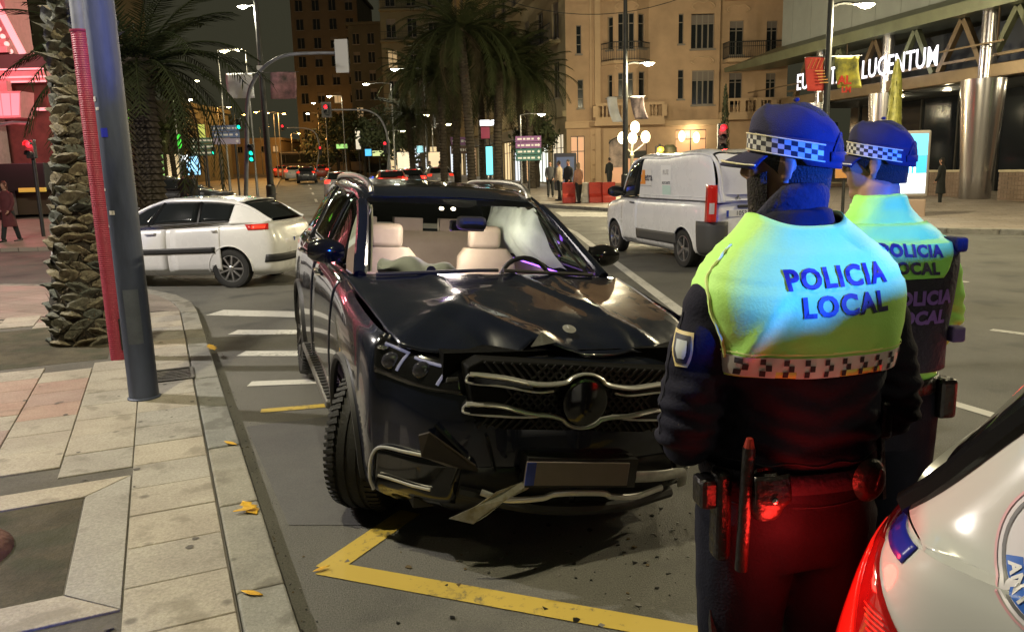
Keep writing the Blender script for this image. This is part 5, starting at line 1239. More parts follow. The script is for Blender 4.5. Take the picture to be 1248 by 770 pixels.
    if not interior: 
        for mx in (1, -1): dk.grid(lambda i, j, mx=mx: Vector((G(i * 4, 0, mx).x * j, G(i * 4, 0).y * j + G(i * 4, 3).y * (1 - j) * 0 + G(i * 4, 0).y * (1 - j), G(i * 4, 0).z - .03)), 14, 2)
        dk.build('parcel_shelf', black_pl, t)
    for mx in (1, -1):
        # side glass and pillars
        splits = S.get('win', [(.30, 1.55), (1.62, 2.55), (2.62, 3.25)])
        for k, (u0, u1) in enumerate(splits):
            if panel_van and k > 0: continue
            q = ((u0, .06), (u1, .06), (min(u1, S.get('umax', 3.1)), .93), (max(u0, .96 if k == 0 else u0), .93))
            G.quad(q, 8, 6, mx, -.004).build('side_window', glassm if k == 0 or not panel_van else pm, t, smooth=True, solid=.004)
        if panel_van: 
            q = ((splits[0][1] + .04, 0), (3.98, 0), (3.02, 1.0), (splits[0][1] + .04, 1.0)); G.quad(q, 20, 8, mx).build('side_panel', pm, t, smooth=True)
        else:
            q = ((splits[-1][1] + .02, 0), (4.0, 0), (3.0, 1.0), (splits[-1][1] * .5 + 1.55, 1.0)); G.quad(((splits[-1][1] + .02, -.12), (3.99, -.12), (3.99, 1.0), (min(2.95, splits[-1][1]), 1.0)), 22, 8, mx, -.002).build('rear_pillar', pm, t, smooth=True, solid=.006)
        MB().tube([G(u, 1.0, mx) for u in [k / 16 for k in range(17)]], [.040] * 17, 8, flat=.8).build('front_pillar', pm if not panel_van else pm, t, smooth=True)
        MB().tube([G(1 + 2 * k / 16, 1.0, mx) for k in range(17)], .026, 8).build('roof_edge', pm, t, smooth=True)
        MB().tube([G(3 + k / 10, 1.02, mx) for k in range(11)], .030, 8).build('rear_edge', S.get('edge', pm), t, smooth=True)
        MB().tube([G(.1 + (splits[-1][1] - .1) * k / 20, .02, mx) for k in range(21)], .013, 6).build('belt_trim', chrome if S.get('chrome') else black_pl, t, smooth=True)
        for k in range(len(splits) - 1):
            if panel_van: break
            u = (splits[k][1] + splits[k + 1][0]) / 2; MB().tube([G(u, v, mx) for v in (0, .25, .5, .75, 1.0)], .030, 6, flat=.5, up=(1, 0, 0)).build('middle_pillar', gloss_blk, t, smooth=True)
        ub = np.linspace(5.6, 11.2, 60); bt = np.array([B(u, 6, mx) for u in ub]); ug = np.linspace(0, 3.99, 60); gb = np.array([G(u, 0, mx) for u in ug])
        def fill(i, j):
            p = gb[int(round(i * 59))]; q = [np.interp(p[1], bt[:, 1], bt[:, a]) for a in (0, 2)]; return Vector((p[0] * j + q[0] * (1 - j), p[1], p[2] * j + (q[1] - .002) * (1 - j)))
        MB().grid(fill, 59, 2).build('shoulder', pm, t, smooth=True)
        MB().grid(lambda i, j: G(4, 3 * i, mx).lerp(B(10.45 + 2.55 * i, 6, mx), j), 18, 3).build('tailgate_top', pm, t, smooth=True)
        # doors as raised skins with shut lines
        if doors:
            yy = S.get('door_u', [(6.05, 7.35), (7.42, 8.62)])
            for k, (u0, u1) in enumerate(yy):
                d = B.quad(((u0, .9), (u1, .9), (u1, 5.75), (u0, 5.75)), 12, 12, mx, -.004); d = d.build('door', pm, t, smooth=True, solid=.006)
                if handles:
                    p = B(u1 - .16 if not panel_van else u1 - .12, 4.75, mx); q_ = B(u1 - .36 if not panel_van else u1 - .3, 4.75, mx); n_ = Vector((mx, 0, 0)); MB().tube([p + n_ * .008, p.lerp(q_, .1) + n_ * .035, p.lerp(q_, .9) + n_ * .035, q_ + n_ * .008], .014, 8).build('door_handle', S.get('handle', pm), d, smooth=True)
        # mirror
        m0 = G(.62, .12, mx); mp = m0 + Vector((mx * S.get('mirx', .17), -.06, .07)) + Vector(S.get('mir', (0, 0, 0))) * 1; sc_ = S.get('mirs', 1.0)
        mi = MB(); 
        def f(i, j): a = j * 2 * math.pi; k = math.sin(math.pi * (.08 + .84 * i)) ** .5; return mp + Vector(((i - .5) * .24 * mx * sc_, .07 * sc_ * k * math.cos(a) + .02, .085 * sc_ * k * math.sin(a)))
        mi.grid(f, 10, 14); mr_ = mi.build('mirror', S.get('mirm', pm), t, smooth=True, subsurf=0)
        MB().tube([m0 + Vector((0, 0, -.02)), mp + Vector((-mx * .06, .02, -.05))], [.03, .022], 8, flat=.6).build('mirror_arm', black_pl, mr_)
        MB().add([mp + Vector((mx * x * sc_ * .095, .086 * sc_, z * sc_ * .06)) for x, z in ((-1, -1), (1, -1), (1, 1), (-1, 1))], [(0, 1, 2, 3)]).build('mirror_glass', chrome, mr_)
        if wheels:
            sw = S.get('ww', .235); xo = hw - sw / 2 - .015
            wheel(t, (mx * xo, 0, r), r, sw, steer, mx, spokes, rimm, tread=tread); wheel(t, (mx * xo, wb, r), r, sw, 0, mx, spokes, rimm, tread=tread)
    if hood:
        hd = MB()
        for mx in (1, -1): hd.grid(lambda i, j, mx=mx: (lambda a, b: Vector((a.x * (1 - j), a.y * (1 - j ** 2) + b.y * j ** 2, a.z + (S.get('crown', .04)) * (1 - (1 - j) ** 2))))(B(2.0 + i * 4.05, 6, mx) , Vector((0, -fo + .13 + (g[0][3][1] + fo - .13) * i, 0))), 14, 8)
        hd.build('bonnet', pm, t, smooth=True)
    return C
def on_band(C, c, off, m, name, nu=8, nv=6, mx=1, solid=.006, parent=None, smooth=True): return C.band.quad(c, nu, nv, mx, -off).build(name, m, parent or C.root, smooth=smooth, solid=solid)
def plate(C, p, n_y, txt, name='number_plate', w_=.52, h=.11, parent=None):
    t = parent or C.root; s_ = 1 if n_y < 0 else -1
    pl = MB().box(p, (w_, .012, h)).build(name, mat('plate_white', (.62, .62, .60), .4), t, bevel=.004)
    MB().box((p[0] - s_ * (w_ / 2 - .022), p[1] + n_y * .0075, p[2]), (.042, .004, h * .96)).build('plate_band', mat('plate_blue', (.02, .05, .35), .4), pl)
    if txt: add_text(MB(), txt, h * .95, ((p[0] + s_ * .02, p[1] + n_y * .0085, p[2]), (s_, 0, 0), (0, 0, 1)), bold=.001).build('plate_lettering', mat('plate_ink', (.03, .03, .04), .5), pl)
    return pl
tail_on = glow('tail_red_on', (1.0, .02, .012), 5.0); tail_dim = mat('tail_red', (.40, .012, .010), .18, coat=1, emit=(1, .02, .01), es=.10); tail_mid = mat('tail_red_mid', (.5, .02, .012), .2, coat=1, emit=(1, .05, .02), es=1.1)

# ---------------------------------------------------------------- crashed black SUV
navy = mat('suv_paint', (.0055, .008, .020), .24, .2, coat=1.0, rvar=.04, vs=3)
wsglass = glass('windscreen_glass', (.93, .97, .95), .82)
S = dict(hw=.972, fo=.89, wb=2.995, ro=1.04, gc=.24, zhf=1.01, zc=1.18, zb=1.20, zr=1.24, r=.385, ww=.275, arch=1.16, lip=.022, chrome=True, win=[(.34, 1.45), (1.52, 2.45), (2.52, 3.2)], door_u=[(6.1, 7.35), (7.42, 8.7)], mirs=.92, mirx=.10, mirm=gloss_blk, handle=chrome,
  gh=[[(.83, .56, 1.185), (.80, .56, 1.20), (.46, .48, 1.225), (0, .44, 1.235)], [(.905, 1.18, 1.21), (.665, 1.40, 1.60), (.44, 1.34, 1.645), (0, 1.29, 1.66)], [(.915, 2.0, 1.225), (.68, 2.05, 1.675), (.50, 2.02, 1.725), (0, 2.0, 1.745)], [(.90, 3.15, 1.24), (.66, 3.2, 1.655), (.48, 3.25, 1.70), (0, 3.3, 1.715)], [(.80, 3.84, 1.25), (.72, 3.9, 1.26), (.45, 3.96, 1.26), (0, 3.99, 1.26)]])
gle = car('crashed_suv', S, navy, 'black luxury SUV with crumpled bonnet and deployed airbags beside the kerb', 'SUV', loc=(-.02, 4.36, 0), rz=R(19), res=1.3, glassm=wsglass, clad=black_pl, hood=False, interior=True, rimm=rim_d, steer=R(-31), spokes=10)
T = gle.root; B = gle.band
# crumpled bonnet
def hood_z(x, y):
    t = max(0.0, (y + .83) / 1.25); z = 1.045 + .175 * t ** .8 - .045 * (abs(x) / .8) ** 2.2 * (1 - .3 * t)
    # power-dome creases
    for xc in (-.40, .40): z += .012 * math.exp(-((x - xc * (.75 + .25 * t)) / .05) ** 2)
    # buckled left half: sharp folds running back from the nose
    f1 = (x + .17) + .55 * (y + .70); z += .055 * max(0, 1 - abs(f1) / .17) * max(0, 1 - (y + .80) / .75)
    f2 = (x + .50) - .75 * (y + .25); z += .035 * max(0, 1 - abs(f2) / .15) * max(0, 1 - abs(y + .35) / .55)
    z += .05 * max(0, -x - .1) * max(0, .35 - t) * 2.0
    z -= .06 * math.exp(-((x + .36) / .10) ** 2 - ((y + .70) / .16) ** 2)
    f3 = (x - .22) + .30 * (y - .1); z += .016 * max(0, 1 - abs(f3) / .06)
    z += .007 * mnoise.noise(Vector((x * 5, y * 4, 3.1))) * (1 - .5 * t) + .003 * mnoise.noise(Vector((x * 14, y * 9, 1.1))) * (1 - t)
    return z
def hood_pt(i, j):
    x = (j * 2 - 1); ye = -.80 + .20 * abs(x) ** 2.4 - .02 * math.sin(x * 5) + (.05 * max(0, 1 - abs(x + .22) / .10)); yb = .46 + .07 * abs(x) ** 2; y = ye + (yb - ye) * i; hwid = .79 + .10 * i ** .7; X = x * hwid
    return Vector((X, y, hood_z(X, y) - .05 * (1 - i) ** 8))
bon = MB().grid(hood_pt, 56, 72).build('bonnet', navy, T, smooth=True, angle=24, solid=.012)
# bonnet badge
satin0 = mat('satin_silver', (.72, .71, .69), .34, .8)
bd = MB().lathe([(.030, 0), (.034, .004), (.026, .006)], 24).build('bonnet_badge', satin0, T, smooth=True); bd.location = (.035, -.655, hood_z(.035, -.655) + .012); bd.rotation_euler = (R(26), 0, 0)
sm = MB()
for k in range(3): a = R(90 + 120 * k); sm.bar((0, 0, .006), (.026 * math.cos(a), .026 * math.sin(a), .006), .006, .004)
sm.build('badge_star', satin0, bd)
tear = MB().add([(-.21, -.78, 1.04), (-.15, -.75, 1.105), (-.08, -.78, 1.06), (-.15, -.79, 1.05), (-.16, -.71, 1.115)], [(0, 1, 3), (1, 2, 3), (1, 4, 2)]).build('torn_metal', mat('bare_metal', (.45, .44, .42), .35, .9, var=.4, vs=30), T)
# front end: dark radiator gap, grille panel, chrome bars, empty emblem ring
def front_y(x, z):
    h = gle.bvh.ray_cast(Vector((x, -3, z)), Vector((0, 1, 0))); return h[0].y if h[0] is not None else -.8
MB().box((0, -.70, .93), (1.25, .16, .18)).build('radiator_support', mat('radiator_black', (.004, .004, .004), .9, bump=.8, bs=30, spec=.05), T)
rb = random.Random(4)
for k in range(14):
    x = -.58 + k * .085 + rb.uniform(-.02, .02); z = .945 + rb.uniform(-.05, .05); w_, h = rb.uniform(.03, .11), rb.uniform(.02, .05); y = -.79 + rb.uniform(-.03, .02)
    MB().add([(x - w_ / 2, y, z - h / 2), (x + w_ / 2, y + rb.uniform(-.02, .02), z - h / 2 + rb.uniform(-.02, .01)), (x + w_ / 2 * rb.uniform(.3, 1), y, z + h / 2), (x - w_ / 2 * rb.uniform(.2, 1), y + .01, z + h / 2 + rb.uniform(-.01, .02))], [(0, 1, 2, 3)]).build('broken_bracket', mat('bracket_grey', (.018, .017, .016), .5, var=.6, vs=20), T, solid=rb.uniform(.006, .03), bevel=.003)
gsh = [(-.56, .835), (-.50, .87), (.50, .87), (.56, .835), (.50, .60), (.36, .555), (-.36, .555), (-.50, .60)]
gr = MB().prism(gsh, ((0, -.905, 0), (1, 0, 0), (0, 0, 1), (0, 1, 0)), .12).build('grille', mat('grille_black', (.004, .004, .004), .7, spec=.1), T, bevel=.01)
gm = MB()                                            # lattice of the grille
for k in range(-16, 17):
    for sg in (-1, 1):
        x0 = k * .042; a = Vector((x0 - sg * .15, -.912, .565)); b = Vector((x0 + sg * .15, -.912, .865))
        if abs(a.x) < .5 and abs(b.x) < .52: gm.bar(a, b, .010, .008, up=(0, 1, 0))
gm.build('grille_lattice', mat('grille_lattice', (.014, .013, .012), .4, .3), gr)
satin = mat('satin_silver', (.72, .71, .69), .34, .8)
def chrome_bar(z_out, z_in, sgn):                   # sgn +1 upper / -1 lower: sweeps round the ring
    c = Vector((.0, -.945, .712)); rr_ = .128
    pts = [(-.545, -.90, z_out), (-.40, -.925, z_out - .004 * sgn), (-.25, -.94, z_in + sgn * .006), (-.165, -.948, z_in + sgn * .010)]
    arc = [(c.x + rr_ * 1.05 * math.cos(a), c.y - .006, c.z + sgn * rr_ * math.sin(a)) for a in [R(138 - 96 * k / 8) for k in range(9)]]
    pts2 = [(.165, -.948, z_in + sgn * .010), (.25, -.94, z_in + sgn * .006), (.40, -.925, z_out - .004 * sgn), (.545, -.90, z_out)]
    return spline(pts + arc + pts2, 60)
for z_out, z_in, sg in ((.805, .775, 1), (.668, .650, -1)):
    pts = chrome_bar(z_out, z_in, sg); MB().tube(pts, [.019 - .007 * math.exp(-((k - 30) / 13) ** 2) for k in range(61)], 10, flat=.62).build('chrome_bar', satin, gr, smooth=True)
    for sd in (-1, 1):                              # second line of each blade
        q = [(sd * .545, -.90, z_out), (sd * .555, -.895, z_out - .022), (sd * .54, -.905, z_out - .040), (sd * .40, -.93, z_out - .043), (sd * .24, -.945, z_in - .030 + (.01 if sg < 0 else 0)), (sd * .155, -.945, z_in - .022 + (.02 if sg < 0 else 0))]
        MB().tube(spline(q, 24), .0055, 8).build('chrome_line', satin, gr, smooth=True)
        MB().prism([(sd * .53, z_out - .006), (sd * .25, z_in - .004), (sd * .25, z_in - .026), (sd * .53, z_out - .034)], ((0, -.925, 0), (1, 0, 0), (0, 0, 1), (0, 1, 0)), .02).build('blade_inlay', gloss_blk, gr)
MB().lathe([(.110, .0), (.110, .012), (.095, .02), (.0, .012)], 36, ax='Y').build('emblem_ring', gloss_blk, gr, smooth=True, loc=(0, -.955, .712), rz=math.pi)
# headlights
led = glow('drl_white', (.75, .78, 1.0), .9)
for mx in (-1, 1):
    hl = B.quad(((1.55, 3.85), (3.5, 4.0), (3.85, 5.75), (1.62, 5.15)), 12, 8, mx, -.010).build('headlight', gloss_blk, T, smooth=True, solid=.02)
    hb = bvh_of(hl)
    def hpnt(u, v, off=.002): return B.quad(((u, v), (u, v), (u, v), (u, v)), 1, 1, mx, -off - .008).v[0]
    for (u0, v0), (u1, v1), (u2, v2) in (((3.4, 5.32), (2.62, 5.14), (2.78, 4.25)), ((2.48, 5.02), (1.86, 4.86), (2.02, 4.1))):
        pts = [Vector(hpnt(u0 + (u1 - u0) * k / 6, v0 + (v1 - v0) * k / 6)) for k in range(7)] + [Vector(hpnt(u1 + (u2 - u1) * k / 6, v1 + (v2 - v1) * k / 6)) for k in range(1, 7)]
        MB().tube(pts, .008, 6).build('light_guide', mat('drl_tube', (.34, .34, .44), .12, .2, coat=1, emit=(.6, .62, 1.0), es=.16), hl, smooth=True)
    for u in (3.05, 2.4):
        p = Vector(hpnt(u - .1, 4.55, .002)); MB().ellipsoid(p, (.045, .022, .042), 14, 8).build('projector', mat('projector_lens', (.05, .05, .07), .05, .3, coat=1), hl, smooth=True)
    for u in (3.45, 3.3): MB().ellipsoid(Vector(hpnt(u, 5.05, .004)), (.02, .015, .012), 8, 6).build('reflector', chrome, hl, smooth=True)
# bumper: torn left corner, side intakes, chrome outline, lower strip, hanging skid plate
on_band(gle, ((.05, .6), (1.95, .5), (2.15, 2.1), (.05, 2.1)), .006, mat('bumper_dark', (.006, .006, .007), .4), 'lower_intake', 14, 8, -1); on_band(gle, ((.05, .6), (1.95, .5), (2.15, 2.1), (.05, 2.1)), .006, mat('bumper_dark', (.006, .006, .007), .4), 'lower_intake', 14, 8, 1)
for mx in (-1, 1):
    ik = on_band(gle, ((1.75, 1.1), (3.55, 1.0), (3.35, 2.15), (1.6, 2.25)), .010, gloss_blk, 'corner_intake', 12, 8, mx)
    pts = [Vector(B.quad(((u, v),) * 4, 1, 1, mx, -.016).v[0]) for u, v in [(3.62, 1.0), (3.64, 1.4), (3.50, 1.95), (3.1, 2.22), (2.5, 2.3), (1.9, 2.32), (1.5, 2.35)]]
    MB().tube(spline(pts, 30), .008, 8).build('chrome_outline', satin, ik, smooth=True)
    pts = [Vector(B.quad(((u, 1.5),) * 4, 1, 1, mx, -.022).v[0]) for u in (3.25, 2.9, 2.4, 2.1)]; MB().tube(pts, .007, 8).build('chrome_fin', satin, ik, smooth=True)
br = MB().add([(-.74, -.83, .66), (-.70, -.86, .68), (-.50, -.925, .535), (-.48, -.91, .50), (-.62, -.89, .53), (-.73, -.85, .57)], [(0, 1, 2, 3, 4, 5)]).build('broken_bumper_piece', mat('brown_plastic', (.026, .018, .012), .6, var=.4, vs=12), T, solid=.02)
for k, (x0, z0, x1, z1) in enumerate(((-.66, .70, -.52, .56), (-.44, .66, -.40, .50), (.46, .60, .55, .48), (-.30, .50, -.10, .47))):
    MB().bar((x0, front_y(x0, z0) - .012, z0), (x1, front_y(x1, z1) - .015, z1), .012, .05, up=(0, 1, 0)).build('cracked_trim', gloss_blk, T)
st = [(-.47, -.93, .285), (-.36, -.965, .262), (-.2, -.985, .275), (-.12, -.99, .298), (.10, -.99, .298), (.16, -.99, .280), (.30, -.97, .272), (.46, -.93, .30)]
MB().tube(spline(st, 40), .012, 8, flat=1.3).build('lower_chrome_strip', satin, T, smooth=True)
sk = [(-.62, -.98, .185), (-.52, -1.02, .255), (-.42, -1.0, .315), (-.30, -.97, .345), (-.22, -.96, .392), (-.20, -.96, .372), (-.27, -.98, .315), (-.38, -1.02, .285), (-.47, -1.04, .22), (-.52, -1.02, .175)]
MB().add(sk, [tuple(range(len(sk)))]).build('hanging_skid_plate', mat('skid_silver', (.55, .53, .48), .3, .8, var=.5, vs=18, c2=(.28, .24, .12)), T, solid=.012)
MB().tube(spline([(.27, -.985, .375), (.42, -.965, .372), (.55, -.91, .365), (.63, -.84, .33), (.66, -.80, .26)], 20), [.028] * 21, 8, flat=.4, up=(0, 1, 0)).build('silver_lip', mat('lip_silver', (.55, .54, .52), .28, .85, var=.3, vs=15), T, smooth=True)
MB().tube(spline([(-.55, -.86, .26), (-.2, -.95, .215), (.2, -.95, .215), (.55, -.86, .25)], 20), .03, 8).build('lower_lip', black_pl, T, smooth=True)
pl = MB().box((-.03, -1.0, .372), (.52, .012, .112)).build('number_plate', mat('plate_blur', (.20, .165, .155), .45, var=.12, vs=5), T, bevel=.004)
MB().box((-.267, -1.008, .372), (.044, .004, .106)).build('plate_band', mat('plate_blue', (.02, .05, .35), .4), pl); MB().box((0, -.94, .372), (.56, .1, .14)).build('plate_mount', black_pl, T)
# side steps and roof rails
for mx in (-1, 1):
    stp = MB().box((mx * .915, 1.46, .40), (.15, 1.75, .05)).build('side_step', mat('step_alu', (.22, .215, .205), .4, .8), T, bevel=.015)
    for k in range(21): MB().box((mx * .915, .66 + k * .078, .428), (.12, .03, .010)).build('grip', black_pl, stp)
    pts = [gle.gh(1.12, 1.35, mx) + Vector((0, 0, -.01)), gle.gh(1.22, 1.35, mx) + Vector((0, 0, .030)), gle.gh(1.6, 1.35, mx) + Vector((0, 0, .042)), gle.gh(2.2, 1.35, mx) + Vector((0, 0, .042)), gle.gh(2.85, 1.35, mx) + Vector((0, 0, .032)), gle.gh(2.98, 1.35, mx) - Vector((0, 0, .01))]
    MB().tube(spline(pts, 30), .021, 8).build('roof_rail', mat('rail_alu', (.30, .29, .27), .35, .85), T, smooth=True)
    # scraped reflections are real; add wing crease
hdl = mat('headliner', (.42, .38, .33), .9)
# ---- cabin
cream = mat('cream_leather', (.52, .44, .33), .55, var=.12, vs=6); dash_m = mat('dash_black', (.02, .018, .018), .6); bag_m = mat('airbag_cloth', (.62, .62, .60), .85, var=.15, vs=4, bump=.5, bs=9)
MB().grid(lambda i, j: Vector(((j - .5) * 1.62, -.0 + .46 + .60 * i, 1.165 - .10 * i ** 2 - .05 * (2 * j - 1) ** 4)), 8, 14).build('dashboard', dash_m, T, smooth=True, solid=.05)
MB().box((0, 1.02, .80), (1.6, .10, .44)).build('dashboard_face', dash_m, T, bevel=.03)
MB().box((0, 2.4, .34), (1.6, 3.2, .06)).build('cabin_floor', dash_m, T)
def seat(x, y, w_=.50, rear=False):
    s_ = empty('seat', (x, y, 0)); s_.parent = T; CH.setdefault(T.name, []).append(s_)
    def back(i, j):
        a = j * 2 * math.pi; z = .55 + .70 * i; ww = (w_ / 2) * (1.04 - .16 * i ** 4) * (1 if i < .97 else .8); return Vector((ww * abs(math.cos(a)) ** .5 * (1 if math.cos(a) > 0 else -1), .20 * i + .075 * abs(math.sin(a)) ** .7 * (1 if math.sin(a) > 0 else -1), z))
    MB().grid(back, 10, 20).build('backrest', cream, s_, smooth=True); MB().box((0, -.22, .58), (w_, .52, .16)).build('cushion', cream, s_, bevel=.05, bseg=3)
    MB().box((0, .23, 1.33), (.27, .10, .19)).build('headrest', cream, s_, smooth=True, bevel=.045, bseg=4); MB().cyl((-.05, .21, 1.18), (-.05, .23, 1.28), .008, n=6).build('headrest_post', chrome, s_)
    MB().grid(lambda i, j: Vector((w_ * .5 * (j - .5) * 1.1, .20 * i - .082, .62 + .52 * i)), 6, 4).build('seat_panel', mat('cream_quilt', (.46, .38, .28), .6, bump=.6, bs=25), s_)
seat(-.40, 1.72); seat(.40, 1.72)
MB().box((0, 2.62, .60), (1.42, .5, .18)).build('rear_bench', cream, T, bevel=.05); MB().grid(lambda i, j: Vector(((j - .5) * 1.42, 2.86 + .16 * i, .62 + .66 * i)), 6, 12).build('rear_backrest', cream, T, solid=.10, smooth=True)
for x in (-.42, 0, .42): MB().box((x, 3.02, 1.34), (.26, .09, .15)).build('rear_headrest', cream, T, smooth=True)
for mx in (-1, 1): MB().grid(lambda i, j: gle.gh(.25 + 3.3 * i, .0, mx) * Vector((1, 1, 1)) if False else Vector((mx * (.86), .75 + 2.6 * i, .55 + .56 * j)), 6, 3).build('door_card', cream, T)
MB().grid(lambda i, j: (lambda p, q: Vector((p.x + (q.x - p.x) * j, p.y + (q.y - p.y) * j, min(p.z, q.z) + (max(p.z, q.z) - min(p.z, q.z)) * math.sin(math.pi * j) - .035))) (gle.gh(1.05 + 1.9 * i, 1.15, -1), gle.gh(1.05 + 1.9 * i, 1.15, 1)), 12, 12).build('headliner', hdl, T, smooth=True)
# curtain airbags hanging from the roof edges, passenger airbag on the dash, steering wheel
MB().grid(lambda i, j: Vector((.665 - .035 * math.sin(math.pi * j) * (1 + math.sin(i * 9)) - .12 * math.sin(math.pi * (i * .9 + .05)) * math.sin(math.pi * j * .8) + .10 * j - .04, 1.40 + 1.1 * i - (1 - i) * .42 * j ** .8 + .02 * math.sin(j * 11 + i * 3), 1.585 - .40 * j + .012 * math.sin(i * 31) + .04 * i * (1 - i))), 48, 18).build('curtain_airbag', mat('airbag_green', (.50, .60, .50), .85, var=.2, vs=4, bump=.5, bs=9), T, smooth=True)
for mx in (-1,):
    def cur(i, j):
        p = gle.gh(.80 + 2.0 * i, .96, mx); q = gle.gh(.80 + 2.0 * i, .18, mx); c = p.lerp(q, j * (.95 if mx > 0 else .9)); return c + Vector((-mx * (.05 + (.20 if mx > 0 else .07) * math.sin(math.pi * j) * math.exp(-((i - .2) / .25) ** 2) + .018 * math.sin(i * 26 + j * 4)), .02 * math.sin(j * 9 + i * 5), 0))
    MB().grid(cur, 40, 14).build('curtain_airbag', bag_m if mx < 0 else mat('airbag_green', (.50, .60, .50), .85, var=.2, vs=4, bump=.5, bs=9), T, smooth=True)
MB().grid(lambda i, j: gle.gh(.08 + .86 * i, 1.05 + .16 * j, -1) + Vector((.03, .05, -.03)), 10, 3).build('pillar_trim', hdl, T, smooth=True); MB().grid(lambda i, j: gle.gh(.08 + .86 * i, 1.05 + .16 * j, 1) + Vector((-.03, .05, -.03)), 10, 3).build('pillar_trim', hdl, T, smooth=True)
def pab(i, j):
    a = j * 2 * math.pi; u = i * 2 - 1; r_ = (1 - abs(u) ** 3) ** .5; return Vector((-.40 + .27 * u, .74 + .15 * r_ * math.cos(a) + .02 * math.sin(u * 9), 1.20 + .075 * r_ * math.sin(a) + .02 * math.sin(u * 7 + a * 2) - .03 * u))
MB().grid(pab, 24, 22).build('passenger_airbag', bag_m, T, smooth=True)
MB().lathe([(.03, 0), (.03, .004)], 14, ax='Y').build('airbag_mark', mat('bag_mark', (.05, .05, .25), .7), T, loc=(-.36, .59, 1.225))
sw = MB().tube([(.40 + .19 * math.cos(a), .95 + .05 * math.sin(a), 1.09 + .18 * math.sin(a)) for a in [k * math.pi / 14 for k in range(28)]], .017, 8, closed=True); sw = sw.build('steering_wheel', dash_m, T, smooth=True)
MB().ellipsoid((.40, .94, 1.07), (.09, .05, .07), 14, 8).build('hub', dash_m, sw, smooth=True); MB().bar((.24, .95, 1.07), (.56, .95, 1.07), .03, .03).build('spoke', dash_m, sw)
def dbag(i, j): a = j * 2 * math.pi; return Vector((.42 + .16 * i * math.cos(a), .90 - .05 * (1 - i * i) + .02 * math.sin(a * 3), 1.07 + .10 * i * math.sin(a) - .04 * i * i))
MB().grid(dbag, 8, 20).build('driver_airbag', bag_m, T, smooth=True)
MB().box((0, .98, 1.50), (.20, .10, .09)).build('sensor_housing', dash_m, T, bevel=.03); MB().box((0, 1.08, 1.475), (.25, .03, .075)).build('interior_mirror', gloss_blk, T, bevel=.02)
def frit(i, j): u = (j - .5); p = gle.gh(.985 - .16 * i * (1 - (2 * u) ** 2) ** .5, 3 - abs(u) * .55, 1 if u > 0 else -1); return p + Vector((0, .012, -.012))
MB().grid(frit, 5, 16).build('windscreen_band', mat('frit', (.012, .012, .014), .6), T)
dm_ = MB()
for x in (-.045, .045): dm_.ellipsoid((x, 1.62, 1.565), (.018, .03, .012), 8, 6)
dm_.build('dome_lamp', glow('dome_glow', (1, .85, .6), 14), T)
light('dome_light', (0, 1.55, 1.46), (1.0, .84, .70), 26.0, .12, T)
for mx in (-1, 1): MB().tube([Vector((mx * .80, .95 + 1.4 * k / 6, 1.13)) for k in range(7)], .006, 6).build('ambient_strip', glow('ambient_violet', (.35, .12, 1.0), 5), T)  # violet strips added to tint the cabin
MB().tube([Vector((-.75 + 1.5 * k / 8, 1.065, 1.03)) for k in range(9)], .006, 6).build('ambient_strip', glow('ambient_violet', (.35, .12, 1.0), 5), T)
light('ambient_light', (-.15, 1.15, 1.25), (.38, .15, 1.0), 5.5, .15, T)  # added lamp, gives the cabin its violet light
MB().tube([Vector((-.72, .47, 1.215)), Vector((-.1, .42, 1.25)), Vector((.02, .43, 1.25))], .012, 6).build('wiper', dash_m, T); MB().tube([Vector((.05, .42, 1.25)), Vector((.68, .48, 1.22))], .012, 6).build('wiper', dash_m, T)
MB().grid(lambda i, j: Vector(((j - .5) * 1.62, .42 + .13 * i + .06 * (2 * j - 1) ** 2, 1.20 - .012 * (2 * j - 1) ** 2 + .012 * i)), 3, 16).build('cowl', black_pl, T, smooth=True)
# rear door mirror glow on this side is real reflection

# the impact broke the front suspension on the far side: the body leans, the grille and bumper sag further
T.rotation_euler = (R(.6), R(4.3), R(19)); T.location = (-.05, 4.36, -.062)
for o in CH[T.name]:
    if o.name.startswith('wheel.') or o.name == 'wheel':
        o.location.x *= .955 if o.location.y < 1 else 1
        if o.location.x > 0: o.location.z += .115 if o.location.y < 1 else .10
def sag(o, pivot, ang, up=0.0):
    p = Vector(pivot); Rm = Matrix.Rotation(R(ang), 3, 'Y'); o.rotation_euler = Rm.to_euler(); o.location = p - Rm @ p + Vector((0, 0, up))
for o in CH[T.name]:
    n_ = o.name.split('.')[0]
    if n_ == 'grille': sag(o, (0, -.93, .712), 4.5, .105)
    if n_ in ('number_plate', 'plate_mount'): sag(o, (0, -1.0, .372), 5.0, .115)
    if n_ in ('lower_chrome_strip', 'silver_lip', 'lower_lip', 'hanging_skid_plate'): sag(o, (0, -.95, .30), 4.5, .09)
# ---------------------------------------------------------------- white hatchback
white_p = paint('white_paint', (.72, .72, .72), var=.05)
def gh(hw, cy, cz, hy, hz, my, mz, ry, rz_, by, bz_, tb=.68, belt=.03):
    return [[(hw * .84, cy + .05, cz), (hw * .81, cy + .05, cz + .012), (hw * .46, cy - .03, cz + .025), (0, cy - .07, cz + .03)], [(hw * .93, (cy + hy) / 2 + .12, cz + belt), (hw * tb, hy + .08, hz - .05), (hw * .46, hy + .03, hz - .008), (0, hy, hz)], [(hw * .945, my, cz + belt * 2), (hw * (tb + .02), my, mz - .06), (hw * .5, my, mz - .012), (0, my, mz)], [(hw * .92, ry - .1, cz + belt * 3), (hw * tb, ry - .05, rz_ - .06), (hw * .47, ry, rz_ - .012), (0, ry + .03, rz_)], [(hw * .84, by - .1, bz_ - .01), (hw * .74, by - .03, bz_), (hw * .45, by + .03, bz_), (0, by + .05, bz_)]]
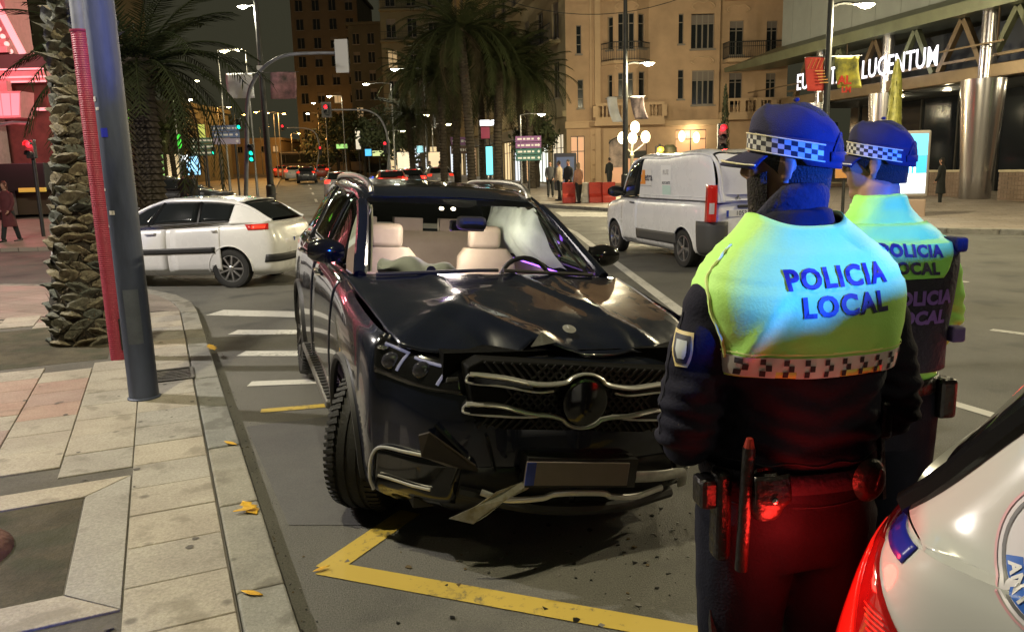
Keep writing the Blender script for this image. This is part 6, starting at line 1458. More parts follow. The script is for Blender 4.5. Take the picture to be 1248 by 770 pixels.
S4 = dict(hw=.885, fo=.86, wb=2.61, ro=.82, gc=.20, zhf=.80, zc=.98, zb=.97, zr=1.03, r=.315, ww=.20, arch=1.18, lip=.012, gh=gh(.885, .42, .96, 1.15, 1.39, 1.75, 1.465, 2.75, 1.40, 3.30, 1.06, .68, .035), win=[(.34, 1.42), (1.47, 2.35), (2.40, 2.95)], handle=white_p, tail=[-.06, .0, .03, .03, -.02, -.06, -.11])
c4 = car('white_hatchback', S4, white_p, 'white hatchback crossing behind the palm trunk and poles', 'car', loc=(-7.0, 13.93, 0), rz=R(-98), res=1.1, spokes=9)
T4 = c4.root
for mx in (1, -1):
    q = c4.band.quad(((9.75, 4.55), (10.95, 4.6), (11.05, 5.9), (9.6, 5.75)), 10, 6, mx, -.010).build('tail_light', tail_dim, T4, smooth=True, solid=.02)
    c4.band.quad(((9.9, 4.75), (10.7, 4.75), (10.8, 5.4), (9.9, 5.4)), 8, 4, mx, -.014).build('tail_glow', tail_mid, q, smooth=True, solid=.006)
    c4.band.quad(((6.2, 2.55), (8.35, 2.55), (8.35, 3.0), (6.2, 3.0)), 14, 3, mx, -.016).build('rub_strip', black_pl, T4, smooth=True, solid=.014)
    on_band(c4, ((10.4, 1.75), (13, 1.75), (13, 2.35), (10.5, 2.35)), .010, black_pl, 'bumper_strip', 10, 3, mx, .012)
    on_band(c4, ((1.9, 4.2), (3.6, 4.4), (3.7, 5.5), (2.0, 5.2)), .010, lamp_clear, 'headlight', 8, 6, mx)
plate(c4, (0, c4.plan[-1][1] + .012, .72), 1, '', w_=.46)
MB().tube([(-.12, 2.8, 1.40), (-.14, 3.05, 1.47)], .005, 5).build('aerial', black_pl, T4)
# spoiler over the rear window
MB().grid(lambda i, j: (lambda p: p + Vector((0, .10 * i, .012)))(c4.gh(2.98 , 1.2 + 1.8 * (1 - abs(2 * j - 1)), 1 if j > .5 else -1)), 3, 16).build('spoiler', white_p, T4, solid=.02, smooth=True)

# ---------------------------------------------------------------- white van
van_p = paint('van_white', (.76, .76, .75), var=.04)
SV_ = dict(hw=.945, fo=.88, wb=3.0, ro=.92, gc=.24, zhf=.98, zc=1.16, zb=1.14, zr=1.16, r=.33, ww=.215, arch=1.18, lip=.014, gh=gh(.945, .02, 1.14, .85, 1.91, 2.2, 1.97, 3.86, 1.965, 3.95, 1.18, .915, .005), win=[(.22, 1.35), (1.5, 2.4), (2.5, 3.1)], door_u=[(5.9, 6.75)], mirs=1.35, mirm=black_pl, tail=[-.08, .02, .03, .03, .02, .0, .0], handle=black_pl)
van = car('white_van', SV_, van_p, 'white panel van with company stickers parked beyond the crashed SUV', 'van', loc=(3.12, 17.02, 0), rz=R(195.7), res=1.1, panel_van=True, spokes=5, rimm=rim_m)
TV = van.root; yr = van.plan[-1][1]
for mx in (1, -1):
    # tall tail lamps on the rear corners, with clear centre
    def lampq(v0, v1, w0, w1): return [Vector((mx * x, y, z)) for x, y, z in ()]
    def lp(i, j):
        z = .84 + .60 * i; wdt = .16 + .05 * math.sin(i * 2.4); a = j * 1.0; x = .905 - .035 * (z - .78) ; return Vector((mx * (x + .03 - .115 * max(0, a - .45) / .55), yr - .16 + .175 * min(a / .45, 1) ** .6, z))
    lm_ = MB().grid(lp, 12, 8).build('tail_light', tail_dim, TV, smooth=True, solid=.02)
    def lc(i, j): p = lp(.22 + .3 * i, .30 + .5 * j); return p + Vector((mx * .006, .008, 0))
    MB().grid(lc, 4, 5).build('tail_lens', mat('tail_clear', (.55, .50, .48), .15, coat=1), lm_, smooth=True)
    on_band(van, ((6.75, 1.3), (8.35, 1.3), (8.35, 2.2), (6.75, 2.2)), .016, mat('van_trim', (.06, .06, .058), .6), 'rub_strip', 12, 4, mx, .014)
    MB().grid(lambda i, j: van.band(9.9 + 2.1 * i, .3 + 3.0 * j, mx) + Vector((mx * .012, .014, 0)), 12, 8).build('corner_bumper', mat('van_trim', (.06, .06, .058), .6), TV, smooth=True, solid=.01)
    on_band(van, ((1.9, 4.2), (3.7, 4.6), (3.9, 5.8), (2.2, 5.2)), .01, lamp_clear, 'headlight', 8, 6, mx)
    # waist groove on the side panel
    MB().tube([van.gh(1.5 + 2.2 * k / 12, .10, mx) + Vector((mx * .002, 0, 0)) for k in range(13)], .008, 6).build('side_crease', van_p, TV)
MB().box((0, yr + .0, 1.52), (1.58, .02, .74)).build('rear_door_skin', van_p, TV, bevel=.01); MB().box((0, yr + .02, 1.08), (.85, .04, .05)).build('plate_trim', black_pl, TV, bevel=.01); MB().box((0, yr + .012, 1.3), (.012, .02, 1.2)).build('door_seam', black_pl, TV)
MB().box((0, yr + .03, .45), (1.5, .10, .16)).build('rear_bumper', mat('van_trim', (.06, .06, .058), .6), TV, bevel=.03)
plate(van, (0.38, yr + .025, .97), 1, '1053', w_=.52)
lg = MB()                                            # emblem on the rear door, two rearing strokes
lg.tube(spline([(.02, 0, -.05), (0, 0, 0), (.02, 0, .05)], 6), .010, 6); lg.tube([(.0, 0, .02), (-.05, 0, .045)], .009, 6); lg.tube([(.0, 0, -.01), (-.05, 0, -.05)], .009, 6); lg.tube([(.0, 0, 0), (.05, 0, -.04)], .009, 6); lg.build('emblem', chrome, TV, loc=(.42, yr + .018, 1.25))
def side_dec(u, v, z=0): return van.gh(u, v, 1)
def van_decal(u0, u1, z0, z1, m, name, off=.004, parent=None):
    ys = (u0, u1); bv = SIDE
    mb = MB().grid(lambda i, j: Vector((1.0, u0 + (u1 - u0) * i, z0 + (z1 - z0) * j)), 10, 6); project(mb, bv, (-1, 0, 0), off); return mb.build(name, m, parent or TV)
sp = [o for o in CH[TV.name] if o.name.startswith('side_panel')][0]; dr_ = [o for o in CH[TV.name] if o.name.startswith('door')]
SIDE = BVHTree.FromPolygons([v.co.copy() for o in CH[TV.name] if o.name.split('.')[0] in ('side_panel', 'body') for v in o.data.vertices], [tuple(i + off for i in p.vertices) for off, o in [(sum(len(q.data.vertices) for q in [x for x in CH[TV.name] if x.name.split('.')[0] in ('side_panel', 'body')][:k]), o) for k, o in enumerate([x for x in CH[TV.name] if x.name.split('.')[0] in ('side_panel', 'body')])] for p in o.data.polygons])
def sidetext(txt, size, y, z, m, parent, bold=.004):
    mb = MB(); add_text(mb, txt, size, ((1.0, y, z), (0, 1, 0), (0, 0, 1)), step=.05, bold=bold); project(mb, SIDE, (-1, 0, 0), .009); mb.build('sticker_lettering', m, parent)
ink = mat('sticker_ink', (.05, .05, .07), .6); s0 = van_decal(.98, 1.72, 1.38, 1.72, mat('sticker_pale', (.66, .65, .62), .5), 'company_sticker'); van_decal(1.0, 1.46, 1.43, 1.70, mat('sticker_orange', (.72, .26, .03), .5), 'sticker_block', .007, s0); sidetext('etra', .20, 1.60, 1.56, ink, s0); sidetext('u', .16, 1.07, 1.55, mat('sticker_white2', (.8, .78, .72), .5), s0)
van_decal(1.02, 1.70, 1.395, 1.41, mat('sticker_grey', (.38, .37, .36), .5), 'sticker_line', .007, s0)
s1_ = van_decal(2.12, 2.52, 1.22, 1.78, mat('sticker_white3', (.74, .74, .72), .5), 'notice_sticker'); van_decal(2.16, 2.48, 1.25, 1.42, mat('sticker_mint', (.50, .66, .58), .5), 'sticker_block', .007, s1_); sidetext('ALICANTE', .07, 2.32, 1.46, ink, s1_, .001); sidetext('RUZ', .12, 2.32, 1.65, mat('sticker_grey', (.38, .37, .36), .5), s1_, .001)

# ---------------------------------------------------------------- distant traffic
SF = dict(S4); SF['door_u'] = []
far_p = [paint('far_silver', (.30, .29, .28)), paint('far_red', (.30, .05, .03)), paint('far_dark', (.03, .03, .035)), paint('far_white', (.5, .5, .48))]
g_ = 'cars driving up the avenue'
def far_car(px, Y, pm, label, on=True, rz=R(180 + 12)):
    p = base(px, Y); c = car('distant_car', SF, pm, label, 'car', g_, (p.x, p.y, p.z + .01), rz, res=.5, doors=False, tread=False, spokes=5)
    for mx in (1, -1): c.band.quad(((10.9, 4.1), (11.95, 4.1), (11.95, 5.7), (10.8, 5.7)), 4, 3, mx, -.012).build('tail_light', tail_on if on else tail_mid, c.root, solid=.02)
    MB().tube([(-.3, c.gh(3.0, 3).y + .02, 1.37), (.3, c.gh(3.0, 3).y + .02, 1.37)], .02, 6).build('brake_light', tail_on if on else tail_mid, c.root)
    plate(c, (0, c.plan[-1][1] + .012, .72), 1, ''); return c
far_car(420, 44, far_p[0], 'nearest car on the avenue with glowing red tail lights'); far_car(381, 74, far_p[2], 'dark car on the avenue in the middle lane far ahead', False); far_car(366, 84, far_p[3], 'pale car left of the dark car far up the avenue'); far_car(352, 98, far_p[1], 'farthest car, red lit, at the left of the avenue')
far_car(478, 45, far_p[1], 'red lit car left of the roof rail queueing on the right', True); far_car(500, 48, far_p[2], 'dark car with red lights right of the red lit car'); far_car(533, 52, far_p[0], 'silver car with orange glow at the right end of the queue', False); far_car(398, 90, far_p[1], 'red lit car right of the dark car far ahead')
# long dark bus across the end of the avenue
p = base(402, 104); t = empty('bus', p, R(0), 'long dark bus with lit roof line crossing far up the avenue', 'bus')
MB().box((0, 0, 1.75), (11, 2.4, 2.7)).build('body', mat('bus_body', (.05, .035, .03), .4), t, bevel=.15); MB().box((0, -1.22, 2.2), (10.2, .03, 1.1)).build('window_band', dark_glass, t)
for k in range(6): MB().box((-4.6 + k * 1.84, -1.235, 2.2), (.09, .02, 1.12)).build('window_post', iron, t)
MB().box((0, -1.22, 3.0), (10.6, .04, .10)).build('roof_line', mat('bus_line', (.5, .42, .3), .4), t)
for x in (-3.6, 3.2): wheel(t, (x, -1.05, .48), .48, .28, R(90), -1, 6, tread=False)
# parked dark cars and a scooter at the left corner of the avenue
for k, (px_, Y, lb) in enumerate(((268, 33, 'dark parked car behind the white hatchback roof'), (247, 40, 'second dark parked car left of the first one'))):
    p = base(px_, Y); c = car('parked_car', SF, far_p[2], lb, 'car', 'dark cars parked at the left corner', (p.x, p.y, p.z + .1), R(100), res=.5, doors=False, tread=False, spokes=5)
# ================================================================== people
def chain(mb, pts, radii, n=16, m=None, flat=1.0, sub=6):
    """tapered limb with rounded ends through pts"""
    P = [tuple(p) + ((r if isinstance(r, tuple) else (r, r))) for p, r in zip(pts, radii)]
    N = (len(P) - 1) * sub; Q = [cr(P, (len(P) - 1) * k / N) for k in range(N + 1)]
    c = [Vector(q[:3]) for q in Q]; rx = [max(.003, q[3]) for q in Q]; ry = [max(.003, q[4]) for q in Q]
    d0 = (c[0] - c[1]).normalized(); d1 = (c[-1] - c[-2]).normalized()
    pre = [(c[0] + d0 * rx[0] * s, f) for s, f in ((.7, .35), (.45, .75))]; post = [(c[-1] + d1 * rx[-1] * s, f) for s, f in ((.45, .75), (.7, .35))]
    C2 = [p for p, _ in pre] + c + [p for p, _ in post]; X = [rx[0] * f for _, f in pre] + rx + [rx[-1] * f for _, f in post]; Yr = [ry[0] * f for _, f in pre] + ry + [ry[-1] * f for _, f in post]
    o = []; prev = None
    for i, p in enumerate(C2):
        t = (C2[min(i + 1, len(C2) - 1)] - C2[max(i - 1, 0)]).normalized()
        x = Vector((1, 0, 0)) - t * t.x if prev is None else prev - t * prev.dot(t)
        if x.length < .05: x = t.orthogonal()
        x.normalize(); prev = x; y = t.cross(x)
        o += [p + x * (X[i] * math.cos(2 * math.pi * k / n)) + y * (Yr[i] * math.sin(2 * math.pi * k / n)) for k in range(n)]
    f = [(i * n + k, i * n + (k + 1) % n, (i + 1) * n + (k + 1) % n, (i + 1) * n + k) for i in range(len(C2) - 1) for k in range(n)] + [tuple(range(n))[::-1], tuple((len(C2) - 1) * n + k for k in range(n))]
    mb.add(o, f); return mb
def fuse(mb, name, m, parent, vox=.012, smooth=6, wr=None, wf=9.0, anis=(1, 1, 1), wrk=None):
    """weld overlapping volumes into one continuous surface"""
    o = mb.build(name, m, parent)
    q = o.modifiers.new('r', 'REMESH'); q.mode = 'VOXEL'; q.voxel_size = vox; q.use_smooth_shade = True
    q = o.modifiers.new('s', 'SMOOTH'); q.iterations = smooth; q.factor = .5
    bake(o); o.data.shade_smooth()
    if not o.data.materials: o.data.materials.append(m)
    if wr:
        nv = len(o.data.vertices); co = np.empty(nv * 3, 'f'); no = np.empty(nv * 3, 'f'); o.data.vertices.foreach_get('co', co); o.data.vertices.foreach_get('normal', no)
        C3 = co.reshape(-1, 3); d = np.array([mnoise.noise(Vector((x * wf * anis[0], y * wf * anis[1], z * wf * anis[2]))) + .5 * mnoise.noise(Vector((x * wf * 2.3 * anis[0] + 5, y * wf * 2.3, z * wf * 2.1 * anis[2]))) for x, y, z in C3.tolist()], 'f')
        if wrk is not None: d = d + np.array([wrk(x, y, z) for x, y, z in C3.tolist()], 'f') / wr
        o.data.vertices.foreach_set('co', (C3 + no.reshape(-1, 3) * (d * wr)[:, None]).ravel()); o.data.update()
    return o
skin = mat('skin', (.33, .175, .115), .55, var=.15, vs=14, spec=.35); hair_m = mat('short_hair', (.020, .015, .012), .8, var=.5, vs=90, bump=.6, bs=220); beard_m = mat('beard', (.045, .030, .022), .85, var=.6, vs=80, bump=.8, bs=200)
navy_c = mat('navy_cloth', (.009, .009, .020), .85, spec=.2, var=.25, vs=9, bump=.15, bs=160); navy_t = mat('navy_trousers', (.007, .008, .017), .85, spec=.2, var=.3, vs=12, bump=.18, bs=160)
hiviz = mat('hiviz_lime', (.46, .86, .18), .6, var=.06, vs=8, bump=.1, bs=160); hiviz_trim = mat('hiviz_piping', (.70, .85, .30), .6); silver_b = mat('band_silver', (.62, .60, .60), .4, .1); check_d = mat('check_dark', (.025, .022, .030), .7); text_n = mat('print_navy', (.018, .015, .10), .5)
cap_m = mat('cap_cloth', (.010, .008, .040), .85, var=.25, vs=18, bump=.2, bs=400); leather = mat('black_leather', (.012, .011, .011), .32, bump=.3, bs=70); black_c = mat('black_cloth', (.008, .007, .022), .9, bump=.4, bs=60)
def finger(mb, p, d, bend, L, r):
    p = Vector(p); d = Vector(d).normalized(); b = Vector(bend).normalized(); pts = [p]; a = 0
    for k in range(3): a += .45; pts.append(pts[-1] + (d * math.cos(a) + b * math.sin(a)) * L * (.42, .33, .25)[k])
    return chain(mb, pts, [r, r * .95, r * .85, r * .7], 8, sub=3)
def hand(mb, w_, d, side, n):
    """palm from wrist w_ along d, fingers curling towards n; thumb on `side`"""
    w_ = Vector(w_); d = Vector(d).normalized(); n = Vector(n).normalized(); s_ = d.cross(n) * side
    chain(mb, [w_, w_ + d * .05, w_ + d * .095], [(.026, .020), (.040, .018), (.038, .016)], 12)
    for k, L in enumerate((.070, .080, .074, .058)): finger(mb, w_ + d * .09 + s_ * (.030 - .020 * k), d, n, L, .0092)
    finger(mb, w_ + d * .03 + s_ * .034, d * .6 + s_ * .8, n + d * .4, .062, .0105)
def head_parts(mb, c, yaw, s_=1.0, tilt=0.0):
    Rz = Matrix.Rotation(yaw, 3, 'Z') @ Matrix.Rotation(tilt, 3, 'X'); c = Vector(c); W = lambda x, y, z: c + Rz @ (Vector((x * .90, y * .88, z)) * s_)
    def ell(p, r):
        e = MB().ellipsoid((0, 0, 0), r, 16, 12); mb.add([W(*(Vector(v) + Vector(p))) for v in e.v], e.f)
    ell((0, -.012, .03), (.077, .098, .100)); ell((0, .022, -.045), (.062, .068, .075)); ell((0, .060, -.095), (.034, .032, .026)); ell((0, .05, -.03), (.058, .050, .07))
    ell((0, .104, -.018), (.014, .020, .017)); ell((0, .095, .006), (.010, .014, .030))
    ell((0, .085, .030), (.050, .018, .016)); ell((0, .087, -.062), (.026, .014, .010)); ell((.038, .070, -.015), (.022, .022, .02)); ell((-.038, .070, -.015), (.022, .022, .02))
    for sx in (-1, 1):
        ell((sx * .078, -.004, -.012), (.006, .014, .026)); [ell((sx * (.083 + .004 * math.sin(q)), -.006 - .017 * math.sin(q), -.010 + .028 * math.cos(q)), (.0055, .0065, .0065)) for q in [R(-30 + 21 * k) for k in range(10)]]; ell((sx * .080, .002, -.038), (.006, .007, .009)); ell((sx * .03, .092, .008), (.012, .008, .008))
    return W
def cap(root, W, s_=1.0, flip=1):
    # crown, band, visor with pale edging, rear arch with strap
    def crown(i, j):
        a = j * 2 * math.pi; t = i * math.pi / 2; top = .074
        k = math.cos(t) ** .74; zz = .048 + top * math.sin(t) ** .9; x = .090 * k * math.cos(a); y = .112 * k * math.sin(a) - .012
        if y > .05 and zz > .07: zz += .006
        return W(x, y, zz + .020 * (y + .012) / .112 + .0025 * math.sin(a * 6) * math.cos(t) + .006 * i * mnoise.noise(Vector((x * 28, y * 28, zz * 20))))
    cr_ = MB().grid(crown, 14, 48).build('cap', cap_m, root, smooth=True, solid=.004)
    b = bvh_of(cr_)
    def below(i, j): a = j * 2 * math.pi; x = .0915 * math.cos(a); y = .1135 * math.sin(a) - .012; return W(x, y, .012 + .042 * i + .016 * (y + .012) / .112 - (.012 if math.sin(a) < -.3 else 0) * (1 - i))
    MB().grid(below, 4, 48).build('sweatband', cap_m, cr_, smooth=True, solid=.003)
    # chequered band: three rows of squares round the front and sides
    rows, n = 3, 34
    back = MB(); dk = MB()
    for r_ in range(rows):
        for k in range(n):
            a0 = R(90 - 132) + R(264) * k / n; a1 = R(90 - 132) + R(264) * (k + 1) / n
            def pt(a, q): x = .0945 * math.cos(a); y = .1165 * math.sin(a) - .012; return W(x, y, .016 + .031 * q / rows + .020 * (y + .012) / .112 )
            q = [pt(a0, r_), pt(a1, r_), pt(a1, r_ + 1), pt(a0, r_ + 1)]
            if r_ > 0: (dk if (k + r_) % 2 else back).add(q, [(0, 1, 2, 3)])
            else:
                (dk if (k + r_) % 2 else back).add(q, [(0, 1, 2, 3)])
    hb = back.build('cap_band', mat('cap_silver', (.52, .50, .44), .5), cr_); dk.build('cap_check', mat('cap_check', (.02, .018, .02), .7), hb)
    for zz in (.014, .0485): MB().tube([W(.0952 * math.cos(R(90 - 134 + 268 * k / 30)), .1172 * math.sin(R(90 - 134 + 268 * k / 30)) - .012, zz + .020 * math.sin(R(90 - 134 + 268 * k / 30))) for k in range(31)], .0016, 5).build('band_piping', mat('cap_piping', (.68, .60, .36), .5), hb)
    def vis(i, j):
        a = R(28) + j * R(124); e = .072 * i; x = (.092 + e * .12) * math.cos(a); y = .110 * math.sin(a) - .012 + e * (math.sin(a) ** 1.3) * 1.05; return W(x, y, .030 - .018 * i - .016 * (abs(math.cos(a)) ** 2) - .010 * i * i)
    v = MB().grid(vis, 8, 24).build('visor', cap_m, cr_, smooth=True, solid=.005)
    MB().tube([vis(.93, k / 24) + Vector((0, 0, .004)) for k in range(25)], .0022, 6).build('visor_piping', mat('cap_piping', (.68, .60, .36), .5), v, smooth=True)
    # rear opening: dark arch with strap and buckle
    def arch(i, j):
        a = R(-90) + (j - .5) * R(66); z = .028 + .046 * max(0, math.cos((j - .5) * math.pi)) ** .6 * i; q = min(1, max(0, (z - .048 + .016) / .082)) ** (1 / .9); k = math.cos(math.asin(q)) ** .74 * 1.022; return W(.0915 * k * math.cos(a), .1135 * k * math.sin(a) - .012, z - .014)
    MB().grid(arch, 6, 18).build('cap_opening', black_c, cr_, smooth=True)
    MB().tube([arch(1, k / 18) for k in range(19)], .003, 6).build('opening_edge', cap_m, cr_, smooth=True)
    def strap(i, j): a = R(-90) + (j - .5) * R(74); return W(.096 * math.cos(a), .118 * math.sin(a) - .012, .000 + .020 * i)
    MB().grid(strap, 2, 14).build('strap', cap_m, cr_, smooth=True, solid=.003)
    MB().ellipsoid(W(0, -.012, .135), (.007, .007, .005), 8, 6).build('button', cap_m, cr_, smooth=True)
    return cr_
def hair_cap(root, W, m=hair_m, low=-.055, full=False):
    def f(i, j):
        a = j * 2 * math.pi; front = max(0, math.sin(a)); z0 = low + (.085 if not full else .07) * front ** .7; z = z0 + (.128 - z0) * i; k = math.sqrt(max(0, 1 - ((z - .03) / .101) ** 2)) if z > -.02 else .9 - .1 * (abs(z) - .02) * 10
        return W(.0805 * k * math.cos(a), .1015 * k * math.sin(a) - .013, z)
    return MB().grid(f, 12, 32).build('hair', m, root, smooth=True)
def torso_rings(spec):
    """closed loft of superellipse rings (z, cx, cy, rx, ry)"""
    mb = MB(); n = 36; o = []; spec = spline5(spec)
    for z, cx, cy, rx, ry in spec:
        for k in range(n):
            a = 2 * math.pi * k / n; c, s = math.cos(a), math.sin(a); o.append((cx + rx * abs(c) ** .85 * (1 if c > 0 else -1), cy + ry * abs(s) ** .85 * (1 if s > 0 else -1), z))
    N = len(spec); mb.add(o, [(i * n + k, i * n + (k + 1) % n, (i + 1) * n + (k + 1) % n, (i + 1) * n + k) for i in range(N - 1) for k in range(n)] + [tuple(range(n))[::-1], tuple((N - 1) * n + k for k in range(n))]); return mb
def spline5(S, sub=5): return [cr(S, (len(S) - 1) * k / ((len(S) - 1) * sub)) for k in range((len(S) - 1) * sub + 1)]

def legs(mb, grow=0.0, splay=.0, z_hip=.94):
    for sx in (-1, 1): chain(mb, [(sx * .095, 0, z_hip), (sx * (.105 + splay * .4), .005, .72), (sx * (.11 + splay), .0, .50), (sx * (.115 + splay), -.015, .30), (sx * (.12 + splay), -.02, .10)], [(.098 + grow, .105 + grow), (.085 + grow, .09 + grow), (.062 + grow, .068 + grow), (.058 + grow, .062 + grow), (.045 + grow, .05 + grow)], 16)
def shoe(root, x, y=0.0):
    def f(i, j):
        a = j * 2 * math.pi; yy = -.10 + .30 * i; w_ = .046 * (math.sin(math.pi * (.12 + .76 * i)) ** .5); h = .10 - .055 * i; return Vector((x + w_ * math.cos(a), y + yy, max(.0, h / 2 + (h / 2) * math.sin(a))))
    mb = MB().grid(f, 12, 16); mb.add([f(0, k / 16) for k in range(16)], [tuple(range(16))]); mb.add([f(1, k / 16) for k in range(16)], [tuple(range(16))]); return mb.build('shoe', leather, root, smooth=True)
def projtext(root, target, txt, size, x, z, m, dirv=(0, 1, 0), bold=.002, off=.003, name='lettering', space=1.0, ux=(1, 0, 0), slant=0.0, y0=-.5):
    mb = MB(); U = Vector(ux).normalized(); V_ = Vector((0, 0, 1)); add_text(mb, txt, size, ((x, y0, z), U, V_ + U * 0), bold=bold, step=.018, space=space)
    if slant: mb.v = [(a, b, c + (a - x) * slant) for a, b, c in mb.v]
    project(mb, target, dirv, off); return mb.build(name, m, root)

def jacket_folds(x, y, z):
    d = 0.0
    if abs(x) > .17:                                 # rings of creases round the sleeve, tightest at the elbow
        k = math.exp(-((z - 1.18) / .10) ** 2); d += .0055 * k * math.sin(z * 150 + x * 40 + 3 * mnoise.noise(Vector((x * 9, y * 9, z * 5))))
        d += .003 * math.sin(z * 70 - x * 30 + 2 * mnoise.noise(Vector((x * 7, y * 7, z * 4))))
    else:                                            # drag lines gathering at the waist and below the vest
        k = math.exp(-((z - 1.13) / .06) ** 2); d += .006 * k * math.sin(z * 120 + x * 22 + 4 * mnoise.noise(Vector((x * 6, y * 6, z * 6))))
        k2 = math.exp(-((z - 1.24) / .06) ** 2); d += .005 * k2 * math.sin((z - .45 * abs(x)) * 85 + 4 * mnoise.noise(Vector((x * 5, 1, z * 5))))
    return d
def officer(loc, rz, s_, label, style):
    t = empty('person', loc, rz, label, 'person', 'police officers'); t.scale = (s_,) * 3
    head_c = (0.0, .045, 1.735); hyaw = style['hyaw']
    # continuous body
    b = torso_rings([(.88, 0, 0, .15, .11), (1.0, 0, 0, .155, .105), (1.2, 0, 0, .15, .105), (1.38, 0, -.005, .16, .11), (1.47, 0, -.005, .15, .09), (1.53, 0, 0, .09, .07), (1.58, 0, .01, .06, .06)])
    legs(b); chain(b, [(0, .0, 1.50), (0, .012, 1.56), (0, .025, 1.66)], [.068, .062, .060]); W = head_parts(b, head_c, hyaw)
    armsP = style['arms']
    for sx, (sh_, el, wr_) in zip((-1, 1), armsP):
        chain(b, [sh_, el, wr_], [.045, .040, .028]); d = (Vector(wr_) - Vector(el)).normalized(); hand(b, wr_, d, sx, (-sx * .4, .1, -.8))
    body = fuse(b, 'body', skin, t, .0085, 3)
    # head-shaped pieces
    hair_cap(t, W, hair_m, style.get('hair', -.06)); cap(t, W)
    if style.get('beard'):
        def bf(i, j):
            a = R(8) + j * R(164); z = -.035 - .085 * i; k = 1 - .35 * i ** 2; return W(.072 * k * math.cos(a), (.030 + .068 * math.sin(a)) * (1 - .06 * i) + .004 * math.sin(a), z + .022 * (1 - math.sin(a)) * (1 - i))
        MB().grid(bf, 8, 24).build('beard', beard_m, t, smooth=True)
    for sx in (-1, 1): MB().ellipsoid(W(sx * .030, .0965, .006), (.010, .006, .0065), 10, 8).build('eye', mat('eye_white', (.6, .58, .55), .3), t, smooth=True)
    # trousers
    tr = torso_rings([(.84, 0, 0, .175, .125), (.95, 0, -.004, .195, .140), (1.06, 0, 0, .188, .135), (1.10, 0, 0, .185, .133)]); legs(tr, .020); fuse(tr, 'trousers', navy_t, t, .012, 4, .006, 11, (1, 1, .6))
    for sx in (-1, 1): shoe(t, sx * .12, .0)
    # jacket with sleeves as one piece
    j = torso_rings(style['torso'])
    for sx, (sh_, el, wr_) in zip((-1, 1), armsP): chain(j, [Vector(sh_) + Vector((-sx * .03, 0, .005)), Vector(sh_).lerp(Vector(el), .5), el, Vector(el).lerp(Vector(wr_), .5), Vector(wr_) - (Vector(wr_) - Vector(el)).normalized() * .02], [(.078, .080), (.076, .074), (.066, .066), (.058, .056), (.045, .045)], 18)
    jk = fuse(j, 'jacket', style['jacket'], t, .0095, 4, .0050, 10, (1, 1, 1.5), wrk=jacket_folds); JB = bvh_of(jk)
    return t, W, jk, JB
# ---- near officer
arms = [((-.195, .0, 1.445), (-.250, .0, 1.14), (-.13, .25, 1.09)), ((.198, .0, 1.445), (.255, .01, 1.15), (.11, .26, 1.09))]
to = [(.955, 0, 0, .192, .137), (1.03, 0, 0, .198, .142), (1.10, 0, -.004, .192, .140), (1.22, 0, -.006, .190, .146), (1.34, 0, -.012, .198, .154), (1.45, 0, -.010, .212, .142), (1.515, 0, -.004, .178, .118), (1.565, 0, .006, .118, .096), (1.605, 0, .014, .086, .084), (1.64, 0, .018, .076, .078)]
TO = spline5(to, 8)
OL = at(975, 590, 1.78); t, W, jk, JB = officer((OL.x - .025, 1.80, 0), R(10), 1.035, 'police officer in lime vest with wide back print, nearest the camera', dict(hyaw=R(52), arms=arms, torso=to, jacket=navy_c, beard=True))
# neck warmer
def nw(i, j): a = j * 2 * math.pi; z = 1.555 + .125 * i; r_ = .088 - .012 * i + .005 * math.sin(i * 9); return Vector((r_ * math.cos(a) * .98, .014 + .022 * i + r_ * math.sin(a), z - .065 * max(0, math.cos(a - R(140))) * i + .012 * max(0, -math.sin(a)) * i))
MB().grid(nw, 10, 30).build('neck_warmer', black_c, t, smooth=True, solid=.006)
# hi-viz vest: skin of the upper back, chest and shoulders
def vest_z(a): return 1.275
def vest(i, j):
    a = j * 2 * math.pi; z = 1.300 + (1.605 - 1.300) * i; T_ = TO; k = min(range(len(T_)), key=lambda q: abs(T_[q][0] - z)); _, cx, cy, rx, ry = T_[k]; c, s = math.cos(a), math.sin(a)
    g_ = .014 + .006 * math.sin(math.pi * i) + .026 * abs(c) * max(0, i - .35) * (1 if i < .8 else max(0, (1 - i) / .2))
    return Vector((cx + (rx + g_) * abs(c) ** .80 * (1 if c > 0 else -1), cy + (ry + g_ * .8) * abs(s) ** .85 * (1 if s > 0 else -1), z + .03 * abs(c) ** 3 * (i - .2)))
vmb = MB().grid(vest, 30, 90)
vs = vmb.build('vest', hiviz, t, smooth=True, angle=180)
for v, nrm in zip(vs.data.vertices, [v.normal.copy() for v in vs.data.vertices]):   # soft folds
    c = v.co; d = .005 * mnoise.noise(Vector((c.x * 6 + c.z * 5, c.y * 4, c.z * 5))) + .004 * mnoise.noise(Vector((c.x * 13 - c.z * 9, 2, c.z * 8)))
    # diagonal fold below the left shoulder blade
    f_ = (c.x + .155) - .45 * (c.z - 1.38)
    if c.y < 0: d += .014 * math.exp(-(f_ / .016) ** 2) * math.exp(-((c.z - 1.38) / .06) ** 2) - .008 * math.exp(-((f_ - .03) / .02) ** 2) * math.exp(-((c.z - 1.38) / .06) ** 2)
    v.co = c + nrm * d
vs.data.update(); VB = bvh_of(vs); q = vs.modifiers.new('s', 'SOLIDIFY'); q.thickness = .006; q.offset = -1
projtext(t, VB, 'POLICIA', .055, .012, 1.500, text_n, bold=.0022, name='vest_lettering', space=1.16, slant=.03); projtext(t, VB, 'LOCAL', .055, .020, 1.446, text_n, bold=.0022, name='vest_lettering', space=1.16, slant=.03)
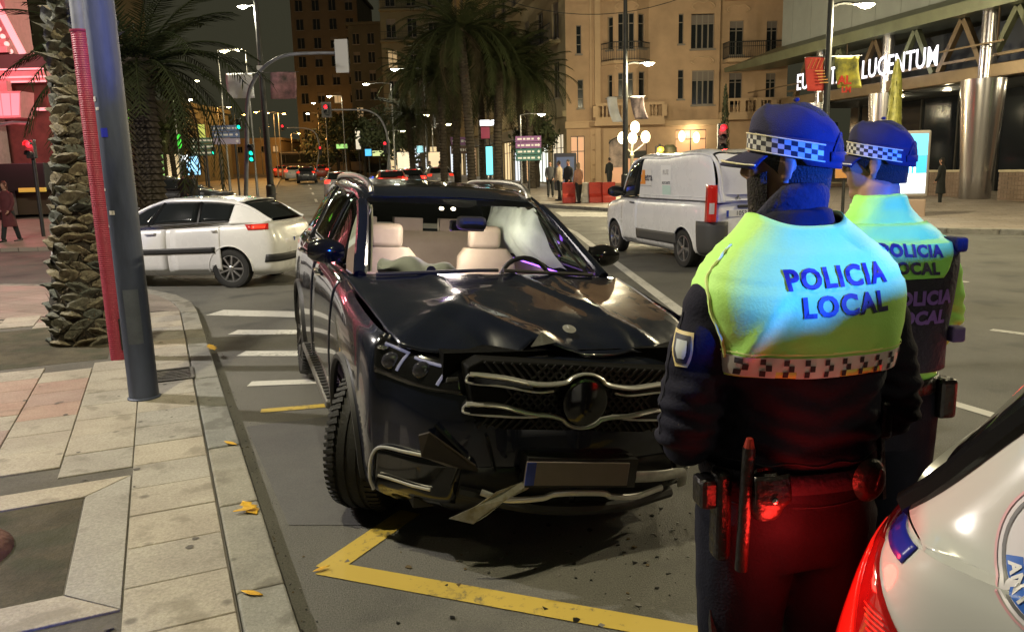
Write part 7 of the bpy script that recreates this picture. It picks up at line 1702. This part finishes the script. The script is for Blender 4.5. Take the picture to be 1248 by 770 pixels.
# chequered band along the vest hem
sb = MB(); db = MB(); ncol = 46; w0, w1 = -.23, .23
for r_ in range(3):
    for k in range(ncol):
        x0 = w0 + (w1 - w0) * k / ncol; x1 = w0 + (w1 - w0) * (k + 1) / ncol; z0 = 1.303 + .0125 * r_; qd = [(x0, -.5, z0), (x1, -.5, z0), (x1, -.5, z0 + .0125), (x0, -.5, z0 + .0125)]
        (db if (k + r_ * 2 + (1 if r_ == 1 else 0)) % 4 < 1 or ((k + r_) % 2 == 0 and r_ != 1 and k % 4 < 2) else sb).add(qd, [(0, 1, 2, 3)])
sb2 = MB().grid(lambda i, j: Vector((w0 + (w1 - w0) * i, -.5, 1.300 + .0435 * j)), 60, 3); project(sb2, VB, (0, 1, 0), .0015); sbo = sb2.build('reflective_band', silver_b, t, smooth=True)
project(db, VB, (0, 1, 0), .003); db.build('band_check', check_d, sbo)
# seams of the vest
for sx in (-1, 1):
    pts = [vest(i, .5 + .5 * 0 + (.5 if sx > 0 else 0)) for i in [k / 10 for k in range(11)]]
sm_ = MB().grid(lambda i, j: Vector((-.27 + .54 * i, -.5, 1.349 + .003 * j)), 60, 1); project(sm_, VB, (0, 1, 0), .003); sm_.build('seam', hiviz_trim, t)
# sleeve crest
def crest(i, j): return Vector((-.6, .0 + .03 * (j - .5) * 2 * (1 - .9 * max(0, i - .45) ** 1.6), 1.375 - .085 * i))
for sc_, m_, off in ((1.0, mat('crest_gold', (.60, .48, .20), .5), .003), (.80, mat('crest_dark', (.02, .02, .03), .6), .0045), (.5, mat('crest_white', (.45, .48, .50), .6), .006)):
    mb = MB().grid(lambda i, j: Vector((-.285, -.045, 1.345)) + Vector((.80, -.60, 0)) * (.025 * (j - .5) * 2 * sc_ * (1 - .75 * max(0, i - .5) ** 1.4 * 1.6)) + Vector((0, 0, -.074 * (i - .5) * sc_)), 10, 8); project(mb, JB, (.60, .80, 0), off); cr0 = mb.build('sleeve_crest', m_, t)
# belt, pouches, radio, handcuff case, holster
def ring(z, rx, ry, h, name, m):
    return MB().grid(lambda i, j: Vector((rx * math.cos(j * 6.2832) ** 1 if False else (rx * abs(math.cos(j * 6.2832)) ** .85 * (1 if math.cos(j * 6.2832) > 0 else -1)), -.002 + ry * abs(math.sin(j * 6.2832)) ** .85 * (1 if math.sin(j * 6.2832) > 0 else -1), z + h * i)), 2, 48).build(name, m, t, smooth=True, solid=.006)
ring(1.035, .206, .150, .045, 'belt', black_c)
pch = mat('pouch_black', (.008, .007, .007), .36, bump=.35, bs=45)
p1 = MB().grid(lambda i, j: Vector((.108 + .040 * i * math.cos(j * 6.2832), -.150 - .018 * (1 - i ** 4), 1.055 + .050 * i * math.sin(j * 6.2832))), 6, 24).build('handcuff_case', pch, t, smooth=True); MB().box((.117, -.170, 1.062), (.006, .006, .05), Matrix.Rotation(.25, 3, 'Y')).build('case_strap', pch, p1, bevel=.002)
p2 = MB().grid(lambda i, j: Vector((-.135 + (.042 - .008 * i) * abs(math.cos(j * 6.2832)) ** .5 * (1 if math.cos(j * 6.2832) > 0 else -1) * math.sin(math.pi * (.06 + .88 * i)) ** .35, -.150 - .034 * math.sin(j * 6.2832) * math.sin(math.pi * (.06 + .88 * i)) ** .4, .995 + .105 * i)), 12, 24).build('belt_pouch', pch, t, smooth=True); MB().grid(lambda i, j: Vector((-.135 + .040 * (2 * j - 1), -.187 - .006 * math.sin(math.pi * j) + .010 * i * i, 1.045 + .055 * i - .016 * math.cos((2 * j - 1) * 1.5) * (1 - i))), 6, 12).build('pouch_flap', pch, p2, smooth=True, solid=.004); MB().ellipsoid((-.135, -.194, 1.05), (.007, .004, .007), 10, 6).build('pouch_stud', chrome, p2, smooth=True)
hol = MB().box((-.207, -.09, .985), (.036, .055, .21)).build('holster', pch, t, bevel=.016, bseg=4)
MB().cyl((-.185, -.15, .88), (-.175, -.15, 1.155), .0135, n=12).build('baton', pch, t, smooth=True); MB().cyl((-.175, -.15, 1.155), (-.174, -.15, 1.175), .012, .007, 12).build('baton_tip', mat('baton_red', (.25, .03, .02), .3), t)
MB().box((-.235, -.075, 1.035), (.045, .06, .07)).build('belt_pouch', pch, t, bevel=.012)
MB().bar((.205, -.03, 1.18), (.212, -.05, .96), .012, .02).build('radio_cord', pch, t); MB().box((.214, -.03, 1.15), (.03, .05, .09)).build('radio', pch, t, bevel=.008)
MB().bar((-.196, -.03, .72), (-.196, -.045, .66), .012, .016).build('zip_pull', pch, t)
# jacket seams and stitching
def seam_line(root, bv, pts, d, name, m, r_=.0016, off=.0015):
    out = []
    for p in pts:
        h = bv.ray_cast(Vector(p) - Vector(d).normalized(), Vector(d), 3)
        if h[0] is not None: out.append(h[0] - Vector(d).normalized() * off)
    if len(out) > 2: MB().tube(out, r_, 5).build(name, m, root, smooth=True)
stitch = mat('stitching', (.02, .02, .035), .8)
seam_line(t, JB, [(-.185 + .37 * k / 24, -.4, 1.10 + .004 * math.sin(k)) for k in range(25)], (0, 1, 0), 'waist_seam', stitch)
seam_line(t, JB, [(-.18 + .36 * k / 24, -.4, 1.002) for k in range(25)], (0, 1, 0), 'hem_seam', stitch)
seam_line(t, JB, [(-.4, -.03 - .0 * k, 1.42 - .27 * k / 16) for k in range(17)], (1, .25, 0), 'sleeve_seam', stitch)
seam_line(t, VB, [(-.19, -.5, 1.352), (-.1, -.5, 1.352), (0, -.5, 1.352), (.1, -.5, 1.352), (.19, -.5, 1.352)], (0, 1, 0), 'vest_seam', hiviz_trim)
for sx in (-1, 1):                                   # bound edge of the armholes
    e_ = []
    for k in range(30):
        z = 1.33 + .24 * k / 29; lo = None
        for a_ in range(60):
            x = sx * (.30 - .004 * a_); h = VB.ray_cast(Vector((x, -.6, z)), Vector((0, 1, 0)), 2); q_ = JB.ray_cast(Vector((x, -.6, z)), Vector((0, 1, 0)), 2)
            if h[0] is not None and (q_[0] is None or h[0].y < q_[0].y - .001): lo = h[0]; break
        if lo is not None: e_.append(lo + Vector((sx * .001, -.002, 0)))
    sm2 = [sum((e_[max(0, min(len(e_) - 1, k + o))] for o in (-2, -1, 0, 1, 2)), Vector()) / 5 for k in range(len(e_))]
    if len(sm2) > 4: MB().tube(sm2, .0042, 6).build('armhole_binding', hiviz_trim, t, smooth=True)
# ---- second officer
arms2 = [((-.205, -.005, 1.475), (-.275, .03, 1.19), (-.10, .26, 1.14)), ((.20, .01, 1.45), (.262, .07, 1.20), (.17, .28, 1.08))]
to2 = [(r_[0], r_[1], r_[2], r_[3] * .96, r_[4] * .97) for r_ in to]; TO2 = spline5(to2, 8)
hv2 = mat('hiviz_green', (.34, .86, .16), .6, var=.06, vs=8, bump=.1, bs=160)
O2 = at(1100, 400, 2.55); t2, W2, jk2, JB2 = officer((O2.x - .09, 2.55, 0), R(6), 1.03, 'police officer in dark tactical vest and green collar standing farther back', dict(hyaw=R(48), arms=arms2, torso=to2, jacket=hv2, hair=-.065))
def nw2(i, j): a = j * 2 * math.pi; z = 1.525 + .075 * i; r_ = .090 - .008 * i; return Vector((r_ * math.cos(a) * 1.05, .010 + .012 * i + r_ * math.sin(a), z + .010 * math.sin(a)))
MB().grid(nw2, 8, 30).build('collar', hv2, t2, smooth=True, solid=.008)
def tv(i, j):
    a = j * 2 * math.pi; T_ = TO2; z = 1.10 + .395 * i; k = min(range(len(T_)), key=lambda q: abs(T_[q][0] - z)); _, cx, cy, rx, ry = T_[k]; c, s = math.cos(a), math.sin(a); g_ = .022
    return Vector((cx + (rx + g_) * abs(c) ** .8 * (1 if c > 0 else -1), cy + (ry + g_) * abs(s) ** .85 * (1 if s > 0 else -1), z))
tvo = MB().grid(tv, 26, 72).build('tactical_vest', mat('tactical_cloth', (.014, .013, .035), .75, var=.2, vs=10, bump=.4, bs=60), t2, smooth=True, angle=180); TB = bvh_of(tvo); q = tvo.modifiers.new('s', 'SOLIDIFY'); q.thickness = .01; q.offset = -1
# lime yoke over the vest
yk = MB().grid(lambda i, j: Vector(((j - .5) * .30 * (1 - .35 * (1 - i) ** 3), -.5, 1.395 + .155 * i)), 16, 26); YB_ = BVHTree.FromPolygons([v.co.copy() for v in tvo.data.vertices] + [v.co.copy() for v in jk2.data.vertices], [tuple(p.vertices) for p in tvo.data.polygons] + [tuple(i + len(tvo.data.vertices) for i in p.vertices) for p in jk2.data.polygons]); project(yk, YB_, (0, 1, 0), .006); yko = yk.build('yoke', hv2, t2, smooth=True, solid=.004)
YY = bvh_of(yko)
projtext(t2, YY, 'POLICIA', .046, .0, 1.475, text_n, bold=.0024, name='vest_lettering', space=1.15, slant=-.05); projtext(t2, YY, 'LOCAL', .046, .0, 1.425, text_n, bold=.0024, name='vest_lettering', space=1.15, slant=-.05)
viol = mat('print_violet', (.20, .10, .45), .5)
projtext(t2, TB, 'POLICIA', .055, .03, 1.335, viol, bold=.003, name='vest_lettering', space=1.05); projtext(t2, TB, 'LOCAL', .055, .03, 1.275, viol, bold=.003, name='vest_lettering', space=1.05)
MB().box((.175, -.10, 1.485), (.05, .07, .045), .3).build('shoulder_mic', black_c, t2, bevel=.01); MB().box((.19, -.12, 1.21), (.045, .04, .05)).build('vest_clip', mat('clip_violet', (.12, .08, .25), .5), t2, bevel=.008)
ringz = MB().grid(lambda i, j: Vector((.205 * math.cos(j * 6.2832), .150 * math.sin(j * 6.2832), 1.02 + .05 * i)), 2, 40).build('belt', leather, t2, smooth=True, solid=.006)
MB().box((.185, -.09, 1.0), (.06, .07, .13)).build('holster', pch, t2, bevel=.014)

# ---- bystanders
def walker(px, Y, label, coat, legm, hairm, h=1.7, rz=0.0, long_coat=False, stride=.12, bag=None, base_p=None, group=None, scarf=None, skirt=0.0):
    p = base(px, Y) if base_p is None else base_p; k = h / 1.80
    t = empty('person', (p.x, p.y, p.z + (.1 if base_p is None else 0)), rz, label, 'person', group); t.scale = (k,) * 3
    b = torso_rings([(.88, 0, 0, .14, .10), (1.1, 0, 0, .14, .10), (1.36, 0, 0, .165, .10), (1.46, 0, 0, .14, .08), (1.54, 0, 0, .06, .06)])
    for sx in (-1, 1): chain(b, [(sx * .09, 0, .92), (sx * .10, sx * stride * .4, .52), (sx * .10, sx * stride, .08)], [.085, .06, .045], 10, sub=4)
    chain(b, [(0, 0, 1.5), (0, .01, 1.62)], [.058, .055], 10); W = head_parts(b, (0, .02, 1.69), 0)
    A_ = []
    for sx in (-1, 1):
        s0, e0, w0 = Vector((sx * .175, 0, 1.42)), Vector((sx * .22, .02, 1.14)), Vector((sx * .17, .14, .95 if sx < 0 else .98)); A_.append((s0, e0, w0)); chain(b, [s0, e0, w0], [.045, .038, .028], 10, sub=4); hand(b, w0, (w0 - e0), sx, (-sx, 0, -.3))
    fuse(b, 'body', skin, t, .014, 2)
    hair_cap(t, W, hairm, -.11 if long_coat else -.05, False)
    if hairm is not hair_m or long_coat: MB().grid(lambda i, j: W(.085 * math.cos(math.pi + j * math.pi) * (1 + .1 * i), -.03 - .06 * math.sin(j * math.pi), .06 - .26 * i), 6, 12).build('long_hair', hairm, t, smooth=True, solid=.02)
    c = torso_rings([(.45 if long_coat else .84, 0, 0, .21 + skirt if long_coat else .17, .17 if long_coat else .12), (.9, 0, 0, .175, .13), (1.1, 0, 0, .165, .12), (1.34, 0, 0, .19, .125), (1.45, 0, 0, .165, .10), (1.53, 0, 0, .075, .075)])
    for s0, e0, w0 in A_: chain(c, [s0, e0, w0], [.068, .055, .045], 10, sub=4)
    fuse(c, 'coat', coat, t, .018, 3, .006, 8)
    tr = MB()
    for sx in (-1, 1): chain(tr, [(sx * .09, 0, .90), (sx * .10, sx * stride * .4, .52), (sx * .10, sx * stride, .10)], [.105, .078, .062], 10, sub=4)
    fuse(tr, 'trousers', legm, t, .018, 2)
    for sx in (-1, 1): shoe(t, sx * .10, sx * stride)
    if bag: MB().box((.24, .05, .78), (.10, .26, .24)).build('handbag', bag, t, bevel=.03)
    if scarf: MB().grid(lambda i, j: Vector((.09 * math.cos(j * 6.28), .01 + .09 * math.sin(j * 6.28), 1.47 + .09 * i)), 3, 14).build('scarf', scarf, t, solid=.02, smooth=True)
    return t
maroon = mat('maroon_coat', (.09, .018, .02), .85, var=.2); blk = mat('black_coat', (.010, .012, .012), .85); grey_c = mat('grey_coat', (.05, .05, .05), .85); peach = mat('peach_jacket', (.40, .20, .12), .8, var=.3, vs=5); red_h = mat('auburn_hair', (.09, .025, .012), .7); blond = mat('blond_hair', (.25, .17, .08), .7); beige_c = mat('beige_coat', (.30, .24, .17), .85)  # maroon coat and auburn hair: red light put into their colours
walker(15, 22.6, 'auburn haired pedestrian in maroon coat walking towards the camera at left', maroon, blk, red_h, 1.70, R(170), True, .2, bag=maroon, base_p=Vector((at(15, 297, 22.6).x, 22.6, .1)))
walker(1145, 28.3, 'pedestrian in long black coat standing by the hotel brick wall', blk, blk, hair_m, 1.66, R(40), True, .05, base_p=Vector((at(1145, 250, 28.3).x, 28.3, .1)))
gp_ = 'people by the red and white barriers'
for k, (px_, Y, cm_, hm, h, rz_, lb) in enumerate(((706, 33.0, peach, blond, 1.64, .6, 'fair haired pedestrian in peach jacket at the barriers'), (694, 34.5, blk, hair_m, 1.76, 2.4, 'dark haired pedestrian in black left of the peach jacket'), (683, 35, beige_c, hair_m, 1.72, 1.0, 'pedestrian in beige coat leftmost of the group at the barriers'), (743, 44, blk, hair_m, 1.72, .5, 'pedestrian in black outside the arched shop window'), (672, 38, grey_c, hair_m, 1.7, 3.0, 'pedestrian in grey coat behind the SUV roof'))):
    walker(px_, Y, lb, cm_, blk, hm, h, rz_, False, .1, group=gp_)
for k, (px_, Y, lb) in enumerate(((232, 31, 'left one of two people in black behind the white hatchback'), (243, 30.5, 'right one of two people in black behind the white hatchback'), (516, 50, 'dark pedestrian left before the lit shops'), (528, 51, 'dark pedestrian in the middle before the lit shops'), (540, 50, 'dark pedestrian right before the lit shops'), (1153, 37, 'person in dark suit inside the hotel entrance behind the column'))):
    walker(px_, Y, lb, blk if k != 3 else grey_c, blk, hair_m, 1.74, k * 1.3, False, .06, group='people in the background')
# ================================================================== police car, seen at its rear corner
pol_w = mat('police_white', (.50, .51, .50), .16, coat=1.0, var=.03, vs=1.0)
SP = dict(hw=.92, fo=.88, wb=2.65, ro=.86, gc=.22, zhf=.90, zc=1.06, zb=1.06, zr=1.10, ins=[.14, .035, .008, 0, .006, .016, .035], r=.345, ww=.225, arch=1.16, lip=.02, gh=[[(x * 1.035 if j == 0 else x, y, z) for j, (x, y, z) in enumerate(row)] for row in gh(.92, .35, 1.06, 1.10, 1.545, 1.8, 1.62, 2.95, 1.585, 3.40, 1.115, .74, .015)], win=[(.34, 1.42), (1.49, 2.25)], edge=gloss_blk, tail=[-.08, .01, .03, .03, -.01, -.05, -.10], handle=black_pl)
rzP = R(41); cornerL = Vector((-.84, SP['wb'] + SP['ro'] - .10, 0)); corner = Vector((.635, 1.40, 0))
OPc = corner - Matrix.Rotation(rzP, 3, 'Z') @ cornerL
pc = car('police_car', SP, pol_w, 'white police car with round anniversary emblem and red tail light at the right edge', 'police car', loc=(OPc.x, OPc.y, 0), rz=rzP, res=1.6, clad=black_pl)
TP = pc.root; tl_glass = mat('police_tail', (.30, .006, .006), .10, coat=1, emit=(1, .01, .01), es=.05, var=.4, vs=14); tl_lit = mat('police_tail_lit', (.6, .01, .006), .25, coat=1, var=.3, vs=9, emit=(1.0, .012, .006), es=.75)
for mx in (1, -1):
    q = pc.band.quad(((9.5, 2.6), (12.2, 2.6), (12.1, 5.05), (11.4, 5.2)), 26, 18, mx, -.010).build('tail_light', tl_glass, TP, smooth=True, solid=.03)
    pc.band.quad(((10.75, 2.9), (12.1, 2.9), (12.0, 4.8), (11.5, 4.85)), 16, 12, mx, -.013).build('tail_bulb', tl_lit, q, smooth=True, solid=.004)
    for k in range(6): pc.band.quad(((10.62 + .03 * k, 3.9 + .07 * k), (10.88 + .03 * k, 3.9 + .07 * k), (10.88 + .03 * k, 3.93 + .07 * k), (10.62 + .03 * k, 3.93 + .07 * k)), 6, 1, mx, -.015).build('tail_rib', tl_lit, q)
    on_band(pc, ((10.9, 5.35), (12.4, 5.45), (12.4, 6.0), (10.9, 5.98)), .004, mat('police_blue', (.015, .02, .28), .3, coat=1), 'blue_stripe', 16, 3, mx, .003)
    light('tail_glow_light', pc.band(11.3, 4.4, mx) + Vector((mx * .03, .16, .02)), (1, .03, .02), 3.8 if mx < 0 else 1.0, .06, TP)
# rear body corner pillar already white; roundel on the quarter panel
near = BVHTree.FromPolygons([v.co.copy() for o in CH[TP.name] if o.name.split('.')[0] in ('body', 'rear_pillar', 'shoulder') for v in o.data.vertices], (lambda L: [tuple(i + off for i in p.vertices) for off, o in L for p in o.data.polygons])([(sum(len(q.data.vertices) for q in [x for x in CH[TP.name] if x.name.split('.')[0] in ('body', 'rear_pillar', 'shoulder')][:k]), o) for k, o in enumerate([x for x in CH[TP.name] if x.name.split('.')[0] in ('body', 'rear_pillar', 'shoulder')])]))
RC = (3.060, 1.165)                           # roundel centre (y, z) on the near side
def disc(r0, r1, m, name, off, parent=None, a0=0, a1=360, n=48):
    mb = MB().grid(lambda i, j: Vector((-1.0, RC[0] + (r0 + (r1 - r0) * i) * math.cos(R(a0 + (a1 - a0) * j)), RC[1] + (r0 + (r1 - r0) * i) * math.sin(R(a0 + (a1 - a0) * j)))), 4, n); project(mb, near, (1, 0, 0), off); return mb.build(name, m, parent or TP, smooth=True)
rd = disc(.0, .112, mat('roundel_white', (.62, .60, .66), .35, coat=.5), 'roundel', .002); disc(.100, .106, mat('roundel_grey', (.12, .12, .13), .4), 'roundel_ring', .0028, rd); disc(.114, .118, mat('roundel_pink', (.55, .30, .34), .4), 'roundel_ring', .0028, rd)
disc(.072, .099, mat('roundel_blue', (.03, .12, .50), .35), 'roundel_arc', .0028, rd, 40, 150); disc(.072, .099, mat('roundel_blue', (.03, .12, .50), .35), 'roundel_arc', .0028, rd, 195, 345)
stm = MB()
for k in range(24):
    a = R(15 * k); r1 = .070 if k % 2 == 0 else .056; b0 = Vector((-1, RC[0] + .028 * math.cos(a - .12), RC[1] + .028 * math.sin(a - .12))); b1 = Vector((-1, RC[0] + .028 * math.cos(a + .12), RC[1] + .028 * math.sin(a + .12))); c0 = Vector((-1, RC[0] + r1 * math.cos(a - .09), RC[1] + r1 * math.sin(a - .09))); c1 = Vector((-1, RC[0] + r1 * math.cos(a + .09), RC[1] + r1 * math.sin(a + .09))); stm.add([b0, c0, c1, b1], [(0, 1, 2, 3)])
project(stm, near, (1, 0, 0), .004); stm.build('emblem_star', mat('emblem_dark', (.03, .028, .03), .35, .5), rd); disc(0, .030, mat('emblem_dark', (.03, .028, .03), .35, .5), 'emblem_centre', .0042, rd)
tx = MB(); word = 'ANIVERSARIO'
for k, ch in enumerate(word):
    a = R(206 + 13.2 * k); vs_, fs_ = text_mesh(ch, .026, bold=.0012, step=.01); rr_ = .086
    # reading direction runs towards +(-y): the near side is seen from -x, so screen right is -y
    c_ = Vector((0, RC[0] - rr_ * math.cos(a) * 1.0, RC[1] + rr_ * math.sin(a))); tang = Vector((0, math.sin(a), math.cos(a))) * 1.0; U = Vector((0, -math.cos(a + math.pi / 2), math.sin(a + math.pi / 2))); Vv = Vector((0, math.cos(a), -math.sin(a)))
    tx.add([Vector((-1, 0, 0)) + c_ + U * p.x + Vv * p.y for p in vs_], fs_)
project(tx, near, (1, 0, 0), .0045); tx.build('roundel_lettering', mat('roundel_text', (.72, .72, .75), .4), rd)
add_text(n15 := MB(), '175', .05, ((-1, RC[0] - .01, RC[1] - .045), (0, -1, 0), (0, 0, 1)), bold=.002, step=.01); project(n15, near, (1, 0, 0), .0046); n15.build('roundel_lettering', mat('roundel_blue2', (.03, .16, .55), .35), rd)
# blue light bar on the roof
zt = pc.gh(1.7, 3).z
MB().box((0, 1.45, zt + .035), (1.15, .26, .05)).build('light_bar_base', black_pl, TP, bevel=.01)
barm = glow('beacon_blue', (.02, .07, 1.0), 12.0)
for sx in (-1, 1):
    bb = MB().box((sx * .38, 1.45, zt + .105), (.36, .22, .09)).build('beacon', barm, TP, bevel=.03, bseg=3)
MB().box((0, 1.45, zt + .10), (.36, .22, .08)).build('light_bar_centre', mat('bar_white', (.5, .5, .5), .4), TP, bevel=.02)
light('beacon_light', (-.60, 1.66, zt + .11), (.010, .105, 1.0), 1150, .05, TP, spot=100, direction=Matrix.Rotation(-rzP, 3, 'Z') @ Vector((-1.0, 1.75, -.15)), blend=.6)
light('beacon_light', (-.60, 1.30, zt + .11), (.015, .10, 1.0), 260, .05, TP, spot=60, direction=Matrix.Rotation(-rzP, 3, 'Z') @ Vector((-5.2, 5.6, .6)), blend=.8)
bpy.data.scenes.remove(BENCH)
